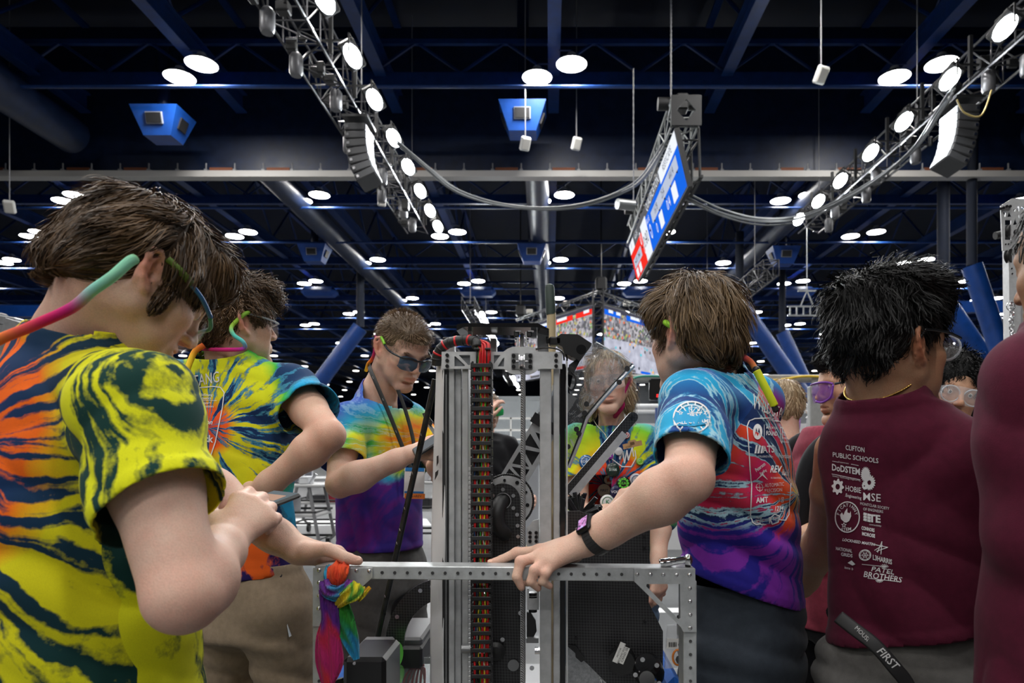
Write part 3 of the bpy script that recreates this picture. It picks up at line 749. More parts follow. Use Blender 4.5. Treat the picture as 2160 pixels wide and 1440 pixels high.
# ================================================================ signed-distance modelling of bodies, clothes and hair
class Field:
    def __init__(s, lo, hi, v):
        s.lo = np.asarray(lo, float); s.v = v; s.n = np.ceil((np.asarray(hi, float)-s.lo)/v).astype(int)+1
        s.d = np.full(s.n, .08, np.float32)
    def block(s, lo, hi, pad):
        a = np.clip(np.floor((np.asarray(lo)-pad-s.lo)/s.v).astype(int), 0, s.n)
        b = np.clip(np.ceil((np.asarray(hi)+pad-s.lo)/s.v).astype(int)+1, 0, s.n)
        if np.any(b <= a): return None, None
        g = np.meshgrid(*[(np.arange(a[i], b[i])*s.v+s.lo[i]).astype(np.float32) for i in range(3)], indexing='ij', sparse=True)
        return tuple(slice(a[i], b[i]) for i in range(3)), g
    def put(s, lo, hi, fn, k, sub):
        sl, g = s.block(lo, hi, k+3*s.v)
        if sl is None: return s
        b = fn(g).astype(np.float32); a = s.d[sl]
        if not sub:
            if k > 0: h = np.maximum(k-np.abs(a-b), 0)/k; s.d[sl] = np.minimum(a, b)-h*h*k*.25
            else: s.d[sl] = np.minimum(a, b)
        else:
            b = -b
            if k > 0: h = np.maximum(k-np.abs(a-b), 0)/k; s.d[sl] = np.maximum(a, b)+h*h*k*.25
            else: s.d[sl] = np.maximum(a, b)
        return s
    def cone(s, a, b, ra, rb, k=.01, flat=None, sub=False):
        a = np.asarray(a, float); b = np.asarray(b, float); ab = b-a; L2 = max(float(ab@ab), 1e-9); R = max(ra, rb)
        if flat is not None: R = R*max(1, flat[1])
        lo = np.minimum(a, b)-R; hi = np.maximum(a, b)+R
        def fn(g):
            p = [g[i]-a[i] for i in range(3)]
            t = np.clip((p[0]*ab[0]+p[1]*ab[1]+p[2]*ab[2])/L2, 0, 1)
            q = [p[i]-t*ab[i] for i in range(3)]
            if flat is None: return np.sqrt(q[0]**2+q[1]**2+q[2]**2)-(ra+t*(rb-ra))
            w_ = nrm(flat[0]); f = flat[1]
            c = q[0]*w_[0]+q[1]*w_[1]+q[2]*w_[2]
            return (np.sqrt(np.maximum(q[0]**2+q[1]**2+q[2]**2-c*c+(c/f)**2, 1e-12))-(ra+t*(rb-ra)))*min(1, f)
        return s.put(lo, hi, fn, k, sub)
    def chain(s, pts, rs, k=.01, sub=False):
        for i in range(len(pts)-1): s.cone(pts[i], pts[i+1], rs[i], rs[i+1], k if i == 0 else min(k, .006), sub=sub)
        return s
    def ell(s, c, r, k=.01, R=None, sub=False):
        c = np.asarray(c, float); r = np.asarray(r, float); M = np.eye(3) if R is None else np.asarray(R, float)
        e = np.sqrt((M**2)@(r**2))
        def fn(g):
            p = [g[i]-c[i] for i in range(3)]
            q = [(p[0]*M[0, j]+p[1]*M[1, j]+p[2]*M[2, j])/r[j] for j in range(3)]
            k0 = np.sqrt(q[0]**2+q[1]**2+q[2]**2); k1 = np.sqrt((q[0]/r[0])**2+(q[1]/r[1])**2+(q[2]/r[2])**2)
            return k0*(k0-1)/np.maximum(k1, 1e-6)
        return s.put(c-e, c+e, fn, k, sub)
    def torso(s, rows, yaw, k=.03, e=2.3):
        """rows: (z, cx, cy, half width, half depth); yaw: angle of the facing direction"""
        r = np.array(sorted(rows)); z = r[:, 0]; rt = np.array([math.sin(yaw), -math.cos(yaw)]); fw = np.array([math.cos(yaw), math.sin(yaw)])
        m = max(r[:, 3].max(), r[:, 4].max()); zz = np.linspace(z[0], z[-1], 60)
        def sm(c):
            y = np.interp(zz, z, c); kk = np.array([1, 2, 3, 2, 1.])/9; return np.convolve(np.pad(y, 2, mode='edge'), kk, 'valid')
        C = [sm(r[:, i]) for i in range(1, 5)]
        lo = (r[:, 1].min()-m, r[:, 2].min()-m, z[0]); hi = (r[:, 1].max()+m, r[:, 2].max()+m, z[-1])
        def fn(g):
            Z = np.clip(g[2], z[0], z[-1]); f = [np.interp(Z, zz, c) for c in C]
            x = g[0]-f[0]; y = g[1]-f[1]
            u = np.abs(x*rt[0]+y*rt[1])/f[2]; v = np.abs(x*fw[0]+y*fw[1])/f[3]
            d = ((u**e+v**e)**(1/e)-1)*np.minimum(f[2], f[3])*.9
            return np.maximum(d, np.abs(g[2]-(z[0]+z[-1])/2)-(z[-1]-z[0])/2)
        return s.put(lo, hi, fn, k, False)
    def mesh(s):
        d = s.d; n = s.n; ins = d < 0
        cn = [(i, j, k) for i in (0, 1) for j in (0, 1) for k in (0, 1)]
        def sl(a, i, j, k): return a[i:n[0]-1+i, j:n[1]-1+j, k:n[2]-1+k]
        cnt = sum(sl(ins, *c).astype(np.int8) for c in cn)
        idx = np.argwhere((cnt > 0) & (cnt < 8)); m = len(idx)
        if m == 0: return np.zeros((0, 3)), np.zeros((0, 4), int)
        val = {c: d[idx[:, 0]+c[0], idx[:, 1]+c[1], idx[:, 2]+c[2]] for c in cn}
        acc = np.zeros((m, 3)); num = np.zeros(m)
        for a in cn:
            for ax in range(3):
                if a[ax] == 0:
                    b = list(a); b[ax] = 1; va, vb = val[a], val[tuple(b)]; cr = (va < 0) != (vb < 0)
                    t = np.where(cr, va/np.where(cr, va-vb, 1), 0); p = np.tile(np.array(a, float), (m, 1)); p[:, ax] = t
                    acc += p*cr[:, None]; num += cr
        V = (idx+acc/num[:, None])*s.v+s.lo
        cell = np.full(n-1, -1, np.int32); cell[idx[:, 0], idx[:, 1], idx[:, 2]] = np.arange(m)
        F = []
        for ax in range(3):
            u, w_ = (ax+1) % 3, (ax+2) % 3
            a = np.take(ins, range(0, n[ax]-1), ax); b = np.take(ins, range(1, n[ax]), ax)
            e = np.argwhere(a != b); e = e[(e[:, u] > 0) & (e[:, w_] > 0) & (e[:, u] < n[u]-1) & (e[:, w_] < n[w_]-1)]
            if not len(e): continue
            fl = ins[e[:, 0], e[:, 1], e[:, 2]]
            def cc(du, dw):
                q = e.copy(); q[:, u] += du; q[:, w_] += dw; return cell[q[:, 0], q[:, 1], q[:, 2]]
            q = np.stack([cc(-1, -1), cc(0, -1), cc(0, 0), cc(-1, 0)], 1); q[~fl] = q[~fl][:, ::-1]; F.append(q)
        return V, np.concatenate(F)
    def sample(s, p):
        q = np.clip((p-s.lo)/s.v, 0, s.n-1.001); i = q.astype(int); f = q-i; out = 0
        for c in ((a, b, e) for a in (0, 1) for b in (0, 1) for e in (0, 1)):
            wt = np.prod([f[:, k] if c[k] else 1-f[:, k] for k in range(3)], 0)
            out = out+wt*s.d[np.minimum(i[:, 0]+c[0], s.n[0]-1), np.minimum(i[:, 1]+c[1], s.n[1]-1), np.minimum(i[:, 2]+c[2], s.n[2]-1)]
        return out
    def grad(s, p):
        h = s.v*1.2; g = np.stack([s.sample(p+np.eye(3)[i]*h)-s.sample(p-np.eye(3)[i]*h) for i in range(3)], 1)
        return g/(np.linalg.norm(g, axis=1, keepdims=True)+1e-9)
def vnormals(V, F):
    n = np.cross(V[F[:, 2]]-V[F[:, 0]], V[F[:, 3 if F.shape[1] > 3 else 1]]-V[F[:, 1 if F.shape[1] > 3 else 0]])
    o = np.zeros_like(V)
    for i in range(F.shape[1]): np.add.at(o, F[:, i], n)
    return o/(np.linalg.norm(o, axis=1, keepdims=True)+1e-12)
def relax(V, F, it=2, f=.5):
    for _ in range(it):
        acc = np.zeros_like(V); c = np.zeros(len(V))
        for i in range(4):
            np.add.at(acc, F[:, i], V[F[:, (i+1) % 4]]+V[F[:, (i+3) % 4]]); np.add.at(c, F[:, i], 2)
        V = V+f*(acc/np.maximum(c, 1)[:, None]-V)
    return V
def snoise(P, sc, seed=0, oct=2):
    """smooth pseudo noise from warped sines, about -1..1"""
    r = np.random.RandomState(seed); out = np.zeros(len(P)); amp = 1; tot = 0
    for o in range(oct):
        for _ in range(3):
            k = r.normal(0, 1, 3)*sc; k2 = r.normal(0, 1, 3)*sc*.6
            out += amp*np.sin(P@k+r.uniform(0, 6)+1.6*np.sin(P@k2+r.uniform(0, 6)))
        tot += amp*1.8; amp *= .5; sc = sc*2.1
    return out/tot

# ---------------------------------------------------------------- skin, hair, cloth materials
def vcol(t): return t.n('VertexColor', layer_name='Col').outputs['Color']
def skin_mat(name, col, red=(1.0, .55, .5), rough=.52):
    t = NT(name); o = t.obj(); n1 = t.noise(o, 35, 4, .6); n2 = t.noise(o, 420, 2, .6)
    c = t.mix(t.ramp(n1, [(.35, (0, 0, 0)), (.75, (.32, .32, .32))]), (*col, 1), tuple(a*b for a, b in zip(col, red)))
    c = t.mix(t.ramp(n2, [(.3, (.30, .30, .30)), (.6, (0, 0, 0))]), c, tuple(a*.6 for a in col))
    c = t.mix(1.0, c, vcol(t), 'MULTIPLY')
    t.set(col=c, rough=rough, spec=.35, sss=.08); t.b.inputs['Subsurface Radius'].default_value = (.012, .004, .002); t.b.inputs['Subsurface Scale'].default_value = .5
    t.bump(t.math('ADD', n2, t.math('MULTIPLY', t.noise(o, 90, 3), .8)), .3, .0016); return t.m
def hair_mat(name, c0, c1, rough=.42, spec=.45):
    t = NT(name); t.set(col=t.mix(t.n('SeparateColor', ins={0: vcol(t)}).outputs[0], c0, c1), rough=rough, spec=spec); return t.m
def cloth_mat(name, col, rough=.85, noise=.12):
    if name in MATS: return MATS[name]
    t = NT(name); o = t.obj(); n = t.noise(o, 60, 4, .6); f = t.noise(o, 700, 2, .5)
    t.set(col=t.ramp(n, [(.3, tuple(c*(1-noise) for c in col)), (.7, tuple(c*(1+noise) for c in col))]), rough=rough, spec=.2, sheen=.04)
    t.bump(f, .25, .0015); MATS[name] = t.m; return t.m
def tiedye_mat(name, centre, e1, e2, rays, along, base, streak, thr=(.47, .56), fringe=None, zband=None, warp=.05, scale=1.0, seed=0.0, alt=None):
    """rays of dye folded round a centre: colours follow the radius (m), the streak mask follows the angle"""
    t = NT(name); o = t.n('NewGeometry').outputs['Position']
    wn = t.n('TexNoise'); t.put(wn.inputs['Vector'], o); wn.inputs['Scale'].default_value = 9; wn.inputs['Detail'].default_value = 5
    wv = t.vmath('SCALE', t.vmath('SUBTRACT', wn.outputs['Color'], (.5, .5, .5)).outputs[0]); wv.inputs['Scale'].default_value = warp
    ct = tuple(map(float, centre))
    if alt:      # the sleeve was folded round a centre of its own: (centre, point on the seam, seam normal)
        sd = t.vmath('DOT_PRODUCT', t.vmath('SUBTRACT', o, tuple(map(float, alt[1]))).outputs[0], tuple(map(float, nrm(alt[2])))).outputs['Value']
        mv = t.n('Mix', data_type='VECTOR'); t.put(mv.inputs[0], t.math('GREATER_THAN', sd, 0.0)); mv.inputs[4].default_value = ct; mv.inputs[5].default_value = tuple(map(float, alt[0])); ct = mv.outputs[1]
    p = t.vmath('SUBTRACT', t.vmath('ADD', o, wv.outputs[0]).outputs[0], ct).outputs[0]
    x = t.vmath('DOT_PRODUCT', p, tuple(map(float, e1))).outputs['Value']; y = t.vmath('DOT_PRODUCT', p, tuple(map(float, e2))).outputs['Value']
    r = t.math('SQRT', t.math('ADD', t.math('MULTIPLY', x, x), t.math('ADD', t.math('MULTIPLY', y, y), 1e-6)))
    cx = t.math('MULTIPLY', t.math('DIVIDE', x, r), rays); cy = t.math('MULTIPLY', t.math('DIVIDE', y, r), rays)
    cv = t.n('CombineXYZ'); t.put(cv.inputs[0], cx); t.put(cv.inputs[1], cy); t.put(cv.inputs[2], t.math('ADD', t.math('MULTIPLY', r, along), seed))
    nz = t.noise(cv.outputs[0], 1.0, 3, .55, .3); fine = t.noise(o, 55, 3, .7)
    nz = t.math('ADD', nz, t.math('MULTIPLY', t.math('SUBTRACT', fine, .5), .16))
    rr = t.math('MULTIPLY', r, 1/scale)
    if alt: rr = t.math('ADD', rr, t.math('MULTIPLY', t.math('GREATER_THAN', sd, 0.0), alt[3]))
    cb = t.ramp(rr, base); cs = t.ramp(rr, streak)
    m = t.ramp(nz, [(thr[0], (0, 0, 0)), (thr[1], (1, 1, 1))])
    c = t.mix(m, cb, cs)
    if fringe:
        fm = t.ramp(nz, [(thr[0]-.035, (0, 0, 0)), (thr[0]-.01, (fringe[1],)*3), (thr[0]+.012, (fringe[1],)*3), (thr[0]+.04, (0, 0, 0))])
        c = t.mix(fm, c, fringe[0])
    if zband:
        sp = t.n('SeparateXYZ'); t.put(sp.inputs[0], o); zf = t.math('MULTIPLY_ADD', sp.outputs[2], zband[1], -zband[0]*zband[1])
        zf = t.math('ADD', zf, t.math('MULTIPLY', t.math('SUBTRACT', nz, .5), zband[4] if len(zband) > 4 else 1.2))
        zm = t.ramp(zf, [(.4, (1, 1, 1)), (.6, (0, 0, 0))])
        c = t.mix(zm, c, t.mix(m, zband[2], zband[3]))
    weave = t.noise(t.obj(), 900, 2, .5)
    c = t.mix(t.ramp(weave, [(.3, (.12, .12, .12)), (.6, (0, 0, 0))]), c, (.02, .02, .03))
    t.set(col=c, rough=.85, spec=.2, sheen=.04); t.bump(weave, .2, .0015); return t.m
# ================================================================ parts of a person
def head_axes(yaw, pitch, roll=0.0):
    """columns: forward, left, up (degrees; pitch > 0 looks down, roll > 0 tips to the person's right)"""
    y, p, r = [math.radians(a) for a in (yaw, pitch, roll)]
    F0 = np.array([math.cos(y), math.sin(y), 0]); L = np.array([-math.sin(y), math.cos(y), 0]); Z = np.array([0, 0, 1.])
    F = F0*math.cos(p)-Z*math.sin(p); U = F0*math.sin(p)+Z*math.cos(p)
    L2 = L*math.cos(r)+U*math.sin(r); U2 = U*math.cos(r)-L*math.sin(r)
    return np.stack([F, L2, U2], 1)
class Head:
    def __init__(s, ear, side, yaw, pitch, roll=0.0, scale=1.0, centre=None):
        s.M = head_axes(yaw, pitch, roll); s.k = scale
        s.c = np.asarray(centre, float) if centre is not None else np.asarray(ear, float)-s.M[:, 1]*side*.080*scale
    def w(s, p): return s.c+s.k*(np.asarray(p, float)@s.M.T)
    def l(s, p): return (np.asarray(p, float)-s.c)@s.M/s.k
def head_mesh(H, neck, v=.003, jaw=1.0, fat=0.0, smile=0.0, neck_r=.056, eyes='closed'):
    """skin surface of head and neck; neck: world point of the neck base"""
    nb = H.l(neck); lo = np.minimum([-.135, -.115, -.15], nb-.085); hi = np.maximum([.15, .115, .16], nb+.085)
    f = Field(lo, hi, v)
    f.ell((-.006, 0, .040), (.097, .0755, .088), .01).ell((-.035, 0, .03), (.068, .073, .075), .02)
    f.ell((.040, 0, -.020), (.055, .060+fat*.5, .090), .03)
    f.ell((.052, 0, .055), (.042, .056, .042), .02)
    for s in (-1, 1):
        f.cone((.004, s*(.050+fat)*jaw, -.042), (.076, s*.016, -.094), .020+fat*.4, .017, .025)
        f.cone((.004, s*(.054+fat)*jaw, -.040), (.0, s*.058, .01), .018, .016, .02)
        f.ell((.060, s*.043, -.012), (.024, .022+fat*.5, .022), .02)
        f.ell((.052, s*(.036+fat), -.050), (.026, .022+fat*.6, .030), .02)
        f.cone((.080, s*.040, .029), (.090, s*.012, .031), .0115, .012, .014)
    f.cone((.080, .010, -.097), (.080, -.010, -.097), .0165, .0165, .02)
    for s in (-1, 1): f.ell((.104, s*.032, .013), (.020, .019, .0125), .014, sub=True)
    for s in (-1, 1): f.ell((.0795, s*.0315, .013), (.0145, .0150, .0125), .006)
    f.cone((.094, 0, .022), (.113, 0, -.014), .0075, .0095, .014).ell((.114, 0, -.0195), (.0105, .0105, .0095), .008)
    for s in (-1, 1): f.ell((.105, s*.0125, -.0225), (.010, .0080, .0075), .007); f.ell((.108, s*.0062, -.0310), (.005, .0035, .004), .003, sub=True)
    m = smile*.010
    f.ell((.088, 0, -.056), (.016, .028, .020), .016)
    for s in (-1, 1):
        f.cone((.1015, s*.004, -.0475), (.092-m*.4, s*(.022+m), -.0540+m*.5), .0062, .004, .006)
        f.cone((.1000, s*.002, -.0615), (.091-m*.4, s*(.020+m), -.0565+m*.5), .0072, .004, .006)
    f.cone((.109, .0, -.0540), (.109, 0, -.0540), .004, .004, .004, sub=True)
    for s in (-1, 1): f.cone((.1075, 0, -.0545), (.094-m*.4, s*(.024+m), -.0555+m*.6), .0022, .0018, .004, sub=True)
    f.ell((.092, 0, -.0735), (.012, .02, .004), .01, sub=True)
    for s in (-1, 1):                                   # ears
        e = np.array([-.002, s*.0745, .004]); eb = np.array([-.83, s*.52, .0]); eu = np.array([-.17, s*.06, .98]); eo = np.array([.50, s*.86, 0])
        P = lambda b, u, o=0: e+eb*b+eu*u+eo*o
        f.ell(P(.012, .002, -.004), (.017, .030, .0048), .006, np.stack([nrm(eb), nrm(eu), nrm(np.cross(eb, eu))], 1))
        hx = [(.001, .004), (-.004, .016), (.002, .028), (.014, .0335), (.026, .027), (.0305, .013), (.028, -.003), (.020, -.017), (.011, -.027)]
        f.chain([P(b, u, .004) for b, u in hx], [.0030, .0036, .0042, .0044, .0044, .0042, .0040, .0042, .005], .004)
        ah = [(.012, .022), (.020, .012), (.019, -.002), (.012, -.014), (.005, -.018)]
        f.chain([P(b, u, .003) for b, u in ah], [.0028, .0036, .0036, .0036, .004], .004)
        f.ell(P(.005, -.028, .002), (.0085, .0065, .0085), .006).ell(P(-.003, -.006, .003), (.005, .004, .007), .004)
        f.ell(P(.007, -.002, .006), (.0075, .0085, .0105), .003, np.stack([nrm(eb), nrm(eo), nrm(eu)], 1), sub=True)
    bn = np.array([-.030, 0, -.03]); f.cone(bn, nb, neck_r, neck_r*1.06, .03)
    f.cone(nb, nb+H.M.T@np.array([0, 0, -.05]), neck_r*1.05, neck_r*1.15, .02)
    for s in (-1, 1): f.cone((-.02, s*.05, -.03), nb*.8+np.array([.045, s*.016, -.02]), .014, .013, .02)
    f.ell(bn*.45+nb*.55+np.array([.047, 0, 0]), (.012, .012, .014), .014)
    V, F = f.mesh(); V = relax(V, F, 2, .5)
    C = np.ones((len(V), 3)); x, y, z = V.T; ay = np.abs(y)
    def blob(c, r, col, p=2):
        nonlocal C
        q = np.exp(-(((x-c[0])/r[0])**2+((ay-c[1])/r[1])**2+((z-c[2])/r[2])**2)**(p/2)); C = C*(1-q[:, None])+C*np.array(col)*q[:, None]
    blob((.101, .008, -.0555), (.010, .017, .0085), (.97, .72, .70), 4)
    blob((-.01, .095, .006), (.035, .022, .035), (1.08, .70, .64), 3)
    blob((.112, 0, -.02), (.012, .014, .012), (1.0, .78, .74)); blob((.065, .045, -.025), (.03, .022, .024), (1.02, .82, .78))
    blob((.08, .03, -.0015), (.02, .02, .008), (.82, .72, .74)); blob((.108, .0062, -.031), (.006, .004, .004), (.3, .18, .17))
    blob((.02, .052, -.062), (.05, .03, .035), (.90, .88, .88)); blob((.07, .015, -.09), (.03, .03, .02), (.92, .89, .89))
    return f, V, F, C
def eyeballs(mb, H):
    for s in (-1, 1):
        mb.sphere(H.w((.0815, s*.0315, .013)), .0125*H.k, 8, m=1)
        mb.sphere(H.w((.0905, s*.0315, .0125)), np.array([.0045, .0055, .0055])*H.k, 6, H.M, m=2)
def chain_world(pts): return [np.asarray(p, float) for p in pts]

FL = {'i': (.044, .026, .021), 'm': (.049, .030, .022), 'r': (.045, .028, .021), 'p': (.035, .021, .019)}
def pose_hand(wrist, D, N, S, curls, thumb, sc=1.0, spread=.06):
    """D along the hand, N out of its back, S towards the thumb; curls: degrees (mcp, pip, dip) for index..little; thumb: 3 directions in (D,N,S)"""
    D, N, S = nrm(D), nrm(N), nrm(S); w_ = np.asarray(wrist, float); fingers = []
    off = [(.092, .030), (.096, .008), (.090, -.014), (.080, -.033)]
    for i, (nm, (a, o)) in enumerate(zip('imrp', off)):
        p = w_+sc*(D*a+S*o+N*(.004 if i in (1, 2) else .0)); pts = [p]; ang = 0; d0 = nrm(D+S*(1.2-i)*spread)
        for L, c in zip(FL[nm], curls[i]):
            ang += math.radians(c); dd = d0*math.cos(ang)-N*math.sin(ang); p = p+dd*L*sc; pts.append(p)
        fingers.append(pts)
    t = w_+sc*(D*.022+S*.024-N*.008); th = [t]
    for L, v in zip((.044, .034, .027), thumb): t = t+nrm(D*v[0]+N*v[1]+S*v[2])*L*sc; th.append(t)
    return dict(wrist=w_, fingers=fingers, thumb=th, N=N, sc=sc)
def arm_mesh(sh, el, wr, hand, v=.004, r=(.056, .050, .041, .046, .027), sc=1.0):
    pts = [np.asarray(p, float) for p in (sh, el, wr)]
    allp = list(pts)+([p for q in hand['fingers'] for p in q]+list(hand['thumb']) if hand else [])
    A = np.array(allp); f = Field(A.min(0)-.085, A.max(0)+.085, v)
    sh, el, wr = pts; r = [x*sc for x in r]
    mid = sh*.55+el*.45; f.cone(sh, mid, r[0], r[1], .02); f.cone(mid, el, r[1], r[2], .02)
    fm = el*.74+wr*.26; f.cone(el, fm, r[2], r[3], .014)
    fw = el*.18+wr*.82; f.cone(fm, fw, r[3], r[4]*1.12, .03)
    ax = nrm(wr-el); 
    if hand:
        N = hand['N']; f.cone(fw, wr, r[4]*1.15, r[4]*1.08, .02, flat=(N, .82))
        h = hand['sc']; fg = hand['fingers']; mc = [q[0] for q in fg]
        for i, m_ in enumerate(mc): f.cone(wr+(m_-wr)*.12, m_, .0175*h, .0125*h, .016)
        for i in range(3): f.cone((mc[i]+wr)/2*1.0, (mc[i]*.6+mc[i+1]*.4), .0125*h, .0105*h, .014)
        f.cone(hand['thumb'][0], mc[0]*.6+wr*.4-N*.006*h, .0150*h, .0125*h, .014)
        rad = [.0098, .0100, .0095, .0084]
        for q, rr in zip(fg, rad):
            rr = rr*h; f.cone(q[0], q[1], rr*1.12, rr*1.03, .008); f.cone(q[1], q[2], rr*1.02, rr*.92, .003); f.cone(q[2], q[3], rr*.92, rr*.76, .003)
            f.ell(q[1], (rr*1.08,)*3, .004); f.ell(q[0]+N*.002, (rr*1.12,)*3, .006)
        th = hand['thumb']; f.cone(th[0], th[1], .0165*h, .0130*h, .012); f.cone(th[1], th[2], .0128*h, .0112*h, .004); f.cone(th[2], th[3], .0114*h, .0088*h, .003)
    else: f.cone(fw, wr, r[4]*1.1, r[4], .02)
    V, F = f.mesh(); V = relax(V, F, 1, .5)
    C = np.ones((len(V), 3))
    q = np.exp(-(np.linalg.norm(V-el, axis=1)/.055)**2); C *= 1-q[:, None]*np.array([0, .13, .14])
    if hand:
        tips = [q_[3] for q_ in hand['fingers']]+[hand['thumb'][3]]; kn = [p for q_ in hand['fingers'] for p in q_[:2]]
        for p in tips+kn:
            q = np.exp(-(np.linalg.norm(V-p, axis=1)/.012)**2); C *= 1-q[:, None]*np.array([0, .12, .12])
    return V, F, C
def nails(mb, hand, which=(0, 1, 2, 3, 4)):
    h = hand['sc']; N = hand['N']
    for i in which:
        q = hand['fingers'][i] if i < 4 else hand['thumb']
        d = nrm(q[3]-q[2]); rr = (.0095 if i == 4 else .0078)*h
        up = nrm((q[2]-q[1]) if i < 4 else N); n = hand.get('nailN', {}).get(i)
        if n is None:
            s = nrm(np.cross(nrm(q[1]-q[0]), N)); n = nrm(np.cross(d, s)); n = n if n@N > -.2 else -n
        R = basis(d, n); c = q[3]+n*rr*.62-d*.0005
        mb.sphere(c, (.0068*h, .0026*h, rr*.72), 6, R, m=3)
def skin_object(name, parent, pieces, mats, extra=None):
    V = []; F = []; C = []; o = 0
    for v, f, c in pieces: V.append(v); F.append(f+o); C.append(c); o += len(v)
    V = np.concatenate(V); F = np.concatenate(F); C = np.concatenate(C); mi = np.zeros(len(F), int)
    fl = F.tolist()
    if extra is not None and extra.v:
        V = np.concatenate([V, np.array(extra.v)]); C = np.concatenate([C, np.array(extra.c)])
        fl += [[i+o for i in q] for q in extra.f]; mi = np.concatenate([mi, np.array(extra.m)])
        return np_mesh(name, V, fl, mats, parent, True, C, mi)
    return np_mesh(name, V, F, mats, parent, True, C)

# ---------------------------------------------------------------- hair
def hair_object(parent, H, prims, subs, m, n, length, flow, v=.004, lift=.35, width=.0016, seed=1, curl=0.0, clump=.35, name='hair', short=False, seg=6, cap=True, cut=None):
    """prims/subs: ellipsoids (centre, radii) in head coordinates; strands run along flow(p, n) over that volume"""
    rs = np.random.RandomState(seed); f = Field((-.20, -.17, -.19), (.19, .17, .22), v)
    for c, r in prims: f.ell(c, r, .018)
    for c, r in subs: f.ell(c, r, .010, sub=True)
    V, F = f.mesh(); V = relax(V, F, 2, .5)
    fc = V[F]; cen = fc.mean(1); ar = np.linalg.norm(np.cross(fc[:, 2]-fc[:, 0], fc[:, 3]-fc[:, 1]), axis=1)
    nn = vnormals(V, F)
    ok = np.linalg.norm((cen-np.array([-.006, 0, .035]))/np.array([.092, .071, .083]), axis=1) > 1.0
    pr = ar*ok; pr = pr/pr.sum(); k = rs.choice(len(F), n, p=pr); u = rs.rand(n, 4); u /= u.sum(1, keepdims=True)
    p = (V[F[k]]*u[:, :, None]).sum(1); g = f.grad(p)
    root_d = f.sample(p)
    p = p-g*rs.uniform(.002, .010, n)[:, None]
    Lr = length(p)*rs.uniform(.6, 1.15, n); step = Lr/seg
    fl = flow(p, g)
    cl = np.stack([snoise(p, 55, seed+i) for i in (1, 2, 3)], 1)
    pts = [p]; nor = [g]; dirs = None
    lf = lift*rs.uniform(.2, 1.0, n)**2
    ph = rs.uniform(0, 6.28, n)
    for i in range(seg):
        g = f.grad(p); fl = flow(p, g); t = fl-g*(fl*g).sum(1, keepdims=True)
        t = t/(np.linalg.norm(t, axis=1, keepdims=True)+1e-6)
        d = t+cl*clump+g*(lf*(1-.25*i/seg) if not short else lift)[:, None] if not short else fl+cl*clump*.4
        if curl: d = d+curl*(np.cross(t, g)*np.sin(ph+i*1.5)[:, None]+g*np.cos(ph+i*1.5)[:, None])
        d = d+rs.normal(0, .10, (n, 3)); d = d/np.linalg.norm(d, axis=1, keepdims=True)
        p = p+d*step[:, None]; dv = f.sample(p); push = np.maximum(.0015*(i+1)/seg-dv, 0); p = p+f.grad(p)*push[:, None]
        if not short:
            pull = np.maximum(dv-.012-.02*lift, 0)*.5; p = p-g*pull[:, None]
        pts.append(p); nor.append(g)
    P = np.stack(pts, 1); N = np.stack(nor, 1)
    T = np.gradient(P, axis=1); S = np.cross(T, N); S = S/(np.linalg.norm(S, axis=2, keepdims=True)+1e-9)
    tw = rs.normal(0, .5, n); S = S*np.cos(tw)[:, None, None]+N*np.sin(tw)[:, None, None]
    wd = width*rs.uniform(.5, 1.3, n)[:, None]*np.concatenate([np.linspace(1, .8, seg), [.15]])[None, :]
    A = P-S*wd[:, :, None]*.5; B = P+S*wd[:, :, None]*.5
    VV = np.stack([A, B], 2).reshape(-1, 3); base = (np.arange(n)*(seg+1)*2)[:, None]; j = np.arange(seg)[None, :]*2
    Q = np.stack([base+j, base+j+1, base+j+3, base+j+2], 2).reshape(-1, 4)
    shade = np.clip(.5+.30*snoise(pts[0], 40, seed+9)+rs.normal(0, .22, n), 0, 1)
    CC = np.repeat(shade, (seg+1)*2)[:, None]*np.ones(3)
    if cap:
        Vc = V-nn*.004; C0 = np.full((len(V), 3), .12); VV = np.concatenate([Vc, VV]); CC = np.concatenate([C0, CC]); Q = np.concatenate([F, Q+len(V)])
    return np_mesh(name, H.w(VV), Q, m, parent, True, CC)

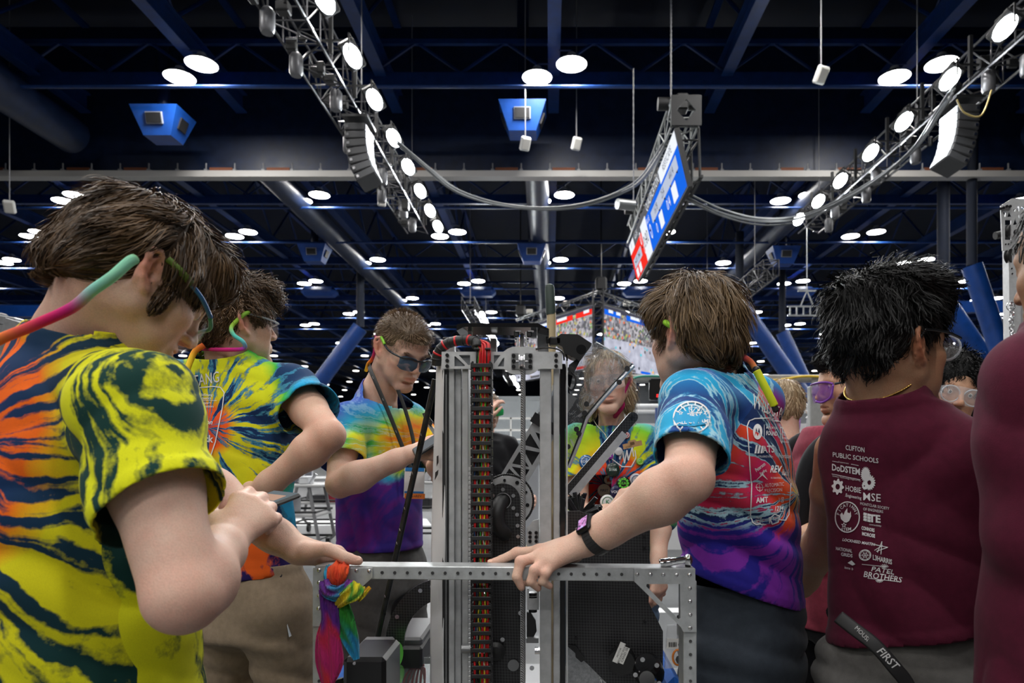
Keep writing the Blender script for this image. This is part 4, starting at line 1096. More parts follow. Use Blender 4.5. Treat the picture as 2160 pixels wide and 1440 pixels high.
# ---------------------------------------------------------------- clothes
def bm_from(V, F):
    me = bpy.data.meshes.new('tmp'); me.vertices.add(len(V)); me.vertices.foreach_set('co', V.astype(np.float32).ravel())
    me.loops.add(F.size); me.loops.foreach_set('vertex_index', F.astype(np.int32).ravel()); me.polygons.add(len(F))
    me.polygons.foreach_set('loop_start', np.arange(0, F.size, F.shape[1], dtype=np.int32)); me.update(calc_edges=True)
    bm = bmesh.new(); bm.from_mesh(me); bpy.data.meshes.remove(me); return bm
def garment(name, parent, field, m, cuts, folds=(), hem=.0022, thick=.0028, it=1, seams=True):
    """cuts: (point, outward normal, seed point of the piece to drop, or None for everything beyond the plane)"""
    V, F = field.mesh(); V = relax(V, F, it, .5); N = vnormals(V, F)
    dsp = np.zeros(len(V))
    for fn in folds: dsp += fn(V)
    for co, no, reg in [c[:3] for c in cuts]:
        no = nrm(no); dist = -(V-co)@no; q = (dist > 0) & (dist < .021)
        if reg is not None: q &= np.linalg.norm(V-co, axis=1) < .125
        dsp[q] += hem
    V = V+N*dsp[:, None]
    bm = bm_from(V, F)
    for cu in cuts:
        co, no, seed = cu[:3]; lim = cu[3] if len(cu) > 3 else .135; no = nrm(no); geo = list(bm.verts)+list(bm.edges)+list(bm.faces)
        if seed is None:
            bmesh.ops.bisect_plane(bm, geom=geo, dist=1e-5, plane_co=V3(co), plane_no=V3(no), clear_outer=True); continue
        bmesh.ops.bisect_plane(bm, geom=geo, dist=1e-5, plane_co=V3(co), plane_no=V3(no))
        bm.faces.ensure_lookup_table(); cen = np.array([f.calc_center_median() for f in bm.faces]); side = (cen-co)@no > 0
        seed = np.asarray(co)+no*.03; dd = np.where(side & (np.linalg.norm(cen-seed, axis=1) < lim*.8), (cen-co)@no, -9); st = [bm.faces[int(dd.argmax())]]; got = set(st); bm.faces.index_update()
        while st:
            f = st.pop()
            for e in f.edges:
                for g in e.link_faces:
                    if g not in got and side[g.index] and np.linalg.norm(cen[g.index]-seed) < lim: got.add(g); st.append(g)
        bmesh.ops.delete(bm, geom=list(got), context='FACES')
    # keep the largest shell
    seen = set(); best = []
    bm.faces.ensure_lookup_table()
    for f in bm.faces:
        if f in seen: continue
        st = [f]; seen.add(f); comp = []
        while st:
            a = st.pop(); comp.append(a)
            for e in a.edges:
                for b in e.link_faces:
                    if b not in seen: seen.add(b); st.append(b)
        if len(comp) > len(best):
            if best: bmesh.ops.delete(bm, geom=best, context='FACES')
            best = comp
        else: bmesh.ops.delete(bm, geom=comp, context='FACES')
    loc = parent_loc(parent) if parent is not None else np.zeros(3)
    bmesh.ops.translate(bm, verts=bm.verts, vec=V3(-loc))
    me = bpy.data.meshes.new(name); bm.to_mesh(me); bm.free()
    me.polygons.foreach_set('use_smooth', np.ones(len(me.polygons), bool)); me.materials.append(m)
    o = bpy.data.objects.new(name, me); link(o, parent)
    sm = o.modifiers.new('thickness', 'SOLIDIFY'); sm.thickness = thick; sm.offset = -1
    return o
def sleeve_region(a, b, start, rad):
    a = np.asarray(a, float); b = np.asarray(b, float); d = nrm(b-a); L = np.linalg.norm(b-a)
    def fn(p):
        q = p-a; t = q@d; r = np.linalg.norm(q-t[:, None]*d, axis=1); return (t > start*L) & (r < rad)
    return fn
def neck_region(neck, nn, r=.105):
    neck = np.asarray(neck, float); nn = nrm(nn)
    def fn(p):
        q = p-neck; t = q@nn; return (t > -.05) & (np.linalg.norm(q-t[:, None]*nn, axis=1) < r)
    return fn
def above(z): return lambda p: p[:, 2] > z
def fold(direction, freq, amp, seed, z0=None, z1=None, soft=.08):
    """cloth folds: crests along lines across `direction`, faded outside z0..z1"""
    d = nrm(direction)
    def fn(V):
        ph = V@d*freq+2.2*snoise(V, 6, seed, 1)+1.1*snoise(V, 13, seed+3, 1)
        f = (np.abs(np.sin(ph*.5))**.8*2-1.1)*amp*1.5*(.35+.65*np.clip(snoise(V, 7, seed+7)+.4, 0, 1))
        if z0 is not None: f *= np.clip((V[:, 2]-z0)/soft+1, 0, 1)*np.clip((z1-V[:, 2])/soft+1, 0, 1)
        return f
    return fn
def near_fold(c, rad, direction, freq, amp, seed):
    g = fold(direction, freq, amp, seed); c = np.asarray(c, float)
    return lambda V: g(V)*np.exp(-(np.linalg.norm(V-c, axis=1)/rad)**2)
def trousers(parent, rows, yaw, hips, knees, ankles, m, v=.011, r=(.095, .072, .060), top_cut=None, folds=()):
    P = np.array([(r_[1], r_[2], r_[0]) for r_ in rows]+list(hips)+list(knees)+list(ankles)); f = Field(P.min(0)-.2, P.max(0)+.2, v)
    f.torso(rows, yaw, .03)
    for h, k, a in zip(hips, knees, ankles): f.cone(h, k, r[0], r[1], .05); f.cone(k, a, r[1], r[2], .03)
    fo = [fold((.3, .2, 1), 70, .004, 5)]+list(folds)
    return garment('trousers', parent, f, m, [((0, 0, rows[-1][0]-.012), (0, 0, 1), None)]+[(a, (0, 0, -1), None) for a in ankles[:1]], fo, it=2)
def shoe(parent, a, yaw, m):
    d = np.array([math.cos(yaw), math.sin(yaw), 0]); s = np.array([-d[1], d[0], 0]); f = Field(np.asarray(a)*[1, 1, 0]-[.28, .28, .03], np.asarray(a)*[1, 1, 0]+[.28, .28, .2], .008)
    b = np.array([a[0], a[1], 0.])
    f.cone(b+[0, 0, .055]-d*.05, b+d*.14+[0, 0, .045], .050, .044, .02, flat=((0, 0, 1), .95)); f.cone(b+[0, 0, .06], b+[0, 0, .13], .05, .045, .03)
    f.put(b-[.3, .3, .1], b+[.3, .3, .002], lambda g: g[2]-.004+0*g[0]+0*g[1], 0, True)
    V, F = f.mesh(); return np_mesh('shoe', V, F, m, parent)
def project_print(name, parent, target, mb, m, view=None, off=.0022):
    """lay flat print (world points) onto a garment along the viewing rays of a point"""
    bpy.context.view_layer.update()
    dg = bpy.context.evaluated_depsgraph_get(); ob = target.evaluated_get(dg); mw = ob.matrix_world; inv = mw.inverted()
    eye = Vector((0, 0, CAMZ)) if view is None else V3(view); out = []; keep = []
    for p in mb.v:
        d = (Vector(p)-eye).normalized(); a = inv@eye; b = (inv.to_3x3()@d).normalized()
        hit, loc, nor, _ = ob.ray_cast(a, b)
        if hit: q = mw@loc; n = (mw.to_3x3()@nor).normalized(); q = q+n*off; out.append(tuple(q)); keep.append(True)
        else: out.append(p); keep.append(False)
    f = [q for q in mb.f if all(keep[i] for i in q)]; mi = [k for q, k in zip(mb.f, mb.m) if all(keep[i] for i in q)]
    if not f: return None
    return np_mesh(name, np.array(out), f, m, parent, False, None, mi)
# ---------------------------------------------------------------- eyewear and straps
def strap(parent, pts, cols, r=.008, flat=None, name='glasses_strap', m=None):
    P = np.array(pts, float); n = 7; S = spline(P, n); K = np.array([srgb(c) for c in cols], float); C = spline(K, n); C = np.clip(C, 0, 1)
    mb = MB().tube(S, r, 10, cols=[tuple(c) for c in C], flat=flat)
    mm = m or MATS.get('strap') 
    if mm is None:
        t = NT('strap_cloth'); t.set(col=vcol(t), rough=.8); t.bump(t.noise(t.obj(), 600, 2), .2, .001); mm = MATS['strap'] = t.m
    return mb.build(name, mm, parent, smooth=3)
def lens_shell(H, y0, y1, zt, zb, x0, wrap, thick=.002, nx=8, nz=5, tilt=.0, edge=1.6):
    """curved lens in head coordinates from y0 to y1; returns MB"""
    v = []; f = []
    for i in range(nx+1):
        y = y0+(y1-y0)*i/nx; u = 2*i/nx-1; h = (1-abs(u)**edge*.35)
        for j in range(nz+1):
            w_ = 2*j/nz-1; zc = (zt+zb)/2; z = zc+(zt-zb)/2*w_*h; x = x0-wrap*y*y*100-.10*(w_*.02)**2*100+tilt*(z-zc)
            v.append(H.w((x, y, z)))
    for i in range(nx):
        for j in range(nz): a = i*(nz+1)+j; f.append((a, a+1, a+nz+2, a+nz+1))
    n = len(v); v2 = [p-H.M[:, 0]*thick for p in v]
    f += [tuple(i+n for i in q[::-1]) for q in f]
    return MB().add(v+v2, f)
def pipe(parent, name, m, H, pts, r, n=8, flat=None, k=5):
    P = spline([H.w(p) for p in pts], k) if H is not None else spline(pts, k)
    return MB().tube(P, r, n, flat=flat).build(name, m, parent, smooth=3)
# ================================================================ the people
eye_w = mat('eye_white', (.75, .72, .68), .25); eye_d = mat('eye_iris', (.04, .025, .015), .15)
def skin_set(nm, col, **k):
    nail = tuple(min(1, c*a) for c, a in zip(col, (1.12, 1.0, .95)))
    return [skin_mat(nm, col, **k), eye_w, eye_d, mat(nm+'_nail', nail, .28)]
SK_A = skin_set('skin_fair_a', (.74, .50, .39)); SK_B = skin_set('skin_fair_b', (.70, .46, .34)); SK_C = skin_set('skin_fair_c', (.74, .49, .38))
SK_D = skin_set('skin_fair_d', (.74, .50, .385)); SK_E = skin_set('skin_brown', (.42, .245, .145)); SK_F = skin_set('skin_tan', (.58, .34, .215)); SK_K = skin_set('skin_light', (.72, .49, .38))
HA = hair_mat('hair_brown', (.022, .012, .006), (.17, .098, .046), .45, .3); HC = hair_mat('hair_light_brown', (.08, .05, .028), (.34, .23, .135), .5)
HD = hair_mat('hair_brown_b', (.035, .019, .009), (.22, .138, .066), .45, .3); HE = hair_mat('hair_black', (.0010, .0010, .0011), (.008, .0078, .0078), .5, .22); HK = hair_mat('hair_blond', (.25, .17, .09), (.6, .47, .3))
shoe_m = mat('dark_shoe', (.03, .03, .035), .5)
maroon = cloth_mat('maroon_cotton', (.078, .006, .022)); maroon2 = cloth_mat('faded_maroon_cotton', (.24, .035, .06))
tan_cloth = cloth_mat('tan_twill', (.27, .205, .14), .8); grey_cloth = cloth_mat('grey_twill', (.075, .072, .07), .8); slate_cloth = cloth_mat('slate_twill', (.028, .036, .048), .8); stone_cloth = cloth_mat('stone_twill', (.11, .105, .10), .8)
black_cloth = cloth_mat('black_cotton', (.008, .008, .010), .8)
clear_lens = clear('clear_lens', (.85, .9, .95), .13, .03); smoke_lens = clear('smoke_blue_lens', (.06, .12, .20), .82, .06, .8)
def person(name_label, foot, cat='person'): return empty('person', (foot[0], foot[1], 0), name_label, cat)
def legs(p, cx, cy, yaw, hipz, m, rows, top, spread=.095, r=(.098, .074, .062), tilt=0.0, knee_fwd=.03):
    rt = np.array([math.sin(yaw), -math.cos(yaw), 0]); fw = np.array([math.cos(yaw), math.sin(yaw), 0]); c = np.array([cx, cy, 0.])
    hips = [c+rt*s*spread+[0, 0, hipz] for s in (-1, 1)]; kn = [c+rt*s*spread*1.15+fw*knee_fwd+[0, 0, .50] for s in (-1, 1)]; an = [c+rt*s*spread*1.2+[0, 0, .07] for s in (-1, 1)]
    t = trousers(p, rows, yaw, hips, kn, an, m, r=r)
    for a in an: shoe(p, a, yaw, shoe_m)
    return t
def flow_down(fwd=.0, back=.0, side=.3):
    """hair combed from the crown outwards and down"""
    def fn(p, g):
        d = np.stack([np.where(p[:, 0] > -.01, .35+fwd, -.35-back), np.sign(p[:, 1])*side*np.ones(len(p)), -1+0*p[:, 0]], 1)
        top = np.clip((p[:, 2]-.09)/.05, 0, 1)[:, None]
        r = p-np.array([-.045, .01, .0]); r[:, 2] = 0; return d*(1-top)+r*12*top+g*0
    return fn

# ---------------------------------------------------------------- A: foreground, yellow and green tie-dye, reading a phone
def person_A():
    yawd = 33; yaw = math.radians(yawd); p = person('brown-haired person in yellow, green and orange tie-dye shirt looking down at a phone', (-.74, 1.12))
    H = Head(W(326, 586, 1.03), -1, 50, 34, 0, 1.0); neck = W(172, 722, 1.09)
    f, V, F, C = head_mesh(H, neck, .0028, neck_r=.062)
    sh = W(288, 862, .935); el = W(386, 1256, .86); wr = W(474, 1146, 1.05)
    D = nrm(W(536, 1072, 1.13)-wr); N = nrm(np.array([.30, -.86, .30])); S = nrm(np.cross(D, N)); S = S if S[2] > 0 else -S
    hand = pose_hand(wr+D*.004, D, N, S, [(40, 80, 45), (48, 82, 45), (54, 82, 45), (58, 80, 45)], [(.55, -.3, .75), (.85, -.45, .4), (.95, -.5, .0)], 1.0, .02)
    a1 = arm_mesh(sh, el, wr, hand, .0038, (.057, .054, .045, .048, .031))
    shl = W(275, 800, 1.27); ell = W(385, 1000, 1.38); wrl = W(628, 1160, 1.305)
    fz = lambda L: [W(*q) for q in L]
    hl = dict(wrist=wrl, N=nrm((.25, -.25, .93)), sc=1.0, fingers=[fz([(712, 1166, 1.335), (738, 1178, 1.356), (742, 1200, 1.358), (738, 1220, 1.350)]), fz([(699, 1168, 1.332), (720, 1184, 1.354), (722, 1208, 1.356), (716, 1230, 1.348)]),
              fz([(685, 1171, 1.330), (700, 1190, 1.352), (700, 1212, 1.354), (694, 1232, 1.348)]), fz([(671, 1175, 1.328), (680, 1194, 1.350), (679, 1212, 1.352), (673, 1228, 1.348)])],
              thumb=fz([(652, 1162, 1.285), (690, 1158, 1.27), (728, 1176, 1.268), (756, 1183, 1.272)]))
    hl['nailN'] = {4: nrm((.1, -.45, .88))}
    a2 = arm_mesh(shl, ell, wrl, hl, .0036, (.058, .052, .042, .046, .029))
    ex = MB(); nails(ex, hl, (4,)); eyeballs(ex, H)
    b = skin_object('body', p, [(H.w(V), F, C), a1, a2], SK_A, ex)
    fl = Field((-1.05, .75, .55), (-.35, 1.45, 1.60), .006)
    c = lambda px, py, d: W(px, py, d)
    rows = [(z, x, y, a, b_) for z, x, y, a, b_ in ((.60, -.745, 1.10, .19, .165), (.90, -.745, 1.10, .19, .168), (1.05, -.752, 1.10, .195, .165), (1.20, -.758, 1.10, .20, .160), (1.32, -.755, 1.10, .19, .145), (1.42, -.750, 1.10, .14, .11), (1.47, -.745, 1.10, .09, .08))]
    fl.torso(rows, yaw, .03); nb = neck+[-.005, 0, -.03]
    fl.cone(nb+[0, 0, -.02], nb+[0, 0, .0], .085, .074, .04); nn = nrm(H.w((-.03, 0, -.03))-neck); fl.cone(nb, neck+nn*.06, .074, .071, .03)
    for s_, e_, q in ((sh, el, .80), (shl, ell, .8)):
        fl.cone(nb+[0, 0, -.045], s_, .062, .070, .05); fl.cone(s_, s_*.5+e_*.5, .072, .072, .04); fl.cone(s_*.5+e_*.5, s_*.15+e_*.85, .072, .075, .03)
    dA = nrm(el-sh); dl = nrm(ell-shl); cutp = sh*.44+el*.56; cutl = shl*.45+ell*.55
    nn = nrm(H.w((-.03, 0, -.03))-neck)
    cuts = [((0, 0, .66), (0, 0, -1), None), (cutp, dA+np.array([.12, 0, .22]), sh*.1+el*.9), (cutl, dl, shl*.1+ell*.9), (neck+nn*.010+[0, 0, .012], nn*.45+np.array([0, 0, .8]), 1, .105)]
    mA = tiedye_mat('tiedye_yellow_green', W(-60, 965, 1.0), (.55, .0, .0) if False else (.86, -.5, 0), (0, 0, 1), 8.5, 4.0,
        [(0, srgb('16356b')), (.22, srgb('0f2f5c')), (.38, srgb('0c3040')), (.6, srgb('103a34')), (1, srgb('0e3a36'))],
        [(0, srgb('c23a1a')), (.15, srgb('f0641a')), (.28, srgb('f06a14')), (.34, srgb('d8d016')), (.7, srgb('dfe01a')), (1, srgb('e6e81c'))], (.455, .525), warp=.06, scale=.62, seed=3.1, alt=(W(200, 540, .95), W(200, 1000, .95), (1, -.1, .12), .35))
    sh_o = garment('shirt', p, fl, mA, cuts, [fold((.6, -.3, .8), 46, .0028, 3), near_fold((-.62, .95, 1.05), .22, (.2, .1, 1), 60, .007, 11), near_fold(sh, .12, (.5, -.3, -.6), 70, .004, 5)])
    legs(p, -.745, 1.10, yaw, .85, slate_cloth, [(.72, -.745, 1.10, .18, .15), (.80, -.745, 1.10, .18, .15), (.92, -.745, 1.10, .17, .14)], .9)
    # hair
    def ln(q): return .052+.018*(q[:, 2] > .06)-.022*(q[:, 0] > .03)
    hair_object(p, H, [((-.012, 0, .046), (.116, .092, .103)), ((-.062, 0, .006), (.066, .082, .072)), ((-.082, 0, -.022), (.040, .060, .040)), ((.062, 0, .100), (.054, .072, .034)), ((.098, .0, .082), (.024, .056, .022))],
                [((.138, 0, -.004), (.072, .115, .074)), ((.045, .105, -.020), (.060, .045, .056)), ((.045, -.105, -.020), (.060, .045, .056)), ((-.012, -.106, .000), (.030, .034, .036)), ((-.012, .106, .000), (.030, .034, .036)), ((-.02, 0, -.125), (.12, .12, .072))],
                HA, 10500, ln, flow_down(.25, .1, .25), lift=.28, width=.0017, seed=3, clump=.42)
    hair_object(p, H, [((.026, -.073, -.010), (.012, .010, .036))], [((0, 0, 0), (.01, .01, .01))], HA, 700, lambda q: .014+0*q[:, 0], lambda q, g: np.array([.1, 0, -1.])+0*q, v=.003, lift=.2, width=.0012, seed=8, name='sideburn', cap=False)
    # glasses with tie-dye strap
    gl = pipe(p, 'glasses_frame', mat('blue_green_frame', (.01, .10, .30), .3), H, [(.034, -.092, .026), (.065, -.088, .020), (.098, -.068, .012)], .0038)
    pipe(p, 'glasses_frame', mat('green_frame', (.01, .22, .10), .3), H, [(.098, -.066, .012), (.116, -.035, .010), (.119, 0, .010), (.116, .035, .010), (.098, .066, .012)], .0034)
    lens_shell(H, -.066, .066, .012, -.040, .121, .048, .002, 14, 6, edge=3).build('lens', clear_lens, p, smooth=3)
    pipe(p, 'frame_sleeve', mat('olive_sleeve', (.08, .14, .01), .7), H, [(-.004, -.088, .034), (.018, -.093, .030), (.042, -.092, .0255)], .0058)
    strap(p, [W(284, 546, .955), W(270, 554, .945), W(236, 584, .93), W(196, 612, .925), W(150, 650, .925), W(62, 690, .92), W(-20, 728, .92), W(-80, 800, .95)], ['6aa070', '7cc0a0', '86c9a8', '8cc4b8', 'c01878', 'd8404a', 'f08a1e', 'f2a01c'], .0072)
    # phone
    pc = W(545, 1065, 1.24); R = basis(nrm((.40, .80, .22)), nrm((-.9, .42, .05)))
    ph = empty('phone', pc, 'dark phone held in the hand of the person in yellow tie-dye', 'phone')
    MB().box(pc, (.142, .070, .009), R, .004).build('case', black_m, ph)
    MB().box(pc+R[:, 2]*.0048, (.132, .062, .0012), R, .0005).build('screen', emit('phone_screen', (.10, .12, .13), .6), ph)
    q = MB(); q.box(pc+R[:, 2]*.0058+R[:, 0]*.03, (.03, .045, .0006), R); q.box(pc+R[:, 2]*.0058-R[:, 0]*.02, (.04, .03, .0006), R); q.build('screen_picture', emit('phone_picture', (.35, .22, .16), .6), ph)
    for s in (-1, 1): MB().box(pc+R[:, 1]*s*.0355, (.03, .003, .004), R).build('side_button', black_m, ph)
    return p, H, sh_o
A_P, A_H, A_S = person_A()

# ---------------------------------------------------------------- B: curly-haired, back turned, hand on hip
def person_B():
    yaw = math.radians(72); p = person('curly-haired person in navy and yellow tie-dye with one hand on the hip', (-.84, 1.93))
    H = Head(W(521, 684, 1.87), -1, 49, -3, 0, 1.0); neck = W(487, 758, 1.93)
    f, V, F, C = head_mesh(H, neck, .0034, neck_r=.057)
    sh = W(618, 822, 1.93); el = W(694, 918, 1.755); wr = W(543, 1040, 1.80)
    D = nrm(np.array([-.75, .35, -.45])); N = nrm(np.array([.1, -.95, -.2])); S = nrm(np.array([-.35, .0, .95]))
    hand = pose_hand(wr, D, N, S, [(15, 40, 25)]*4, [(.6, -.5, .5), (.8, -.5, .2), (.9, -.5, 0)])
    a1 = arm_mesh(sh, el, wr, hand, .0045, (.056, .048, .040, .042, .028))
    shl = W(360, 812, 1.93); ell = W(330, 1000, 1.85); wrl = W(400, 1100, 1.75)
    a2 = arm_mesh(shl, ell, wrl, None, .006)
    ex = MB(); eyeballs(ex, H)
    skin_object('body', p, [(H.w(V), F, C), a1, a2], SK_B, ex)
    fl = Field((-1.25, 1.6, .85), (-.45, 2.25, 1.70), .0075)
    rows = [(.88, -.865, 1.93, .155, .115), (1.0, -.865, 1.93, .155, .115), (1.15, -.88, 1.93, .155, .110), (1.32, -.89, 1.93, .175, .115), (1.44, -.89, 1.935, .17, .105), (1.52, -.895, 1.94, .12, .085), (1.56, -.90, 1.94, .08, .07)]
    fl.torso(rows, yaw, .03); nb = neck+[0, 0, -.03]; fl.cone(nb+[0, 0, -.02], nb+[0, 0, .0], .08, .068, .04); nn = nrm(H.w((-.03, 0, -.03))-neck); fl.cone(nb, neck+nn*.06, .068, .066, .03)
    for s_, e_ in ((sh, el), (shl, ell)):
        fl.cone(nb+[0, 0, -.035], s_, .055, .062, .05); fl.cone(s_, s_*.5+e_*.5, .066, .072, .04); fl.cone(s_*.5+e_*.5, s_*.15+e_*.85, .072, .076, .03)
    nn = nrm(H.w((-.03, 0, -.03))-neck)
    cuts = [((-.8, 1.93, .955), (.10, 0, -1), None), (sh*.50+el*.50, nrm(el-sh), sh*.1+el*.9), (shl*.5+ell*.5, nrm(ell-shl), shl*.1+ell*.9), (neck+nn*.030, nn, 1, .098)]
    mB = tiedye_mat('tiedye_navy_yellow', W(440, 905, 1.82), (1, 0, 0), (0, 0, 1), 5.2, 6.0,
        [(0, srgb('14306a')), (.3, srgb('0f2a56')), (.55, srgb('12365e')), (.8, srgb('123a66')), (1, srgb('3a2f7c'))],
        [(0, srgb('d93a1e')), (.14, srgb('f0601a')), (.22, srgb('dcd41c')), (.50, srgb('d8e020')), (.58, srgb('3fb43a')), (.66, srgb('1f9ed0')), (.86, srgb('22a6d6')), (1, srgb('6a3fa8'))], (.44, .50), (srgb('4fa8c8'), .5),
        zband=(1.02, 10.0, srgb('2a1a5a'), srgb('f0641e')), warp=.05, scale=.40, seed=1.7)
    so = garment('shirt', p, fl, mB, cuts, [fold((.8, 0, .6), 50, .0022, 13), near_fold(W(575, 900, 1.86), .12, (.3, 0, 1), 80, .005, 2), near_fold(W(540, 1100, 1.8), .14, (.2, 0, 1), 70, .005, 9)])
    legs(p, -.845, 1.93, yaw, .86, tan_cloth, [(.78, -.845, 1.93, .155, .12), (.9, -.850, 1.93, .152, .118), (1.0, -.855, 1.93, .145, .108)], 1)
    def ln(q): return .050+.012*(q[:, 2] > .06)
    hair_object(p, H, [((-.010, 0, .052), (.112, .090, .106)), ((-.062, 0, .008), (.058, .078, .070)), ((.066, .0, .105), (.062, .074, .042)), ((.10, .0, .078), (.030, .062, .034))],
                [((.135, 0, -.014), (.075, .105, .070)), ((.020, .098, -.032), (.050, .035, .056)), ((.020, -.098, -.032), (.050, .035, .056)), ((-.012, -.104, .0), (.028, .032, .035)), ((-.012, .104, .0), (.028, .032, .035)), ((-.02, 0, -.115), (.12, .12, .064))],
                HA, 5200, ln, flow_down(.3, .0, .3), lift=.7, width=.0019, seed=13, clump=.6, curl=.75, seg=8)
    pipe(p, 'glasses_frame', mat('clear_frame', (.75, .8, .85), .1, alpha=.45), H, [(-.01, -.083, .030), (.05, -.082, .022), (.098, -.062, .014), (.112, -.03, .016), (.115, 0, .014), (.112, .03, .016), (.098, .062, .014)], .0028)
    lens_shell(H, -.066, .066, .020, -.030, .118, .048, .002, 12, 5, edge=3).build('lens', clear_lens, p, smooth=3)
    strap(p, [H.w((.004, -.085, .032)), H.w((-.012, -.090, .024)), W(489, 688, 1.83), W(493, 706, 1.82), W(512, 720, 1.82), W(516, 733, 1.83), W(498, 737, 1.83), W(440, 736, 1.85), W(411, 730, 1.88), W(408, 712, 1.90), W(416, 690, 1.93)], ['8cc63c', '96cc46', 'a0d048', '58c0a8', '60c4c4', '9a5cc0', 'd0208a', 'c82a70', 'c81f78', '50b0b0', '60c0c8'], .0055)
    strap(p, [W(430, 728, 1.83), W(412, 740, 1.82), W(402, 760, 1.81), W(394, 782, 1.80)], ['d85a20', 'e8901c', 'f2c61c', 'f0d020'], .008)
    MB().box(W(391, 786, 1.798), (.016, .010, .022), rot((0, 1, 0), .5), .003).build('strap_toggle', black_m, p)
    # belt pouch, lanyard tag and watch phone at the belt
    MB().box(W(574, 1040, 1.83), (.028, .018, .085), rot((0, 1, 0), .1), .006).build('belt_radio', black_m, p)
    MB().box(W(612, 1305, 1.84), (.002, .05, .085), rot((0, 1, 0), -.18)).build('pocket_card', mat('pale_card', (.6, .65, .7), .4), p)
    MB().box(W(578, 1225, 1.85), (.045, .02, .05), rot((0, 1, 0), .3), .006).build('key_clip', black_m, p)
    return p, H, so
B_P, B_H, B_S = person_B()

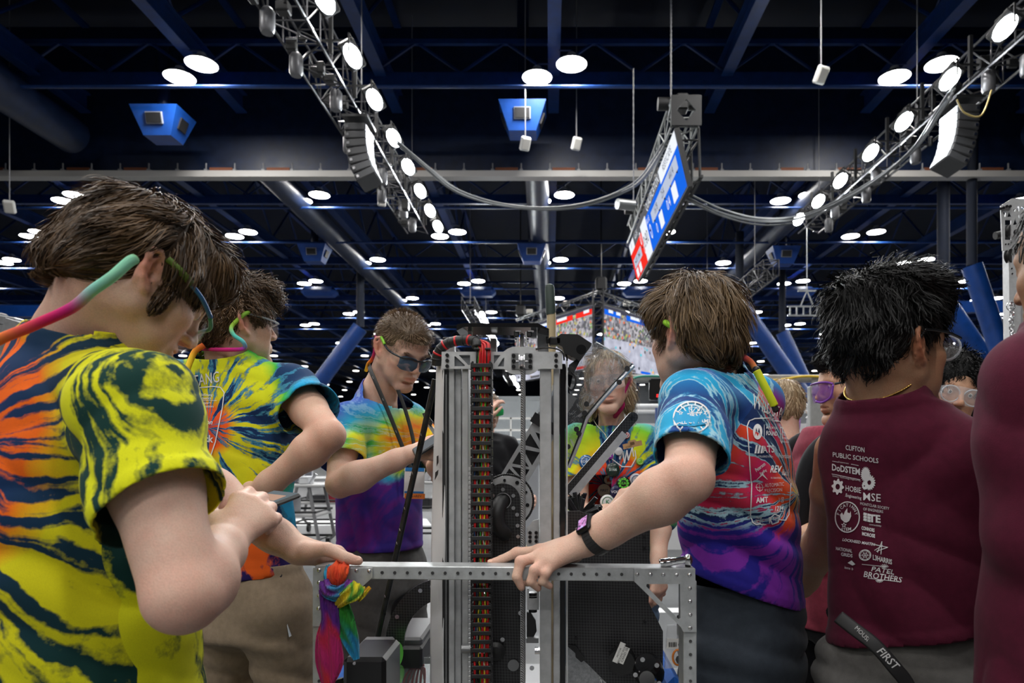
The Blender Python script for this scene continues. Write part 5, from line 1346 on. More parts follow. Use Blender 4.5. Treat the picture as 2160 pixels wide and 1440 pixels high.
# ---------------------------------------------------------------- C: short hair, dark safety glasses, texting
def person_C():
    yaw = math.radians(-27); p = person('short-haired person in rainbow tie-dye and dark safety glasses holding a phone', (-.61, 2.45))
    H = Head(W(803, 737, 2.33), -1, -42, 31, 0, 1.0); neck = W(800, 826, 2.45)
    f, V, F, C = head_mesh(H, neck, .0034, neck_r=.056)
    sh = W(728, 893, 2.27); el = W(716, 1022, 2.12); wr = W(862, 958, 2.10)
    D = nrm(W(915, 945, 2.09)-wr); N = nrm(np.array([-.2, -.75, .65])); N = nrm(N-D*(N@D)); S = nrm(np.array([.1, .65, .75]))
    hand = pose_hand(wr, D, N, S, [(30, 45, 30), (38, 50, 30), (45, 52, 30), (50, 55, 30)], [(.6, -.1, .7), (.9, -.2, .4), (.95, -.3, .1)])
    a1 = arm_mesh(sh, el, wr, hand, .0042, (.054, .046, .040, .044, .028))
    shl = W(862, 888, 2.56); ell = W(946, 1010, 2.42); wrl = W(918, 982, 2.20)
    D = nrm(W(944, 966, 2.12)-wrl); N = nrm(np.array([.2, -.5, -.8])); N = nrm(N-D*(N@D)); S = nrm(np.array([.0, -.7, .7]))
    hl = pose_hand(wrl, D, N, S, [(30, 50, 30), (35, 50, 30), (40, 50, 30), (45, 55, 30)], [(.6, -.1, .7), (.9, -.2, .4), (.95, -.3, .1)])
    a2 = arm_mesh(shl, ell, wrl, hl, .0045, (.052, .046, .040, .042, .028))
    ex = MB()
    skin_object('body', p, [(H.w(V), F, C), a1, a2], SK_C, ex)
    fl = Field((-1.0, 2.05, .85), (-.30, 2.80, 1.62), .0075); cx, cy = -.595, 2.44
    rows = [(.88, cx-.010, cy, .162, .125), (1.0, cx-.010, cy, .162, .125), (1.12, cx-.01, cy, .165, .125), (1.28, cx-.006, cy, .18, .125), (1.38, cx, cy, .175, .115), (1.45, cx+.0, cy, .13, .09), (1.49, cx, cy, .08, .075)]
    fl.torso(rows, yaw, .03); nb = neck+[0, 0, -.02]; fl.cone(nb+[0, 0, -.03], nb+[0, 0, .0], .08, .067, .04); nn = nrm(H.w((-.03, 0, -.03))-neck); fl.cone(nb, neck+nn*.06, .067, .065, .03)
    for s_, e_ in ((sh, el), (shl, ell)):
        fl.cone(nb+[0, 0, -.03], s_, .05, .060, .05); fl.cone(s_, s_*.5+e_*.5, .064, .068, .04); fl.cone(s_*.5+e_*.5, s_*.15+e_*.85, .068, .072, .03)
    nn = nrm(H.w((-.03, 0, -.03))-neck)
    cuts = [((cx, cy, .957), (-.04, 0, -1), None), (sh*.36+el*.64, nrm(el-sh), sh*.1+el*.9), (shl*.4+ell*.6, nrm(ell-shl), shl*.1+ell*.9), (neck+nn*.012, nn+np.array([.2, -.2, 0]), neck+nn*.09)]
    mC = tiedye_mat('tiedye_rainbow', W(880, 930, 2.3), (.95, -.3, 0), (0, 0, 1), 5.0, 6.0,
        [(0, srgb('c8281c')), (.12, srgb('e86a1c')), (.25, srgb('e0b818')), (.36, srgb('3fae4a')), (.5, srgb('2496cc')), (.68, srgb('2a55b4')), (.85, srgb('4a2c90')), (1, srgb('2a84c4'))],
        [(0, srgb('f0a01c')), (.12, srgb('f0dc20')), (.24, srgb('e8501c')), (.34, srgb('d4e028')), (.45, srgb('30b4dc')), (.62, srgb('4a3ca8')), (.80, srgb('2c70c0')), (1, srgb('7a2c98'))], (.42, .58), (srgb('bfe0e8'), .30),
        zband=(1.13, 7.0, srgb('3a2a8c'), srgb('6a2288'), .8), warp=.06, scale=.36, seed=5.2)
    so = garment('shirt', p, fl, mC, cuts, [fold((.7, 0, .7), 50, .0022, 23), near_fold(W(800, 1100, 2.3), .2, (1, 0, .25), 60, .005, 4)])
    legs(p, cx-.01, cy, yaw, .86, grey_cloth, [(.80, cx-.01, cy, .162, .125), (.9, cx-.01, cy, .158, .12), (1.0, cx-.01, cy, .15, .11)], 1, r=(.10, .082, .07))
    hair_object(p, H, [((-.010, 0, .046), (.106, .083, .098)), ((-.05, 0, .015), (.062, .077, .075)), ((.06, 0, .09), (.042, .062, .034))],
                [((.135, 0, -.010), (.072, .105, .082)), ((.030, .098, -.03), (.055, .035, .062)), ((.030, -.098, -.03), (.055, .035, .062)), ((-.012, -.102, .0), (.027, .030, .036)), ((-.012, .102, .0), (.027, .030, .036)), ((-.02, 0, -.115), (.12, .12, .068))],
                HC, 7000, lambda q: .010+.006*(q[:, 2] > .05), lambda q, g: g*.9+np.array([.25, 0, -.35]), lift=.6, width=.0013, seed=23, clump=.5, short=True, seg=3)
    for s in (-1, 1): hair_object(p, H, [((.091, s*.034, .033), (.006, .020, .004))], [((0, 0, 0), (.01, .01, .01))], HC, 160, lambda q: .009+0*q[:, 0], lambda q, g: np.array([0, s*1., .25])+0*q, v=.0025, lift=.3, width=.001, seed=5, name='eyebrow', cap=False, seg=3)
    pipe(p, 'glasses_frame', mat('dark_frame', (.012, .016, .022), .25), H, [(.010, -.084, .030), (.05, -.084, .020), (.096, -.066, .020), (.112, -.036, .024), (.117, -.012, .020), (.118, 0, .020), (.117, .012, .020), (.112, .036, .024), (.096, .066, .020), (.05, .084, .026), (.01, .084, .03)], .0036)
    for s in (-1, 1): lens_shell(H, min(s*.008, s*.066), max(s*.005, s*.070), .028, -.022, .120, .048, .002, 8, 5, edge=4).build('lens', smoke_lens, p, smooth=3)
    pipe(p, 'frame_tip', mat('lime_tip', (.22, .55, .02), .5), H, [(-.012, -.085, .040), (.004, -.086, .036), (.020, -.0855, .028)], .0052)
    strap(p, [H.w((-.05, -.078, .028)), W(790, 742, 2.38), W(784, 758, 2.40), W(776, 768, 2.42), W(772, 782, 2.44)], ['b01878', 'c01c6a', 'e8601c', 'f0a01c', 'e8c81c'], .0058)
    # lanyard and badge
    lan = mat('lanyard_black', (.012, .012, .013), .6)
    def ribbon(name, pts, wv, wd, m, par):
        P = spline(pts, 6); return MB().tube(P, wd, 8, flat=(wv, .12)).build(name, m, par, smooth=3)
    o = empty('badge_lanyard', W(840, 900, 2.25), 'black lanyard with white and orange name badge round the neck of the short-haired person', 'lanyard')
    nrmv = np.array([-.3, -.9, .2])
    ribbon('neck_ribbon', [W(778, 770, 2.43), W(781, 780, 2.36), W(795, 812, 2.315), W(822, 875, 2.295), W(848, 940, 2.285), W(868, 990, 2.265)], nrmv, .0075, lan, o)
    ribbon('neck_ribbon', [W(838, 818, 2.355), W(856, 868, 2.335), W(872, 930, 2.31), W(876, 985, 2.275)], nrmv, .007, lan, o)
    b = MB()
    for i, (x, y) in enumerate(((787, 796), (808, 842), (836, 910))): lettering(b, '---', W(x, y, 2.285), RFACE@rot((0, 0, 1), -1.15), .007)
    b.build('ribbon_print', mat('pale_print', (.6, .6, .6), .6), o)
    R = RFACE@rot((0, 0, 1), -.04)@rot((0, 1, 0), .25); c = W(874, 1018, 2.255)
    MB().box(c, (.066, .098, .002), R).build('badge_card', mat('badge_white', (.78, .79, .8), .4), o)
    MB().box(c+R@np.array([0, -.031, .0016]), (.062, .006, .001), R).build('badge_stripe', mat('badge_blue', (.02, .2, .55), .4), o)
    MB().box(c+R@np.array([.003, -.044, .0022]), (.066, .017, .001), R).build('badge_ribbon', mat('badge_orange', (.85, .22, .03), .5), o)
    MB().box(c+R@np.array([0, .044, .0016]), (.062, .012, .001), R).build('badge_header', mat('badge_blue'), o)
    b = MB(); lettering(b, 'TeamREV', c+R@np.array([.003, -.044, .0032]), R, .008); lettering(b, 'Ty', c+R@np.array([-.008, .015, .0016]), R, .012); b.build('badge_print', mat('ink', (.03, .03, .03), .6), o)
    ph = empty('phone', W(922, 935, 2.09), 'black phone in the hands of the person in rainbow tie-dye', 'phone')
    R = basis(nrm((.75, .1, .5)), nrm((-.2, .85, .35))); c = W(915, 930, 2.05)
    MB().box(c, (.14, .07, .009), R, .003).build('case', black_m, ph); MB().box(c+R[:, 2]*.005, (.13, .062, .001), R).build('screen', emit('phone_screen_b', (.12, .13, .14), .5), ph)
    return p, H, so
C_P, C_H, C_S = person_C()

# ---------------------------------------------------------------- D: brown hair, blue and magenta tie-dye, leaning on the bar
def person_D():
    yaw = math.radians(150); p = person('brown-haired person in blue and magenta tie-dye leaning a hand on the metal bar', (.44, 1.58))
    H = Head(W(1410, 708, 1.49), 1, 124, 6, 0, .98); neck = W(1497, 775, 1.58)
    f, V, F, C = head_mesh(H, neck, .0032, neck_r=.055)
    sh = W(1466, 852, 1.41); el = W(1452, 1010, 1.165); wr = W(1243, 1140, 1.285)
    z = lambda L: [W(*q) for q in L]
    hand = dict(wrist=wr, N=nrm((-.25, -.35, .9)), sc=1.0, fingers=[z([(1138, 1162, 1.315), (1090, 1165, 1.335), (1058, 1180, 1.335), (1035, 1187, 1.33)]),
        z([(1140, 1172, 1.285), (1098, 1184, 1.27), (1090, 1216, 1.262), (1100, 1238, 1.268)]),
        z([(1150, 1180, 1.270), (1128, 1202, 1.252), (1120, 1226, 1.252), (1135, 1240, 1.262)]),
        z([(1168, 1186, 1.262), (1152, 1208, 1.25), (1145, 1226, 1.252), (1160, 1236, 1.262)])],
        thumb=z([(1212, 1166, 1.315), (1160, 1180, 1.345), (1130, 1205, 1.36), (1112, 1228, 1.365)]))
    hand['nailN'] = {0: nrm((-.1, -.35, .93))}
    a1 = arm_mesh(sh, el, wr, hand, .0034, (.056, .050, .042, .045, .029))
    shr = W(1590, 850, 1.72); elr = W(1560, 1010, 1.9); wrr = W(1500, 1120, 1.9)
    a2 = arm_mesh(shr, elr, wrr, None, .007)
    ex = MB(); nails(ex, hand, (0,)); eyeballs(ex, H)
    skin_object('body', p, [(H.w(V), F, C), a1, a2], SK_D, ex)
    fl = Field((.12, 1.15, .80), (.82, 1.98, 1.60), .006)
    rows = [(.86, .445, 1.58, .165, .135), (1.0, .440, 1.57, .165, .130), (1.08, .440, 1.565, .165, .125), (1.2, .430, 1.56, .175, .125), (1.32, .415, 1.555, .185, .118), (1.41, .392, 1.555, .155, .10), (1.47, .375, 1.56, .09, .08)]
    fl.torso(rows, yaw, .03); nb = neck+[.003, 0, -.03]; fl.cone(nb+[0, 0, -.03], nb+[0, 0, .0], .08, .067, .04); nn = nrm(H.w((-.03, 0, -.03))-neck); fl.cone(nb, neck+nn*.06, .067, .065, .03)
    for s_, e_ in ((sh, el), (shr, elr)):
        fl.cone(nb+[0, 0, -.035], s_, .052, .064, .05); fl.cone(s_, s_*.5+e_*.5, .066, .065, .04); fl.cone(s_*.5+e_*.5, e_, .065, .066, .03)
    nn = nrm(H.w((-.03, 0, -.03))-neck)
    cuts = [(W(1580, 1248, 1.5), (-.36, 0, -1), None), (sh*.26+el*.74, nrm(nrm(el-sh)+np.array([0, .5, 0])), 1), (shr*.4+elr*.6, nrm(elr-shr), shr*.1+elr*.9), (neck+nn*.030, nn, 1, .098)]
    mD = tiedye_mat('tiedye_blue_magenta', W(1665, 1035, 1.50), (.5, .866, 0), (0, 0, 1), 6.0, 4.0,
        [(0, srgb('10284e')), (.35, srgb('12284f')), (.56, srgb('14326a')), (.64, srgb('1d9fd0')), (1, srgb('22a4d4'))],
        [(0, srgb('c8c020')), (.10, srgb('e0561c')), (.20, srgb('e2451a')), (.32, srgb('c01c5c')), (.46, srgb('d8441e')), (.56, srgb('8a2a8c')), (.64, srgb('1d7fc0')), (.8, srgb('143a78')), (1, srgb('1a4a90'))], (.47, .53), (srgb('a8d0dc'), .85),
        zband=(1.08, 8.0, srgb('26208a'), srgb('7a2aa0'), 1.0), warp=.04, scale=.46, seed=2.3, alt=(W(1440, 690, 1.4), W(1520, 940, 1.4), (-.75, 0, .66), .42))
    so = garment('shirt', p, fl, mD, cuts, [fold((.3, .2, .9), 46, .0022, 33), near_fold(W(1560, 1160, 1.45), .16, (.25, .1, 1), 75, .008, 6), near_fold(W(1500, 1230, 1.45), .14, (.8, .0, .5), 70, .007, 16), near_fold(W(1520, 940, 1.4), .1, (.9, 0, .5), 70, .004, 18)])
    legs(p, .445, 1.58, yaw, .84, slate_cloth, [(.76, .445, 1.58, .165, .135), (.9, .445, 1.58, .165, .135), (1.02, .445, 1.58, .155, .125)], 1, r=(.094, .068, .060))
    def ln(q): return .060+.02*(q[:, 2] > .05)-.03*(q[:, 0] > .02)
    hair_object(p, H, [((-.012, 0, .048), (.112, .090, .102)), ((-.058, 0, .005), (.064, .082, .078)), ((-.078, 0, -.030), (.040, .060, .040)), ((.064, 0, .10), (.056, .072, .034)), ((.03, .070, .055), (.045, .026, .04)), ((.03, -.070, .055), (.045, .026, .04))],
                [((.138, 0, -.004), (.072, .115, .074)), ((.045, .105, -.026), (.060, .045, .060)), ((.045, -.105, -.026), (.060, .045, .060)), ((-.008, .108, -.006), (.028, .036, .036)), ((-.008, -.108, -.006), (.028, .036, .036)), ((-.02, 0, -.125), (.12, .12, .066))],
                HD, 7500, ln, flow_down(.35, -.1, .15), lift=.35, width=.0018, seed=33, clump=.35)
    pipe(p, 'glasses_frame', mat('clear_frame'), H, [(-.01, .084, .032), (.05, .083, .024), (.098, .064, .014), (.113, .03, .014), (.116, 0, .012), (.113, -.03, .014), (.098, -.064, .014)], .003)
    lens_shell(H, -.07, .07, .022, -.032, .120, .048, .002, 12, 5, edge=3).build('lens', clear_lens, p, smooth=3)
    strap(p, [H.w((.0, .087, .030)), H.w((-.018, .091, .018)), W(1446, 706, 1.468), W(1448, 722, 1.465), W(1468, 734, 1.462), W(1500, 736, 1.465), W(1545, 744, 1.475), W(1580, 760, 1.475), W(1594, 780, 1.468)], ['96cc3c', '8cc83c', '50b4a8', '58c0c8', '60a8c8', 'c81f70', 'c02868', 'd05838', 'd89048'], .0065)
    strap(p, [W(1596, 782, 1.455), W(1608, 805, 1.45), W(1622, 832, 1.448), W(1634, 856, 1.448)], ['c8cc20', 'd4dc20', 'd8e01c', 'd0d81c'], .0085)
    MB().sphere(W(1595, 780, 1.456), .0085, 8).build('strap_bead', black_m, p, smooth=3); MB().box(W(1635, 861, 1.446), (.013, .009, .018), rot((0, 1, 0), -.4), .003).build('strap_tip', black_m, p)
    pipe(p, 'lanyard', mat('lanyard_black', (.012, .012, .013), .6), None, [W(1466, 765, 1.50), W(1480, 752, 1.495), W(1500, 744, 1.495), W(1520, 742, 1.50)], .009, flat=((0, -.2, 1), .3))
    # watch
    wa = empty('smart_watch', wr, 'black smart watch with a lit screen on the wrist over the bar', 'watch'); ax = nrm(wr-el)
    n = nrm(np.array([-.55, -.45, .7])); n = nrm(n-ax*(n@ax)); sd = np.cross(ax, n); c0 = wr-ax*.022
    P = [c0+.0355*(math.cos(t)*n*.93+math.sin(t)*sd*1.02) for t in np.linspace(.45, 2*PI-.45, 28)]
    b = MB(); m = len(P)
    for i in range(m-1):
        a0, a1_ = P[i], P[i+1]; o = nrm((a0+a1_)/2-c0)*.0018; w_ = ax*.011
        b.add([a0-w_-o, a1_-w_-o, a1_+w_-o, a0+w_-o, a0-w_+o, a1_-w_+o, a1_+w_+o, a0+w_+o], [(0, 3, 2, 1), (4, 5, 6, 7), (0, 1, 5, 4), (1, 2, 6, 5), (2, 3, 7, 6), (3, 0, 4, 7)])
    b.build('band', mat('band_rubber', (.02, .021, .024), .55), wa)
    R = basis(ax, sd); R = np.stack([ax, sd, n], 1); cc = c0+n*.0355
    MB().box(cc, (.034, .038, .0105), R, .004).build('case', mat('watch_case', (.035, .035, .04), .25, .7), wa)
    MB().box(cc+n*.0054, (.029, .033, .0012), R, .0005).build('glass', black_gloss, wa)
    t = NT('watch_face'); nz = t.noise(t.obj(), 160, 3); t.set(col=(0, 0, 0), emc=t.ramp(nz, [(.35, (.02, .02, .05)), (.5, (.35, .12, .3)), (.65, (.25, .3, .5)), (.8, (.5, .2, .2))]), ems=.9)
    MB().box(cc+n*.0062, (.021, .026, .0008), R).build('watch_picture', t.m, wa)
    MB().cyl(cc+ax*.017, cc+ax*.0205, .0035, 10).build('crown', mat('bright_steel'), wa)
    return p, H, so
D_P, D_H, D_S = person_D()

# ---------------------------------------------------------------- E: black hair, maroon shirt, back turned
def person_E():
    yaw = math.radians(48); p = person('black-haired person in a maroon shirt printed with white sponsor names on the back', (.70, 1.42))
    H = Head(W(1948, 735, 1.30), -1, 18, -2, 0, 1.03); neck = W(1868, 838, 1.39)
    f, V, F, C = head_mesh(H, neck, .0032, neck_r=.062)
    x, y, z = V.T; fade = np.clip((.02-np.abs(z+.012)/1.0)/.02, 0, 1)*(x < .02)*0
    q = np.clip(1-np.abs(z-.0)/.06, 0, 1)*(x < .045)*(np.abs(y) < .0775); C *= 1-.62*np.clip(q, 0, 1)[:, None]
    sh = W(2044, 985, 1.295); el = W(2062, 1135, 1.34); wr = W(2010, 1270, 1.48)
    a1 = arm_mesh(sh, el, wr, None, .006)
    shl = W(1764, 950, 1.51); ell = W(1742, 1128, 1.70); wrl = W(1692, 1238, 1.86)
    a2 = arm_mesh(shl, ell, wrl, None, .005, (.046, .044, .043, .046, .03))
    ex = MB(); eyeballs(ex, H)
    skin_object('body', p, [(H.w(V), F, C), a1, a2], SK_E, ex)
    fl = Field((.35, .98, .74), (1.10, 1.75, 1.50), .0062)
    rows = [(.80, .75, 1.40, .17, .14), (.95, .75, 1.40, .165, .135), (1.08, .752, 1.40, .168, .135), (1.2, .750, 1.40, .175, .135), (1.28, .738, 1.40, .175, .128), (1.345, .718, 1.40, .150, .11), (1.395, .70, 1.40, .10, .09)]
    fl.torso(rows, yaw, .03); nb = neck+[0, 0, -.035]; fl.cone(nb+[0, 0, -.03], nb+[0, 0, .0], .09, .076, .05); nn = nrm(H.w((-.03, 0, -.03))-neck); fl.cone(nb, neck+nn*.06, .076, .072, .03)
    sl_ = W(1806, 948, 1.47); fl.cone(nb+[0, 0, -.04], sl_, .055, .052, .05); fl.cone(nb+[0, 0, -.045], sh, .05, .058, .05)
    fl.cone(sh, sh*.5+el*.5, .064, .068, .04); fl.cone(sh*.5+el*.5, sh*.1+el*.9, .068, .072, .03)
    nn = nrm(H.w((-.03, 0, -.03))-neck)
    cuts = [((.7, 1.4, .925), (.22, -.1, -1), None), (neck+nn*.022, nn*.7+np.array([0, 0, .5]), 1, .10)]
    so = garment('shirt', p, fl, maroon, cuts, [fold((.7, 0, .5), 40, .0022, 43), near_fold(W(1900, 1260, 1.28), .16, (.3, 0, 1), 60, .006, 7), near_fold(W(1990, 960, 1.2), .10, (.8, 0, -.5), 60, .005, 17), near_fold(W(1800, 1330, 1.3), .12, (.6, 0, 1), 60, .005, 19)])
    legs(p, .75, 1.40, yaw, .82, stone_cloth, [(.74, .75, 1.40, .165, .138), (.85, .75, 1.40, .162, .134), (.97, .75, 1.40, .15, .12)], 1, r=(.105, .085, .075))
    def ln(q): return .040+.02*(q[:, 2] > .07)
    hair_object(p, H, [((-.015, 0, .058), (.112, .086, .104)), ((-.055, 0, .03), (.066, .080, .082)), ((.058, 0, .118), (.066, .078, .044)), ((.0, 0, .125), (.085, .080, .045)), ((.10, 0, .098), (.026, .058, .026)), ((-.075, 0, .10), (.050, .066, .050))],
                [((.140, 0, -.006), (.072, .105, .088)), ((.02, .098, -.016), (.062, .032, .056)), ((.02, -.098, -.016), (.062, .032, .056)), ((-.02, 0, -.110), (.12, .12, .080))],
                HE, 7000, ln, flow_down(.3, .05, .3), lift=.6, width=.0020, seed=43, clump=.7, curl=.35, seg=7)
    gf = mat('black_frame', (.01, .01, .011), .25)
    pipe(p, 'glasses_frame', gf, H, [(-.020, -.086, .010), (-.006, -.088, .030), (.004, -.088, .034), (.05, -.087, .030), (.100, -.072, .022)], .0028)
    b = MB()
    for s in (-1, 1):
        rim = [H.w((.106+.004*math.cos(t), s*(.036+.027*math.cos(t)), .008+.023*math.sin(t))) for t in np.linspace(0, 2*PI, 20)]
        MB().tube(rim, .0022, 6).build('lens_rim', mat('clear_frame'), p, smooth=3)
        lens_shell(H, min(s*.011, s*.062), max(s*.011, s*.062), .030, -.014, .112, .003, .003, 8, 6, edge=1.2).build('lens', clear_lens, p, smooth=3)
    # gold chain
    cp = [neck+(.0715)*(math.cos(t)*nrm(np.cross(nn, (0, 1, 0)))+math.sin(t)*nrm(np.cross(nn, np.cross(nn, (0, 1, 0)))))+nn*(.036-.006*math.cos(t)) for t in np.linspace(0, 2*PI, 90)]
    b = MB()
    for i in range(89): b.sphere((cp[i]+cp[i+1])/2, (.0036, .0024, .0024), 4, basis(cp[i+1]-cp[i], (0, 0, 1)))
    b.build('neck_chain', mat('gold', (.75, .48, .14), .25, 1), p, smooth=3)
    # lanyard hanging at the belt
    lp = [W(1768, 1300, 1.26), W(1800, 1325, 1.235), W(1845, 1360, 1.21), W(1885, 1405, 1.20), W(1915, 1445, 1.20), W(1930, 1500, 1.20)]
    lb = MB().tube(spline(lp, 6), .0125, 8, flat=((-.3, -.9, .2), .14)).build('belt_lanyard', mat('lanyard_black'), p, smooth=3)
    b = MB(); R = RFACE@rot((0, 0, 1), -.80); lettering(b, 'FIRST', W(1872, 1388, 1.196), R, .014, shear=.2, bold=.01); lettering(b, 'MOUSER', W(1822, 1340, 1.215), R, .008)
    b.build('lanyard_print', mat('white_print', (.72, .72, .72), .7), p)
    return p, H, so
E_P, E_H, E_S = person_E()
MB_belt = None

# ---------------------------------------------------------------- I: maroon person at the right edge
def person_I():
    yaw = math.radians(115); p = person('person in plain maroon shirt standing close in front of the second robot tower', (.80, 1.02))
    H = Head(None, 1, 110, 5, 0, 1.0, centre=W(2310, 560, 1.02)); neck = W(2300, 680, 1.02)
    f, V, F, C = head_mesh(H, neck, .005)
    shl = W(2190, 818, .98); ell = W(2215, 1120, .97); wrl = W(2280, 1260, 1.10); shr = W(2470, 780, 1.05); elr = W(2480, 1100, 1.05); wrr = W(2400, 1250, 1.15)
    skin_object('body', p, [(H.w(V), F, C), arm_mesh(shl, ell, wrl, None, .007), arm_mesh(shr, elr, wrr, None, .007)], SK_E)
    fl = Field((.45, .70, .60), (1.15, 1.35, 1.62), .0075)
    rows = [(.65, .81, 1.01, .18, .14), (.95, .815, 1.01, .18, .14), (1.15, .83, 1.01, .178, .138), (1.33, .855, 1.01, .17, .125), (1.41, .85, 1.01, .14, .105), (1.48, .82, 1.01, .09, .08)]
    fl.torso(rows, yaw, .03); fl.cone(neck-[0, 0, .06], neck, .085, .066, .05)
    for s_, e_ in ((shl, ell), (shr, elr)): fl.cone(neck-[0, 0, .05], s_, .06, .066, .06); fl.cone(s_, s_*.5+e_*.5, .070, .074, .04); fl.cone(s_*.5+e_*.5, e_, .074, .078, .03)
    for s_, e_, w_ in ((shl, ell, wrl), (shr, elr, wrr)): fl.cone(e_, w_, .074, .06, .03)
    garment('shirt', p, fl, maroon, [((0, 0, .72), (0, 0, -1), None), (neck+[0, 0, .005], (0, 0, 1), 1, .10)],
            [fold((1, .2, .25), 42, .005, 53), near_fold(W(2120, 900, .95), .15, (.9, 0, -.4), 50, .006, 8)])
    legs(p, .80, 1.01, yaw, .82, stone_cloth, [(.70, .80, 1.01, .178, .14), (.8, .80, 1.01, .175, .138), (.9, .80, 1.01, .16, .12)], 1)
    hair_object(p, H, [((-.012, 0, .052), (.110, .086, .098)), ((-.05, 0, .01), (.06, .078, .07))], [((.135, 0, -.010), (.072, .105, .082)), ((.03, .1, -.03), (.05, .035, .05)), ((.03, -.1, -.03), (.05, .035, .05)), ((-.02, 0, -.115), (.12, .12, .068))], HE, 1500, lambda q: .03+0*q[:, 0], flow_down(), seed=53, v=.006, width=.003)
person_I()

# ---------------------------------------------------------------- F and G: faces beyond the maroon shoulders
def person_F():
    yaw = math.radians(188); p = person('short dark-haired person in purple safety glasses seen in profile past a maroon shoulder', (1.04, 2.40))
    H = Head(W(1822, 818, 2.28), 1, 186, 4, 0, 1.03); neck = W(1830, 905, 2.38)
    f, V, F, C = head_mesh(H, neck, .0036, fat=.010, neck_r=.066)
    x, y, z = V.T; q = np.clip((z-.035)/.04, 0, 1)*(x < .085)*np.clip((.10-x)/.03, 0, 1); C *= 1-.42*q[:, None]
    q = np.exp(-((x-.075)/.03)**2-((z+.085)/.025)**2); C *= 1-.35*q[:, None]
    shl = W(1800, 985, 2.20); ell = W(1745, 1130, 2.18); wrl = W(1640, 1150, 2.3); shr = W(1800, 970, 2.60); elr = W(1760, 1130, 2.65); wrr = W(1660, 1140, 2.6)
    ex = MB(); eyeballs(ex, H)
    skin_object('body', p, [(H.w(V), F, C), arm_mesh(shl, ell, wrl, None, .007), arm_mesh(shr, elr, wrr, None, .008)], SK_F, ex)
    fl = Field((.65, 2.0, .55), (1.4, 2.85, 1.55), .010); cx, cy = .995, 2.40
    rows = [(.60, cx, cy, .20, .15), (.9, cx, cy, .20, .15), (1.1, cx, cy, .20, .145), (1.22, cx, cy, .20, .13), (1.31, cx, cy, .15, .11), (1.38, cx, cy, .09, .09)]
    fl.torso(rows, yaw, .03); fl.cone(neck-[0, 0, .06], neck, .09, .075, .05)
    for s_, e_ in ((shl, ell), (shr, elr)): fl.cone(neck-[0, 0, .05], s_, .06, .066, .06); fl.cone(s_, s_*.4+e_*.6, .070, .078, .04)
    garment('shirt', p, fl, maroon2, [((0, 0, .70), (0, 0, -1), None), (shl*.5+ell*.5, nrm(ell-shl), shl*.1+ell*.9), (shr*.5+elr*.5, nrm(elr-shr), shr*.1+elr*.9), (neck+[0, 0, .005], (0, 0, 1), 1, .10)], [fold((.8, .2, .5), 40, .005, 63)])
    # black pack straps over the shoulders
    for dy in (-.13, .13):
        pp = [(cx-.15, cy+dy, 1.0), (cx-.155, cy+dy, 1.15), (cx-.12, cy+dy, 1.28), (cx-.03, cy+dy, 1.345), (cx+.08, cy+dy, 1.30)]
        MB().tube(spline([np.array(q) for q in pp], 6), .032, 10, flat=((0, 1, 0), 1.0)).build('pack_strap', black_cloth, p, smooth=3)
    legs(p, cx, cy, yaw, .8, black_cloth, [(.66, cx, cy, .19, .14), (.78, cx, cy, .19, .14), (.86, cx, cy, .18, .135)], 1)
    hair_object(p, H, [((.0, 0, .088), (.105, .066, .062)), ((.055, 0, .105), (.060, .060, .036))], [((.140, 0, -.006), (.072, .105, .088)), ((-.02, 0, -.06), (.16, .14, .13))], HE, 2200, lambda q: .035+0*q[:, 0], lambda q, g: np.array([1., -.3, .0])+0*q, lift=.4, width=.002, seed=63)
    pm = mat('purple_frame', (.18, .05, .35), .2); 
    pipe(p, 'glasses_frame', mat('dark_teal_frame', (.015, .03, .045), .3), H, [(-.075, .084, .020), (-.01, .092, .026), (.05, .088, .024), (.092, .068, .020)], .004)
    lens_shell(H, -.068, .068, .030, -.036, .124, .048, .003, 12, 6, edge=4).build('lens', clear('purple_lens', (.30, .10, .50), .42, .08, .8), p, smooth=3)
    pipe(p, 'lens_rim', pm, H, [(.098, .070, .020), (.112, .05, .028), (.123, .0, .030), (.112, -.05, .028)], .0038)
    pipe(p, 'lens_rim', pm, H, [(.098, .070, .018), (.104, .062, -.02), (.117, .03, -.036), (.124, 0, -.030)], .0036)
    return p
person_F()
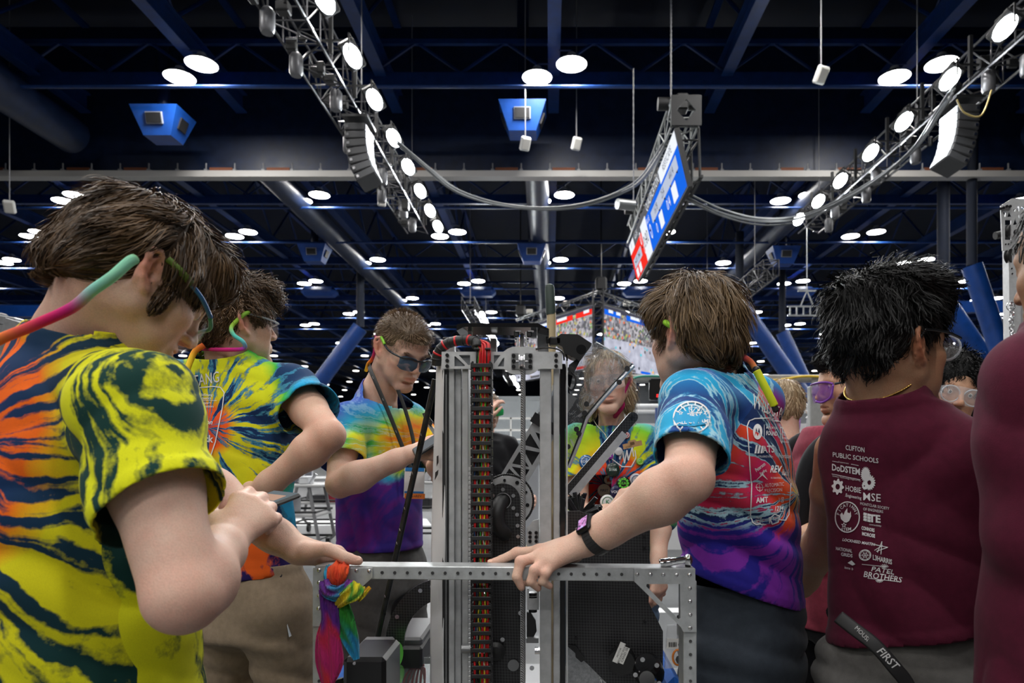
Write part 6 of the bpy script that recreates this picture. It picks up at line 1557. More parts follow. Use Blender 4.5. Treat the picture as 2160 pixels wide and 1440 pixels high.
def person_G():
    p = person('smiling curly-haired person in clear goggles seen between the two maroon shirts', (1.32, 2.35))
    H = Head(None, 1, -97, 8, -13, 1.0, centre=W(1996, 834, 2.30)); neck = W(2002, 925, 2.38)
    f, V, F, C = head_mesh(H, neck, .0036, fat=.005, smile=1.0)
    ex = MB(); eyeballs(ex, H)
    tm = MB()
    for i in range(-3, 4): ex.box(H.w((.097-.00045*i*i, i*.0062, -.0550+.0004*i*i)), (.0055, .0058, .0062), H.M, .001, m=1)
    shl = W(2122, 1010, 2.42); ell = W(2150, 1180, 2.42); wrl = W(2130, 1300, 2.3); shr = W(1936, 1010, 2.42); elr = W(1952, 1180, 2.34); wrr = W(1990, 1270, 2.2)
    skin_object('body', p, [(H.w(V), F, C), arm_mesh(shl, ell, wrl, None, .008), arm_mesh(shr, elr, wrr, None, .008)], SK_F, ex)
    fl = Field((.95, 2.1, .55), (1.85, 2.8, 1.5), .010); cx, cy = 1.43, 2.43
    rows = [(.60, cx, cy, .17, .12), (.9, cx, cy, .17, .12), (1.1, cx, cy, .18, .12), (1.22, cx, cy, .17, .11), (1.3, cx, cy, .1, .09)]
    fl.torso(rows, -PI/2, .03); fl.cone(neck-[0, 0, .06], neck, .085, .066, .05)
    for s_, e_ in ((shl, ell), (shr, elr)): fl.cone(neck-[0, 0, .05], s_, .05, .06, .06); fl.cone(s_, s_*.4+e_*.6, .064, .07, .04)
    garment('shirt', p, fl, cloth_mat('red_cotton', (.45, .02, .02)), [((0, 0, .70), (0, 0, -1), None), (shl*.5+ell*.5, nrm(ell-shl), shl*.1+ell*.9), (shr*.5+elr*.5, nrm(elr-shr), shr*.1+elr*.9), (neck+[0, 0, .005], (0, 0, 1), 1, .10)], [fold((.8, .2, .5), 40, .004, 73)])
    legs(p, cx, cy, -PI/2, .8, black_cloth, [(.66, cx, cy, .17, .12), (.78, cx, cy, .17, .12), (.86, cx, cy, .16, .11)], 1)
    hair_object(p, H, [((-.02, 0, .055), (.12, .110, .112)), ((-.06, 0, -.02), (.07, .105, .09)), ((-.02, .085, -.01), (.05, .035, .08)), ((-.02, -.085, -.01), (.05, .035, .08))], [((.145, 0, -.010), (.082, .092, .085))], HE, 4200, lambda q: .045+0*q[:, 0], flow_down(), lift=1.0, curl=1.2, width=.0022, seed=73, clump=.8, seg=8)
    for s in (-1, 1):
        rim = [H.w((.108+.003*math.cos(t), s*(.036+.030*math.cos(t)), .006+.026*math.sin(t))) for t in np.linspace(0, 2*PI, 22)]
        MB().tube(rim, .0024, 6).build('lens_rim', mat('clear_frame'), p, smooth=3)
        MB().box(H.w((.078, s*.079, .006)), (.05, .004, .03), H.M, .002).build('side_shield', mat('dotted_pink', (.6, .1, .2), .4, noise=.9, nscale=150), p)
    lens_shell(H, -.070, .070, .034, -.024, .122, .032, .003, 14, 6, edge=4).build('lens', clear_lens, p, smooth=3)
    return p
person_G()

# ---------------------------------------------------------------- K: girl behind the clear shield, badges on her shirt
def person_K():
    yaw = -PI/2; p = person('blond person in navy, red and lime tie-dye covered with button badges', (.26, 2.72))
    H = Head(None, 1, -98, 2, 4, .97, centre=W(1283, 812, 2.62)); neck = W(1292, 905, 2.70)
    f, V, F, C = head_mesh(H, neck, .0036, neck_r=.050, smile=.4, jaw=.95)
    ex = MB(); eyeballs(ex, H)
    shl = W(1362, 932, 2.68); ell = W(1392, 1090, 2.62); wrl = W(1388, 1195, 2.50); shr = W(1214, 930, 2.66); elr = W(1222, 1090, 2.60); wrr = W(1292, 1080, 2.42)
    hl = pose_hand(wrl, (0, -.1, -1), (.5, -.8, 0), (-.8, -.5, 0), [(20, 35, 25)]*4, [(.8, -.3, .5), (.9, -.3, .2), (1, -.3, 0)], .92)
    D = nrm((.5, -.1, .6)); N = nrm((-.5, -.6, .5)); N = nrm(N-D*(N@D)); S = np.cross(D, N)
    hr = pose_hand(wrr, D, N, S, [(40, 60, 40)]*4, [(.6, -.4, .6), (.8, -.5, .2), (.8, -.6, 0)], .92)
    skin_object('body', p, [(H.w(V), F, C), arm_mesh(shl, ell, wrl, hl, .0048, (.050, .044, .036, .040, .026)), arm_mesh(shr, elr, wrr, hr, .0048, (.050, .044, .036, .040, .026))], SK_K, ex)
    fl = Field((-.10, 2.35, .72), (.65, 3.0, 1.50), .008); cx, cy = .235, 2.70
    rows = [(.76, cx, cy, .165, .12), (.95, cx, cy, .16, .115), (1.1, cx, cy, .165, .125), (1.22, cx, cy, .17, .13), (1.31, cx, cy, .155, .11), (1.375, cx, cy, .10, .085)]
    fl.torso(rows, yaw, .03); fl.cone(neck-[0, 0, .06], neck-[0, 0, .0], .08, .066, .05)
    for s_, e_ in ((shl, ell), (shr, elr)): fl.cone(neck-[0, 0, .04], s_, .045, .056, .05); fl.cone(s_, s_*.5+e_*.5, .060, .066, .04); fl.cone(s_*.5+e_*.5, e_, .066, .07, .03)
    mK = tiedye_mat('tiedye_navy_lime', W(1290, 1030, 2.58), (1, 0, 0), (0, 0, 1), 4.4, 3.0,
        [(0, srgb('2a1048')), (.3, srgb('122a58')), (.7, srgb('14386a')), (1, srgb('1878b8'))],
        [(0, srgb('8a1c70')), (.16, srgb('d0281c')), (.34, srgb('e85a1c')), (.46, srgb('d8d820')), (.7, srgb('7cc82c')), (.86, srgb('28a8d8')), (1, srgb('1f90cc'))], (.46, .53), (srgb('58b0d0'), .4), warp=.04, scale=.36, seed=7.7)
    so = garment('shirt', p, fl, mK, [((0, 0, .84), (0, 0, -1), None), (shl*.5+ell*.5, nrm(ell-shl), shl*.1+ell*.9), (shr*.5+elr*.5, nrm(elr-shr), shr*.1+elr*.9), (neck+[0, 0, -.012], (0, .35, 1), 1, .10)], [fold((.8, .2, .5), 46, .003, 83)])
    legs(p, cx, cy, yaw, .78, cloth_mat('denim', (.10, .17, .27)), [(.68, cx, cy, .16, .115), (.82, cx, cy, .158, .112), (.92, cx, cy, .15, .105)], 1)
    hair_object(p, H, [((-.012, 0, .046), (.106, .088, .096)), ((-.055, 0, -.02), (.060, .084, .09)), ((-.03, .072, -.05), (.04, .03, .07)), ((-.03, -.072, -.05), (.04, .03, .07))], [((.140, 0, -.010), (.080, .092, .088))], HK, 3000, lambda q: .07+0*q[:, 0], flow_down(), lift=.4, width=.002, seed=83)
    lens_shell(H, -.068, .068, .034, -.024, .120, .032, .003, 12, 5, edge=4).build('lens', clear_lens, p, smooth=3)
    pipe(p, 'glasses_frame', mat('clear_frame'), H, [(-.01, .084, .03), (.05, .083, .024), (.098, .066, .02)], .003)
    strap(p, [H.w((-.005, .086, .02)), W(1312, 836, 2.58), W(1313, 856, 2.58), W(1302, 872, 2.60), W(1296, 880, 2.64)], ['c01878', 'c01870', 'b81868', 'b01860', '9a1858'], .009)
    pipe(p, 'necklace', mat('thin_silver', (.5, .45, .4), .3, 1), None, [W(1250, 880, 2.66), W(1258, 895, 2.58), W(1275, 914, 2.555), W(1283, 925, 2.548), W(1292, 914, 2.555), W(1304, 890, 2.585), W(1310, 872, 2.66)], .0014)
    return p, H, so
K_P, K_H, K_S = person_K()

# ---------------------------------------------------------------- H and J: people in the distance
def far_person(label, cx, cy, yaw, hz, hairm, shirt, skin, goggles=None, arm_up=None, seed=1, kind='short'):
    p = person(label, (cx, cy)); ya = math.radians(yaw); rt = np.array([math.sin(ya), -math.cos(ya), 0]); c = np.array([cx, cy, 0.])
    H = Head(None, 1, yaw, 5, 0, 1.0, centre=(cx, cy, hz)); neck = c+[0, 0, hz-.15]-np.array([math.cos(ya), math.sin(ya), 0])*.03
    f, V, F, C = head_mesh(H, neck, .005); ex = MB(); eyeballs(ex, H); ps = [(H.w(V), F, C)]; sl = []
    for s in (-1, 1):
        sh = c+rt*s*.175+[0, 0, hz-.24]; el = sh+rt*s*.05+[0, 0, -.28]; wr = el+np.array([math.cos(ya), math.sin(ya), .1])*.2+[0, 0, -.1]
        if arm_up and s == arm_up: el = sh+rt*s*.06+np.array([math.cos(ya), math.sin(ya), 0])*.10+[0, 0, -.24]; wr = H.w((.13, -s*.06, -.05))
        hd = pose_hand(wr, nrm(wr-el), nrm(rt*s), nrm(np.cross(wr-el, rt)), [(30, 50, 30)]*4, [(.6, -.3, .6), (.8, -.4, .2), (.8, -.5, 0)])
        ps.append(arm_mesh(sh, el, wr, hd, .006)); sl.append((sh, el))
    skin_object('body', p, ps, skin, ex)
    fl = Field(c+[-.4, -.4, .6], c+[.4, .4, hz], .011); fl.torso([(z*hz, cx, cy, a, b) for z, a, b in ((.42, .165, .12), (.6, .165, .12), (.75, .18, .125), (.83, .16, .11), (.87, .1, .09))], ya, .03); fl.cone(neck-[0, 0, .06], neck, .085, .064, .05)
    cuts = [((0, 0, hz*.5), (0, 0, -1), None), (neck+[0, 0, .0], (0, 0, 1), 1, .10)]
    for sh, el in sl: fl.cone(neck-[0, 0, .04], sh, .05, .06, .05); fl.cone(sh, sh*.4+el*.6, .064, .072, .04); cuts.append((sh*.5+el*.5, nrm(el-sh), sh*.1+el*.9))
    garment('shirt', p, fl, shirt, cuts, [fold((.8, .2, .5), 40, .005, seed)])
    legs(p, cx, cy, ya, hz*.5, grey_cloth, [(hz*.42, cx, cy, .16, .115), (hz*.5, cx, cy, .16, .115), (hz*.55, cx, cy, .15, .11)], 1)
    hair_object(p, H, [((-.012, 0, .048), (.108, .086, .098)), ((-.05, 0, .01), (.062, .080, .078))], [((.135, 0, -.010), (.074, .105, .082)), ((.03, .1, -.03), (.05, .035, .05)), ((.03, -.1, -.03), (.05, .035, .05)), ((-.02, 0, -.115), (.12, .12, .066))], hairm, 1600, lambda q: .035+0*q[:, 0], flow_down(), seed=seed, v=.006, width=.003)
    if goggles:
        lens_shell(H, -.07, .07, .034, -.026, .124, .004, .003, 12, 5, edge=4).build('goggle_lens', goggles, p, smooth=3)
        for s in (-1, 1): pipe(p, 'goggle_strap', goggles, H, [(.098, s*.07, .004), (.04, s*.085, .01), (-.04, s*.085, .012), (-.10, s*.03, .012)], .007)
    return p
P = W(1028, 868, 4.9); far_person('distant person in black shirt and green goggles glimpsed beside the cable chain', P[0], 4.9, -60, P[2], HC, black_cloth, SK_C, mat('green_goggle', (.02, .45, .12), .3), arm_up=1, seed=93)
P = W(1652, 862, 3.3); far_person('blond person in a black shirt standing behind the brown-haired person', P[0], 3.3, 100, P[2], HK, black_cloth, SK_C, seed=97)
# ================================================================ the robot, its cart and what lies on them
def carbon_mat():
    t = NT('carbon_fibre'); o = t.obj(); sx = t.n('SeparateXYZ'); t.put(sx.inputs[0], o)
    u = t.math('ADD', t.math('MULTIPLY', sx.outputs[0], 330), t.math('MULTIPLY', sx.outputs[2], 330)); v = t.math('SUBTRACT', t.math('MULTIPLY', sx.outputs[2], 165), t.math('MULTIPLY', sx.outputs[0], 165))
    a = t.math('SINE', t.math('MULTIPLY', u, 1.6)); b = t.math('SINE', t.math('MULTIPLY', v, 3.0)); f = t.math('MULTIPLY_ADD', t.math('MULTIPLY', a, b), .5, .5)
    t.set(col=t.ramp(f, [(.3, (.006, .006, .007)), (.7, (.045, .045, .048))]), rough=t.math('MULTIPLY_ADD', f, -.15, .42), spec=.55); MATS['carbon'] = t.m; return t.m
carbon = carbon_mat()
brushed = mat('brushed_aluminium', (.56, .57, .58), .40, .35, noise=.10, nscale=60)
rail_m = mat('rail_aluminium', (.44, .45, .46), .42, .25, noise=.14, nscale=35)
dark_alu = mat('grey_anodised', (.26, .265, .27), .4, .7)
zinc = mat('zinc_bolt', (.7, .7, .72), .25, .95); bolt_b = mat('black_oxide_bolt', (.03, .03, .032), .3, .6)
rubber = mat('matt_black_plastic', (.014, .014, .015), .5)
chrome = mat('chrome', (.75, .76, .78), .08, 1.0)
galv = mat('mill_aluminium', (.48, .50, .51), .36, .4, noise=.16, nscale=50)
def bolt(parent, px, py, d, r=.0034, m=None, name='bolt'):
    c = W(px, py, d); b = MB().cyl(c, c+[0, -.003, 0], r, 10).cyl(c+[0, -.003, 0], c+[0, -.0036, 0], r*.62, 6)
    return b.build(name, m or bolt_b, parent)
def px_poly(pts, c):
    """pixel outline -> local outline (m) about pixel c at unit depth factor k"""
    return pts
def plate(parent, name, m, pts, d, t, holes=(), off=0.0):
    cx = sum(p[0] for p in pts)/len(pts); cy = sum(p[1] for p in pts)/len(pts); k = d/FPX
    f = lambda L: [((x-cx)*k, (cy-y)*k) for x, y in L]
    return MB().prism(f(pts), RFACE, t, W(cx, cy, d)+np.array([0, off, 0]), [f(h) for h in holes]).build(name, m, parent)
def bar2(parent, name, m, p0, p1, d0, d1, w, t, ch=.0):
    a = W(*p0, d0); b = W(*p1, d1); x = nrm(b-a); R = basis(x, np.array([0, -1., 0])); R = np.stack([x, nrm(np.cross([0, -1., 0], x)), np.zeros(3)], 1); R[:, 2] = np.cross(R[:, 0], R[:, 1])
    return MB().box((a+b)/2, (np.linalg.norm(b-a), w, t), R, ch).build(name, m, parent)
# ---------------------------------------------------------------- cart frame
BD = 1.275
cart_o = empty('robot_cart', (.0, 1.55, 0), 'riveted aluminium robot cart with a drilled top bar at waist height', 'cart')
k = BD/FPX
def slope(px): return 1193+(px-700)*.0075          # the bar falls slightly to the right
a = W(664, slope(664)+14, BD); b = W(1467, slope(1467)+14, BD); c = (a+b)/2; xx = nrm(b-a); Rb = np.stack([xx, np.array([0, 1., 0]), nrm(np.cross(xx, [0, 1., 0]))], 1)
tb = MB().box(c+[0, .026, 0], (np.linalg.norm(b-a), .0508, 28*k), Rb, .0012).build('top_bar', galv, cart_o)
px = 806
while px < 1335:
    bb = MB().cyl(W(px, slope(px)+13.5, BD-.0006), W(px, slope(px)+13.5, BD+.002), .0031, 10).build('bar_hole', rubber, tb); px += 26.6
for i in range(30):
    p_ = W(790+i*18.2, 1188, BD)+Rb[:, 2]*0; 
b_ = MB()
for i, (x, w_) in enumerate(((1270, 42), (1322, 30), (1350, 40), (1365, 12))): b_.box(W(x, slope(x)+.2, BD+.022), (w_*k*.6, .006, .0006), Rb)
b_.build('bar_print', mat('faint_ink', (.12, .12, .13), .6), tb)
gr = plate(cart_o, 'gusset', galv, [(1338, 1198.5), (1466, 1199.5), (1469, 1332), (1441, 1332), (1436, 1322), (1338, 1226)], BD-.004, .003, [[(1364, 1231), (1434, 1231), (1435, 1303), (1431, 1305), (1363, 1236)]])
for x, y in [(1344, 1211), (1372, 1211), (1399, 1211.5), (1427, 1212), (1454.5, 1212), (1455, 1240), (1455.5, 1268), (1456, 1296), (1456, 1324)]:
    cc = W(x, y, BD-.0055); MB().sphere(cc, (.0040, .0024, .0040), 8).build('rivet', zinc, gr, smooth=3)
gl = plate(cart_o, 'gusset', galv, [(661, 1197), (786, 1197), (786, 1217), (700, 1296), (690, 1320), (660, 1320)], BD-.004, .003, [[(690, 1226), (752, 1226), (690, 1286)]])
for x, y in [(673, 1202), (673, 1228), (673, 1256), (672, 1283), (752, 1203), (779, 1204), (725, 1203), (699, 1202)]:
    MB().sphere(W(x, y, BD-.0055), (.0040, .0024, .0040), 8).build('rivet', zinc, gl, smooth=3)
for x0, x1 in ((659, 686), (1442, 1470)):
    A_ = W(x0, 1225, BD); B_ = W(x1, 1225, BD)
    po = MB().box(((A_[0]+B_[0])/2, BD+.026, (A_[2]+.14)/2), (B_[0]-A_[0], .05, A_[2]-.14), None, .0012).build('post', galv, cart_o)
    MB().box(((A_[0]+B_[0])/2, 1.92, (A_[2]-.3+.14)/2), (B_[0]-A_[0], .05, A_[2]-.3-.14), None, .0012).build('post', galv, cart_o)
    for i in range(5): MB().cyl(W((x0+x1)/2+.6, 1352+i*28, BD-.0006), W((x0+x1)/2+.6, 1352+i*28, BD+.002), .0030, 10).build('post_hole', rubber, po)
for y_ in (1.30, 1.92): MB().box((.0-.07, y_, .56), (.70, .05, .05), None, .002).build('lower_rail', galv, cart_o)
MB().box((-.07, 1.61, .595), (.70, .68, .02), None, .003).build('deck', mat('plywood', (.35, .24, .13), .7, noise=.2, nscale=12), cart_o)
for sx in (-.42, .262):
    MB().box((sx, 1.61, .56), (.05, .58, .05), None, .002).build('side_rail', galv, cart_o)
    for y_ in (1.30, 1.92):
        q = MB().cyl((sx-.018, y_, .062), (sx+.018, y_, .062), .062, 20).build('caster', rubber, cart_o, smooth=.7)
        MB().box((sx-.026, y_, .095), (.006, .05, .09)).box((sx+.026, y_, .095), (.006, .05, .09)).box((sx, y_, .137), (.06, .06, .008)).build('fork', zinc, q)
# ---------------------------------------------------------------- robot
rb = empty('competition_robot', (-.07, 1.60, .605), 'tall aluminium and carbon-fibre competition robot with wiring chain and clear shield', 'robot')
D1 = 1.40
def rail(name, x0, x1, y0, y1, d, t, m, ch=.001): return pbox(MB(), x0, y0, x1, y1, d+t/2, t, ch=ch).build(name, m, rb)
# uprights
rail('upright_rail', 950, 962, 778, 1500, D1+.004, .05, rail_m); rail('upright_rail', 963, 976, 778, 1500, D1+.012, .05, rail_m); rail('upright_rail', 978, 991, 778, 1500, D1, .05, rail_m)
rail('black_track', 936, 949, 782, 1500, D1+.002, .04, rubber); rail('slide_strip', 940.5, 943, 790, 1500, D1-.001, .01, dark_alu, 0)
rail('upright_rail', 1139, 1163, 778, 1500, D1, .05, rail_m); rail('upright_rail', 1167.5, 1180, 778, 1500, D1+.006, .05, rail_m)
rail('black_track', 1181, 1192, 770, 1500, D1+.004, .05, black_gloss); rail('edge_panel', 1193.5, 1197, 765, 1500, D1-.004, .06, brushed, .0005)
rail('rear_upright', 1036, 1048, 715, 760, D1+.08, .03, rail_m); rail('rear_upright', 1134, 1157, 704, 780, D1+.07, .04, brushed); rail('rear_upright', 942, 960, 722, 745, D1+.06, .03, rail_m)
for i in range(46):   # rack teeth on the left upright
    y = 985+i*10; pbox(MB(), 988.5, y, 993, y+6, D1-.002, .006).build('rack_tooth', brushed, rb)
# front cross plate
bump = [(932, 742), (1062, 742), (1072, 735), (1082, 731.5), (1118, 731.5), (1128, 735), (1137, 742), (1186, 742), (1186, 778), (1137, 778), (1126, 786), (1116, 789.5), (1084, 789.5), (1074, 786), (1063, 778), (932, 778)]
tri1 = [(959, 752), (961, 751.5), (981, 770), (980, 772.5), (959, 772.5)]; tri2 = [(968, 749), (992, 749), (992, 770), (988, 770)]
tri3 = [(1042, 749), (1056, 749), (1042, 768)]; tri4 = [(1064, 754), (1063, 773), (1050, 773), (1060, 757)]
cp = plate(rb, 'cross_plate', brushed, bump, D1-.006, .006, [tri1, tri2, tri3, tri4])
pbox(MB(), 957, 747, 994, 775, D1+.002, .004).build('pocket_floor', mat('pocket_silver', (.5, .53, .56), .25, .9, noise=.2), cp); pbox(MB(), 1040, 747, 1068, 775, D1+.002, .004).build('pocket_floor', mat('pocket_silver'), cp)
for x in (943.5, 1173):
    for y in (749, 760.5, 772): bolt(cp, x, y, D1-.0095, .0038)
br = plate(cp, 'pulley_bracket', dark_alu, rrect(1078.5, 745, 1096, 778.5, 2), D1-.0105, .003); br2 = plate(cp, 'pulley_bracket', dark_alu, rrect(1106, 745, 1123.5, 778.5, 2), D1-.0105, .003)
for y in (750, 761.5, 773): bolt(br, 1083.5, y, D1-.0125, .0040); bolt(br2, 1118.5, y, D1-.0125, .0040)
c = W(1101, 762, D1-.012); MB().lathe([(.008, -.006), (.0165, -.006), (.0165, -.0042), (.013, -.001), (.013, .001), (.0165, .0042), (.0165, .006), (.008, .006)], c, (1, 0, 0), 24).build('pulley', zinc, cp, smooth=.7)
MB().cyl(c-[.0125, 0, 0], c+[.0125, 0, 0], .002, 8).build('axle', zinc, cp)
for x in (1095.5, 1106.5): pbox(MB(), x-1.2, 744, x+1.2, 776, D1-.016, .012).build('pulley_cheek', brushed, cp)
# rope down the middle
def rope_mat():
    t = NT('braided_rope'); w_ = t.n('TexWave'); t.put(w_.inputs['Vector'], t.obj()); w_.bands_direction = 'DIAGONAL'; w_.inputs['Scale'].default_value = 130; w_.inputs['Distortion'].default_value = 2
    t.set(col=t.ramp(w_.outputs['Fac'], [(.2, (.06, .06, .062)), (.7, (.34, .34, .35))]), rough=.7); t.bump(w_.outputs['Fac'], .6, .002); return t.m
MB().cyl(W(1103.5, 778, D1-.012), W(1103.5, 1500, D1-.012), .0049, 12).build('hoist_rope', rope_mat(), rb, smooth=.8)
MB().cyl(W(1101, 705, D1+.03), W(1101, 748, D1+.01), .004, 10).build('hoist_rope', MATS.get('x') or mat('rope_grey', (.2, .2, .2), .7), rb, smooth=.8)
# top plate
tp = empty_plate = plate(rb, 'top_plate', black_gloss, [(970, 693), (985, 690.5), (1135, 690.5), (1158, 702), (1158, 705), (1134, 699), (985, 698), (970, 706)], D1+.05, .10)
for x in (1089, 1116): pbox(MB(), x-5, 698, x+6, 711, D1+.01, .012, ch=.002).build('guide_block', rubber, tp); pbox(MB(), x-2, 697, x+10, 700, D1+.004, .006).build('clip', zinc, tp)
c = W(1101, 717, D1+.02)
for s in (-1, 1): MB().cyl(c+[s*.006, 0, 0], c+[s*.010, 0, 0], .010, 14).cyl(c+[s*.010, 0, 0], c+[s*.014, 0, 0], .004, 8).build('guide_wheel', zinc, tp, smooth=.7); pbox(MB(), 1101+s*9-1.5, 700, 1101+s*9+1.5, 728, D1+.012, .01).build('wheel_strut', brushed, tp)
pbox(MB(), 988, 698, 996, 716, D1+.06, .02).build('plate_leg', rail_m, tp); pbox(MB(), 1120, 699, 1132, 712, D1+.06, .02).build('plate_leg', rail_m, tp)
# cable chain with links and wires
cc_o = empty('cable_chain', W(1017, 1100, D1-.02), None, None, parent=rb); cc_o.location = V3(W(1017, 1100, D1-.02)-parent_loc(rb))
kk = (D1-.03)/FPX
def link_mesh():
    w_ = 45*kk; m = MB()
    m.box((0, -.0125, 0), (w_, .0030, 8.6*kk), None, .0008); m.box((0, .0125, 0), (w_, .0030, 8.6*kk), None, .0008)
    for s in (-1, 1): m.box((s*(w_/2-.0013), 0, -.002), (.0026, .028, 16.5*kk), None, .0006); m.box((s*(w_/2-.004), -.0105, .006), (.004, .006, 5*kk), None, .0006)
    return m.build('chain_link', rubber, cc_o, world=False)
L0 = link_mesh(); base = parent_loc(cc_o)
for i in range(44):
    y = 772+i*18.05; o = L0 if i == 0 else L0.copy()
    if i: link(o, cc_o)
    o.location = V3(W(1016.5, y, D1-.024)-base)
wcols = {'red': (.62, .015, .02), 'red2': (.42, .01, .015), 'yellow': (.78, .62, .03), 'green': (.03, .36, .05), 'black': (.012, .012, .012), 'white': (.62, .62, .6), 'brown': (.22, .07, .03), 'blue': (.02, .06, .16), 'grey': (.3, .3, .3)}
for n_, c_ in wcols.items(): mat('wire_'+n_, c_, .35)
rw = random.Random(4)
seq = [('red', 1001, .0026), ('black', 1005, .0026), ('blue', 1003, .002), ('yellow', 1011, .0016), ('green', 1014, .0016), ('black', 1009, .0024), ('red', 1018, .0028), ('white', 1020.5, .0015), ('yellow', 1022.5, .0017), ('green', 1025, .0016), ('red', 1029, .0028), ('brown', 1031, .002), ('black', 1033, .0022), ('red2', 1026, .002), ('grey', 1007, .0014)]
for i, (cn, x, r) in enumerate(seq):
    pts = []
    for j in range(26):
        y = 768+j*28; q = rw.uniform(-1, 1)
        pts.append(W(x+q*(2.6 if cn in ('yellow', 'green', 'white', 'blue') else 1.3), y, D1-.029+rw.uniform(-.004, .005)))
    MB().tube(spline(pts, 3), r, 6).build('wire', MATS['wire_'+cn], cc_o, smooth=3)
# wire loom over the top of the chain
lm = MB(); lp = spline([W(921, 770, D1+.02), W(922, 752, D1+.015), W(930, 736, D1+.01), W(945, 724, D1+.005), W(965, 719, D1), W(988, 717, D1-.005), W(1004, 722, D1-.015), W(1006, 732, D1-.02)], 8)
loom = lm.tube(lp, .0105, 12).build('wire_loom', rubber, rb, smooth=3)
for j in range(9):
    t_ = 6+j*5; q = lp[t_]; dq = nrm(lp[t_+1]-lp[t_-1]); MB().tube([q-dq*.002, q+dq*.002], .0113, 12).build('loom_wrap', MATS['wire_red'] if j % 2 else rubber, loom, smooth=3)
for i, (cn, x, r, h) in enumerate((('red', 1030, .0028, 716), ('red', 1024, .0028, 718), ('red', 1018, .0028, 719), ('yellow', 1014, .0016, 722), ('green', 1010, .0016, 722), ('black', 1027, .0024, 720), ('red', 1012, .0026, 720), ('red2', 1033, .0022, 717), ('black', 1006, .0022, 723))):
    P_ = [W(985+i, 719, D1-.004), W(1000+i, h, D1-.012), W(x-4, h+6, D1-.018), W(x, h+16, D1-.023), W(x-3 if cn == 'yellow' else x, 752, D1-.026), W(x-(6 if cn == 'green' else 0), 775, D1-.024)]
    MB().tube(spline(P_, 6), r, 6).build('loop_wire', MATS['wire_'+cn], rb, smooth=3)
for x in (1006, 1029): pbox(MB(), x-6, 734, x+6, 738, D1-.028, .012, ch=.001).build('cable_tie', rubber, rb)
pbox(MB(), 935, 712, 962, 718, D1+.03, .02, ch=.002).build('loom_clamp', rubber, rb)
# paper number sheet hanging at the left side
sv = []; sf = []
cols_ = 8; rows_ = 24
for j in range(rows_+1):
    y = 752+(1500-752)*j/rows_
    for i in range(cols_+1):
        u = i/cols_; xr = 937-2*math.sin(j*.4); xl = 921-9*math.sin(j/rows_*2.2)-6*(j/rows_)
        x = xl+(xr-xl)*u; d = D1+.03-.030*u+.006*math.sin(j*.7+u*3)
        sv.append(W(x, y, d))
for j in range(rows_):
    for i in range(cols_): a_ = j*(cols_+1)+i; sf.append((a_, a_+cols_+1, a_+cols_+2, a_+1))
ns = np_mesh('number_sheet', np.array(sv), np.array(sf), mat('white_sheet', (.60, .60, .61), .6, bump=.2, bscale=12, bdist=.01), rb)
ns.modifiers.new('thickness', 'SOLIDIFY').thickness = .0012
b = MB()
b.add([W(921, 962, D1+.008), W(925, 960, D1+.004), W(925, 975, D1+.004), W(921, 984, D1+.008)], [(0, 1, 2, 3)]); b.add([W(918, 996, D1+.010), W(925, 990, D1+.003), W(924, 1000, D1+.003), W(917, 1013, D1+.010)], [(0, 1, 2, 3)])
b.build('sheet_digit', black_m, ns)
# arm behind: pocketed plate, sprocket with chain, carbon side plates
ang = math.atan2(880-1000, 1138-1072)
def rotpx(c, pts, a):
    ca, sa = math.cos(a), math.sin(a); return [(c[0]+x*ca-y*sa, c[1]+x*sa+y*ca) for x, y in pts]
ac = (1117, 955)
arm_out = rotpx(ac, [(-82, -28), (95, -28), (95, 28), (-82, 28)], -1.03)
hl = [[(-70, -20), (-50, -20), (-60, 16)], [(-44, -18), (-30, 18), (-56, 18)], [(-38, -20), (-8, -20), (-26, 14)], [(0, -16), (12, 18), (-20, 18)], [(8, -20), (36, -20), (18, 14)], [(44, -12), (50, 18), (24, 18)]]
plate(rb, 'arm_plate', brushed, arm_out, 1.515, .004, [rotpx(ac, h, -1.03) for h in hl]); plate(rb, 'arm_liner', black_m, rotpx(ac, [(-80, -26), (90, -26), (90, 26), (-80, 26)], -1.03), 1.535, .004)
plate(rb, 'arm_band', rubber, rotpx(ac, [(58, -34), (80, -34), (80, 34), (58, 34)], -1.03), 1.505, .006); plate(rb, 'arm_top', dark_alu, rotpx(ac, [(80, -26), (150, -26), (150, 26), (80, 26)], -1.03), 1.515, .006)
plate(rb, 'arm_window', clear('clear_strip', (.8, .85, .9), .25, .1), rotpx(ac, [(84, -32), (150, -32), (150, -20), (84, -20)], -1.03), 1.505, .003)
sp = plate(rb, 'sprocket', brushed, circ(1069.5, 1056, 53, 48), 1.475, .006, [circ(1061, 1056, 20, 20)])
for t_ in range(10): x = 1069.5+44*math.cos(t_*.628+.2); y = 1056+44*math.sin(t_*.628+.2); bolt(sp, x, y, 1.471, .0030 if t_ % 2 else .0042)
chn = []
for i in range(58):
    t_ = -2.9+i*.075; x = 1069.5+55.5*math.cos(t_); y = 1056+55.5*math.sin(t_)
    if y > 1180 or x < 1040: continue
    cN = W(x, y, 1.474); tg = nrm(np.array([-math.sin(t_), 0, -math.cos(t_)])); MB().sphere(cN, (.0032, .004, .0026), 5, basis(tg, (0, 1, 0))).build('roller_link', mat('chain_steel', (.05, .05, .05), .35, .8), sp, smooth=3)
sidep = [(1061+37*math.cos(a_), 1056-37*math.sin(a_)) for a_ in np.linspace(0, PI, 16)]+[(1024, 1200), (1030, 1500), (1098, 1500), (1098, 1200)]
sp2 = plate(rb, 'carbon_side_plate', carbon, sidep, 1.455, .005, [circ(1061, 1056, 16.5, 24)])
plate(sp2, 'hub_ring', zinc, circ(1061, 1056, 17.5, 28), 1.452, .003, [circ(1061, 1056, 15.8, 28)])
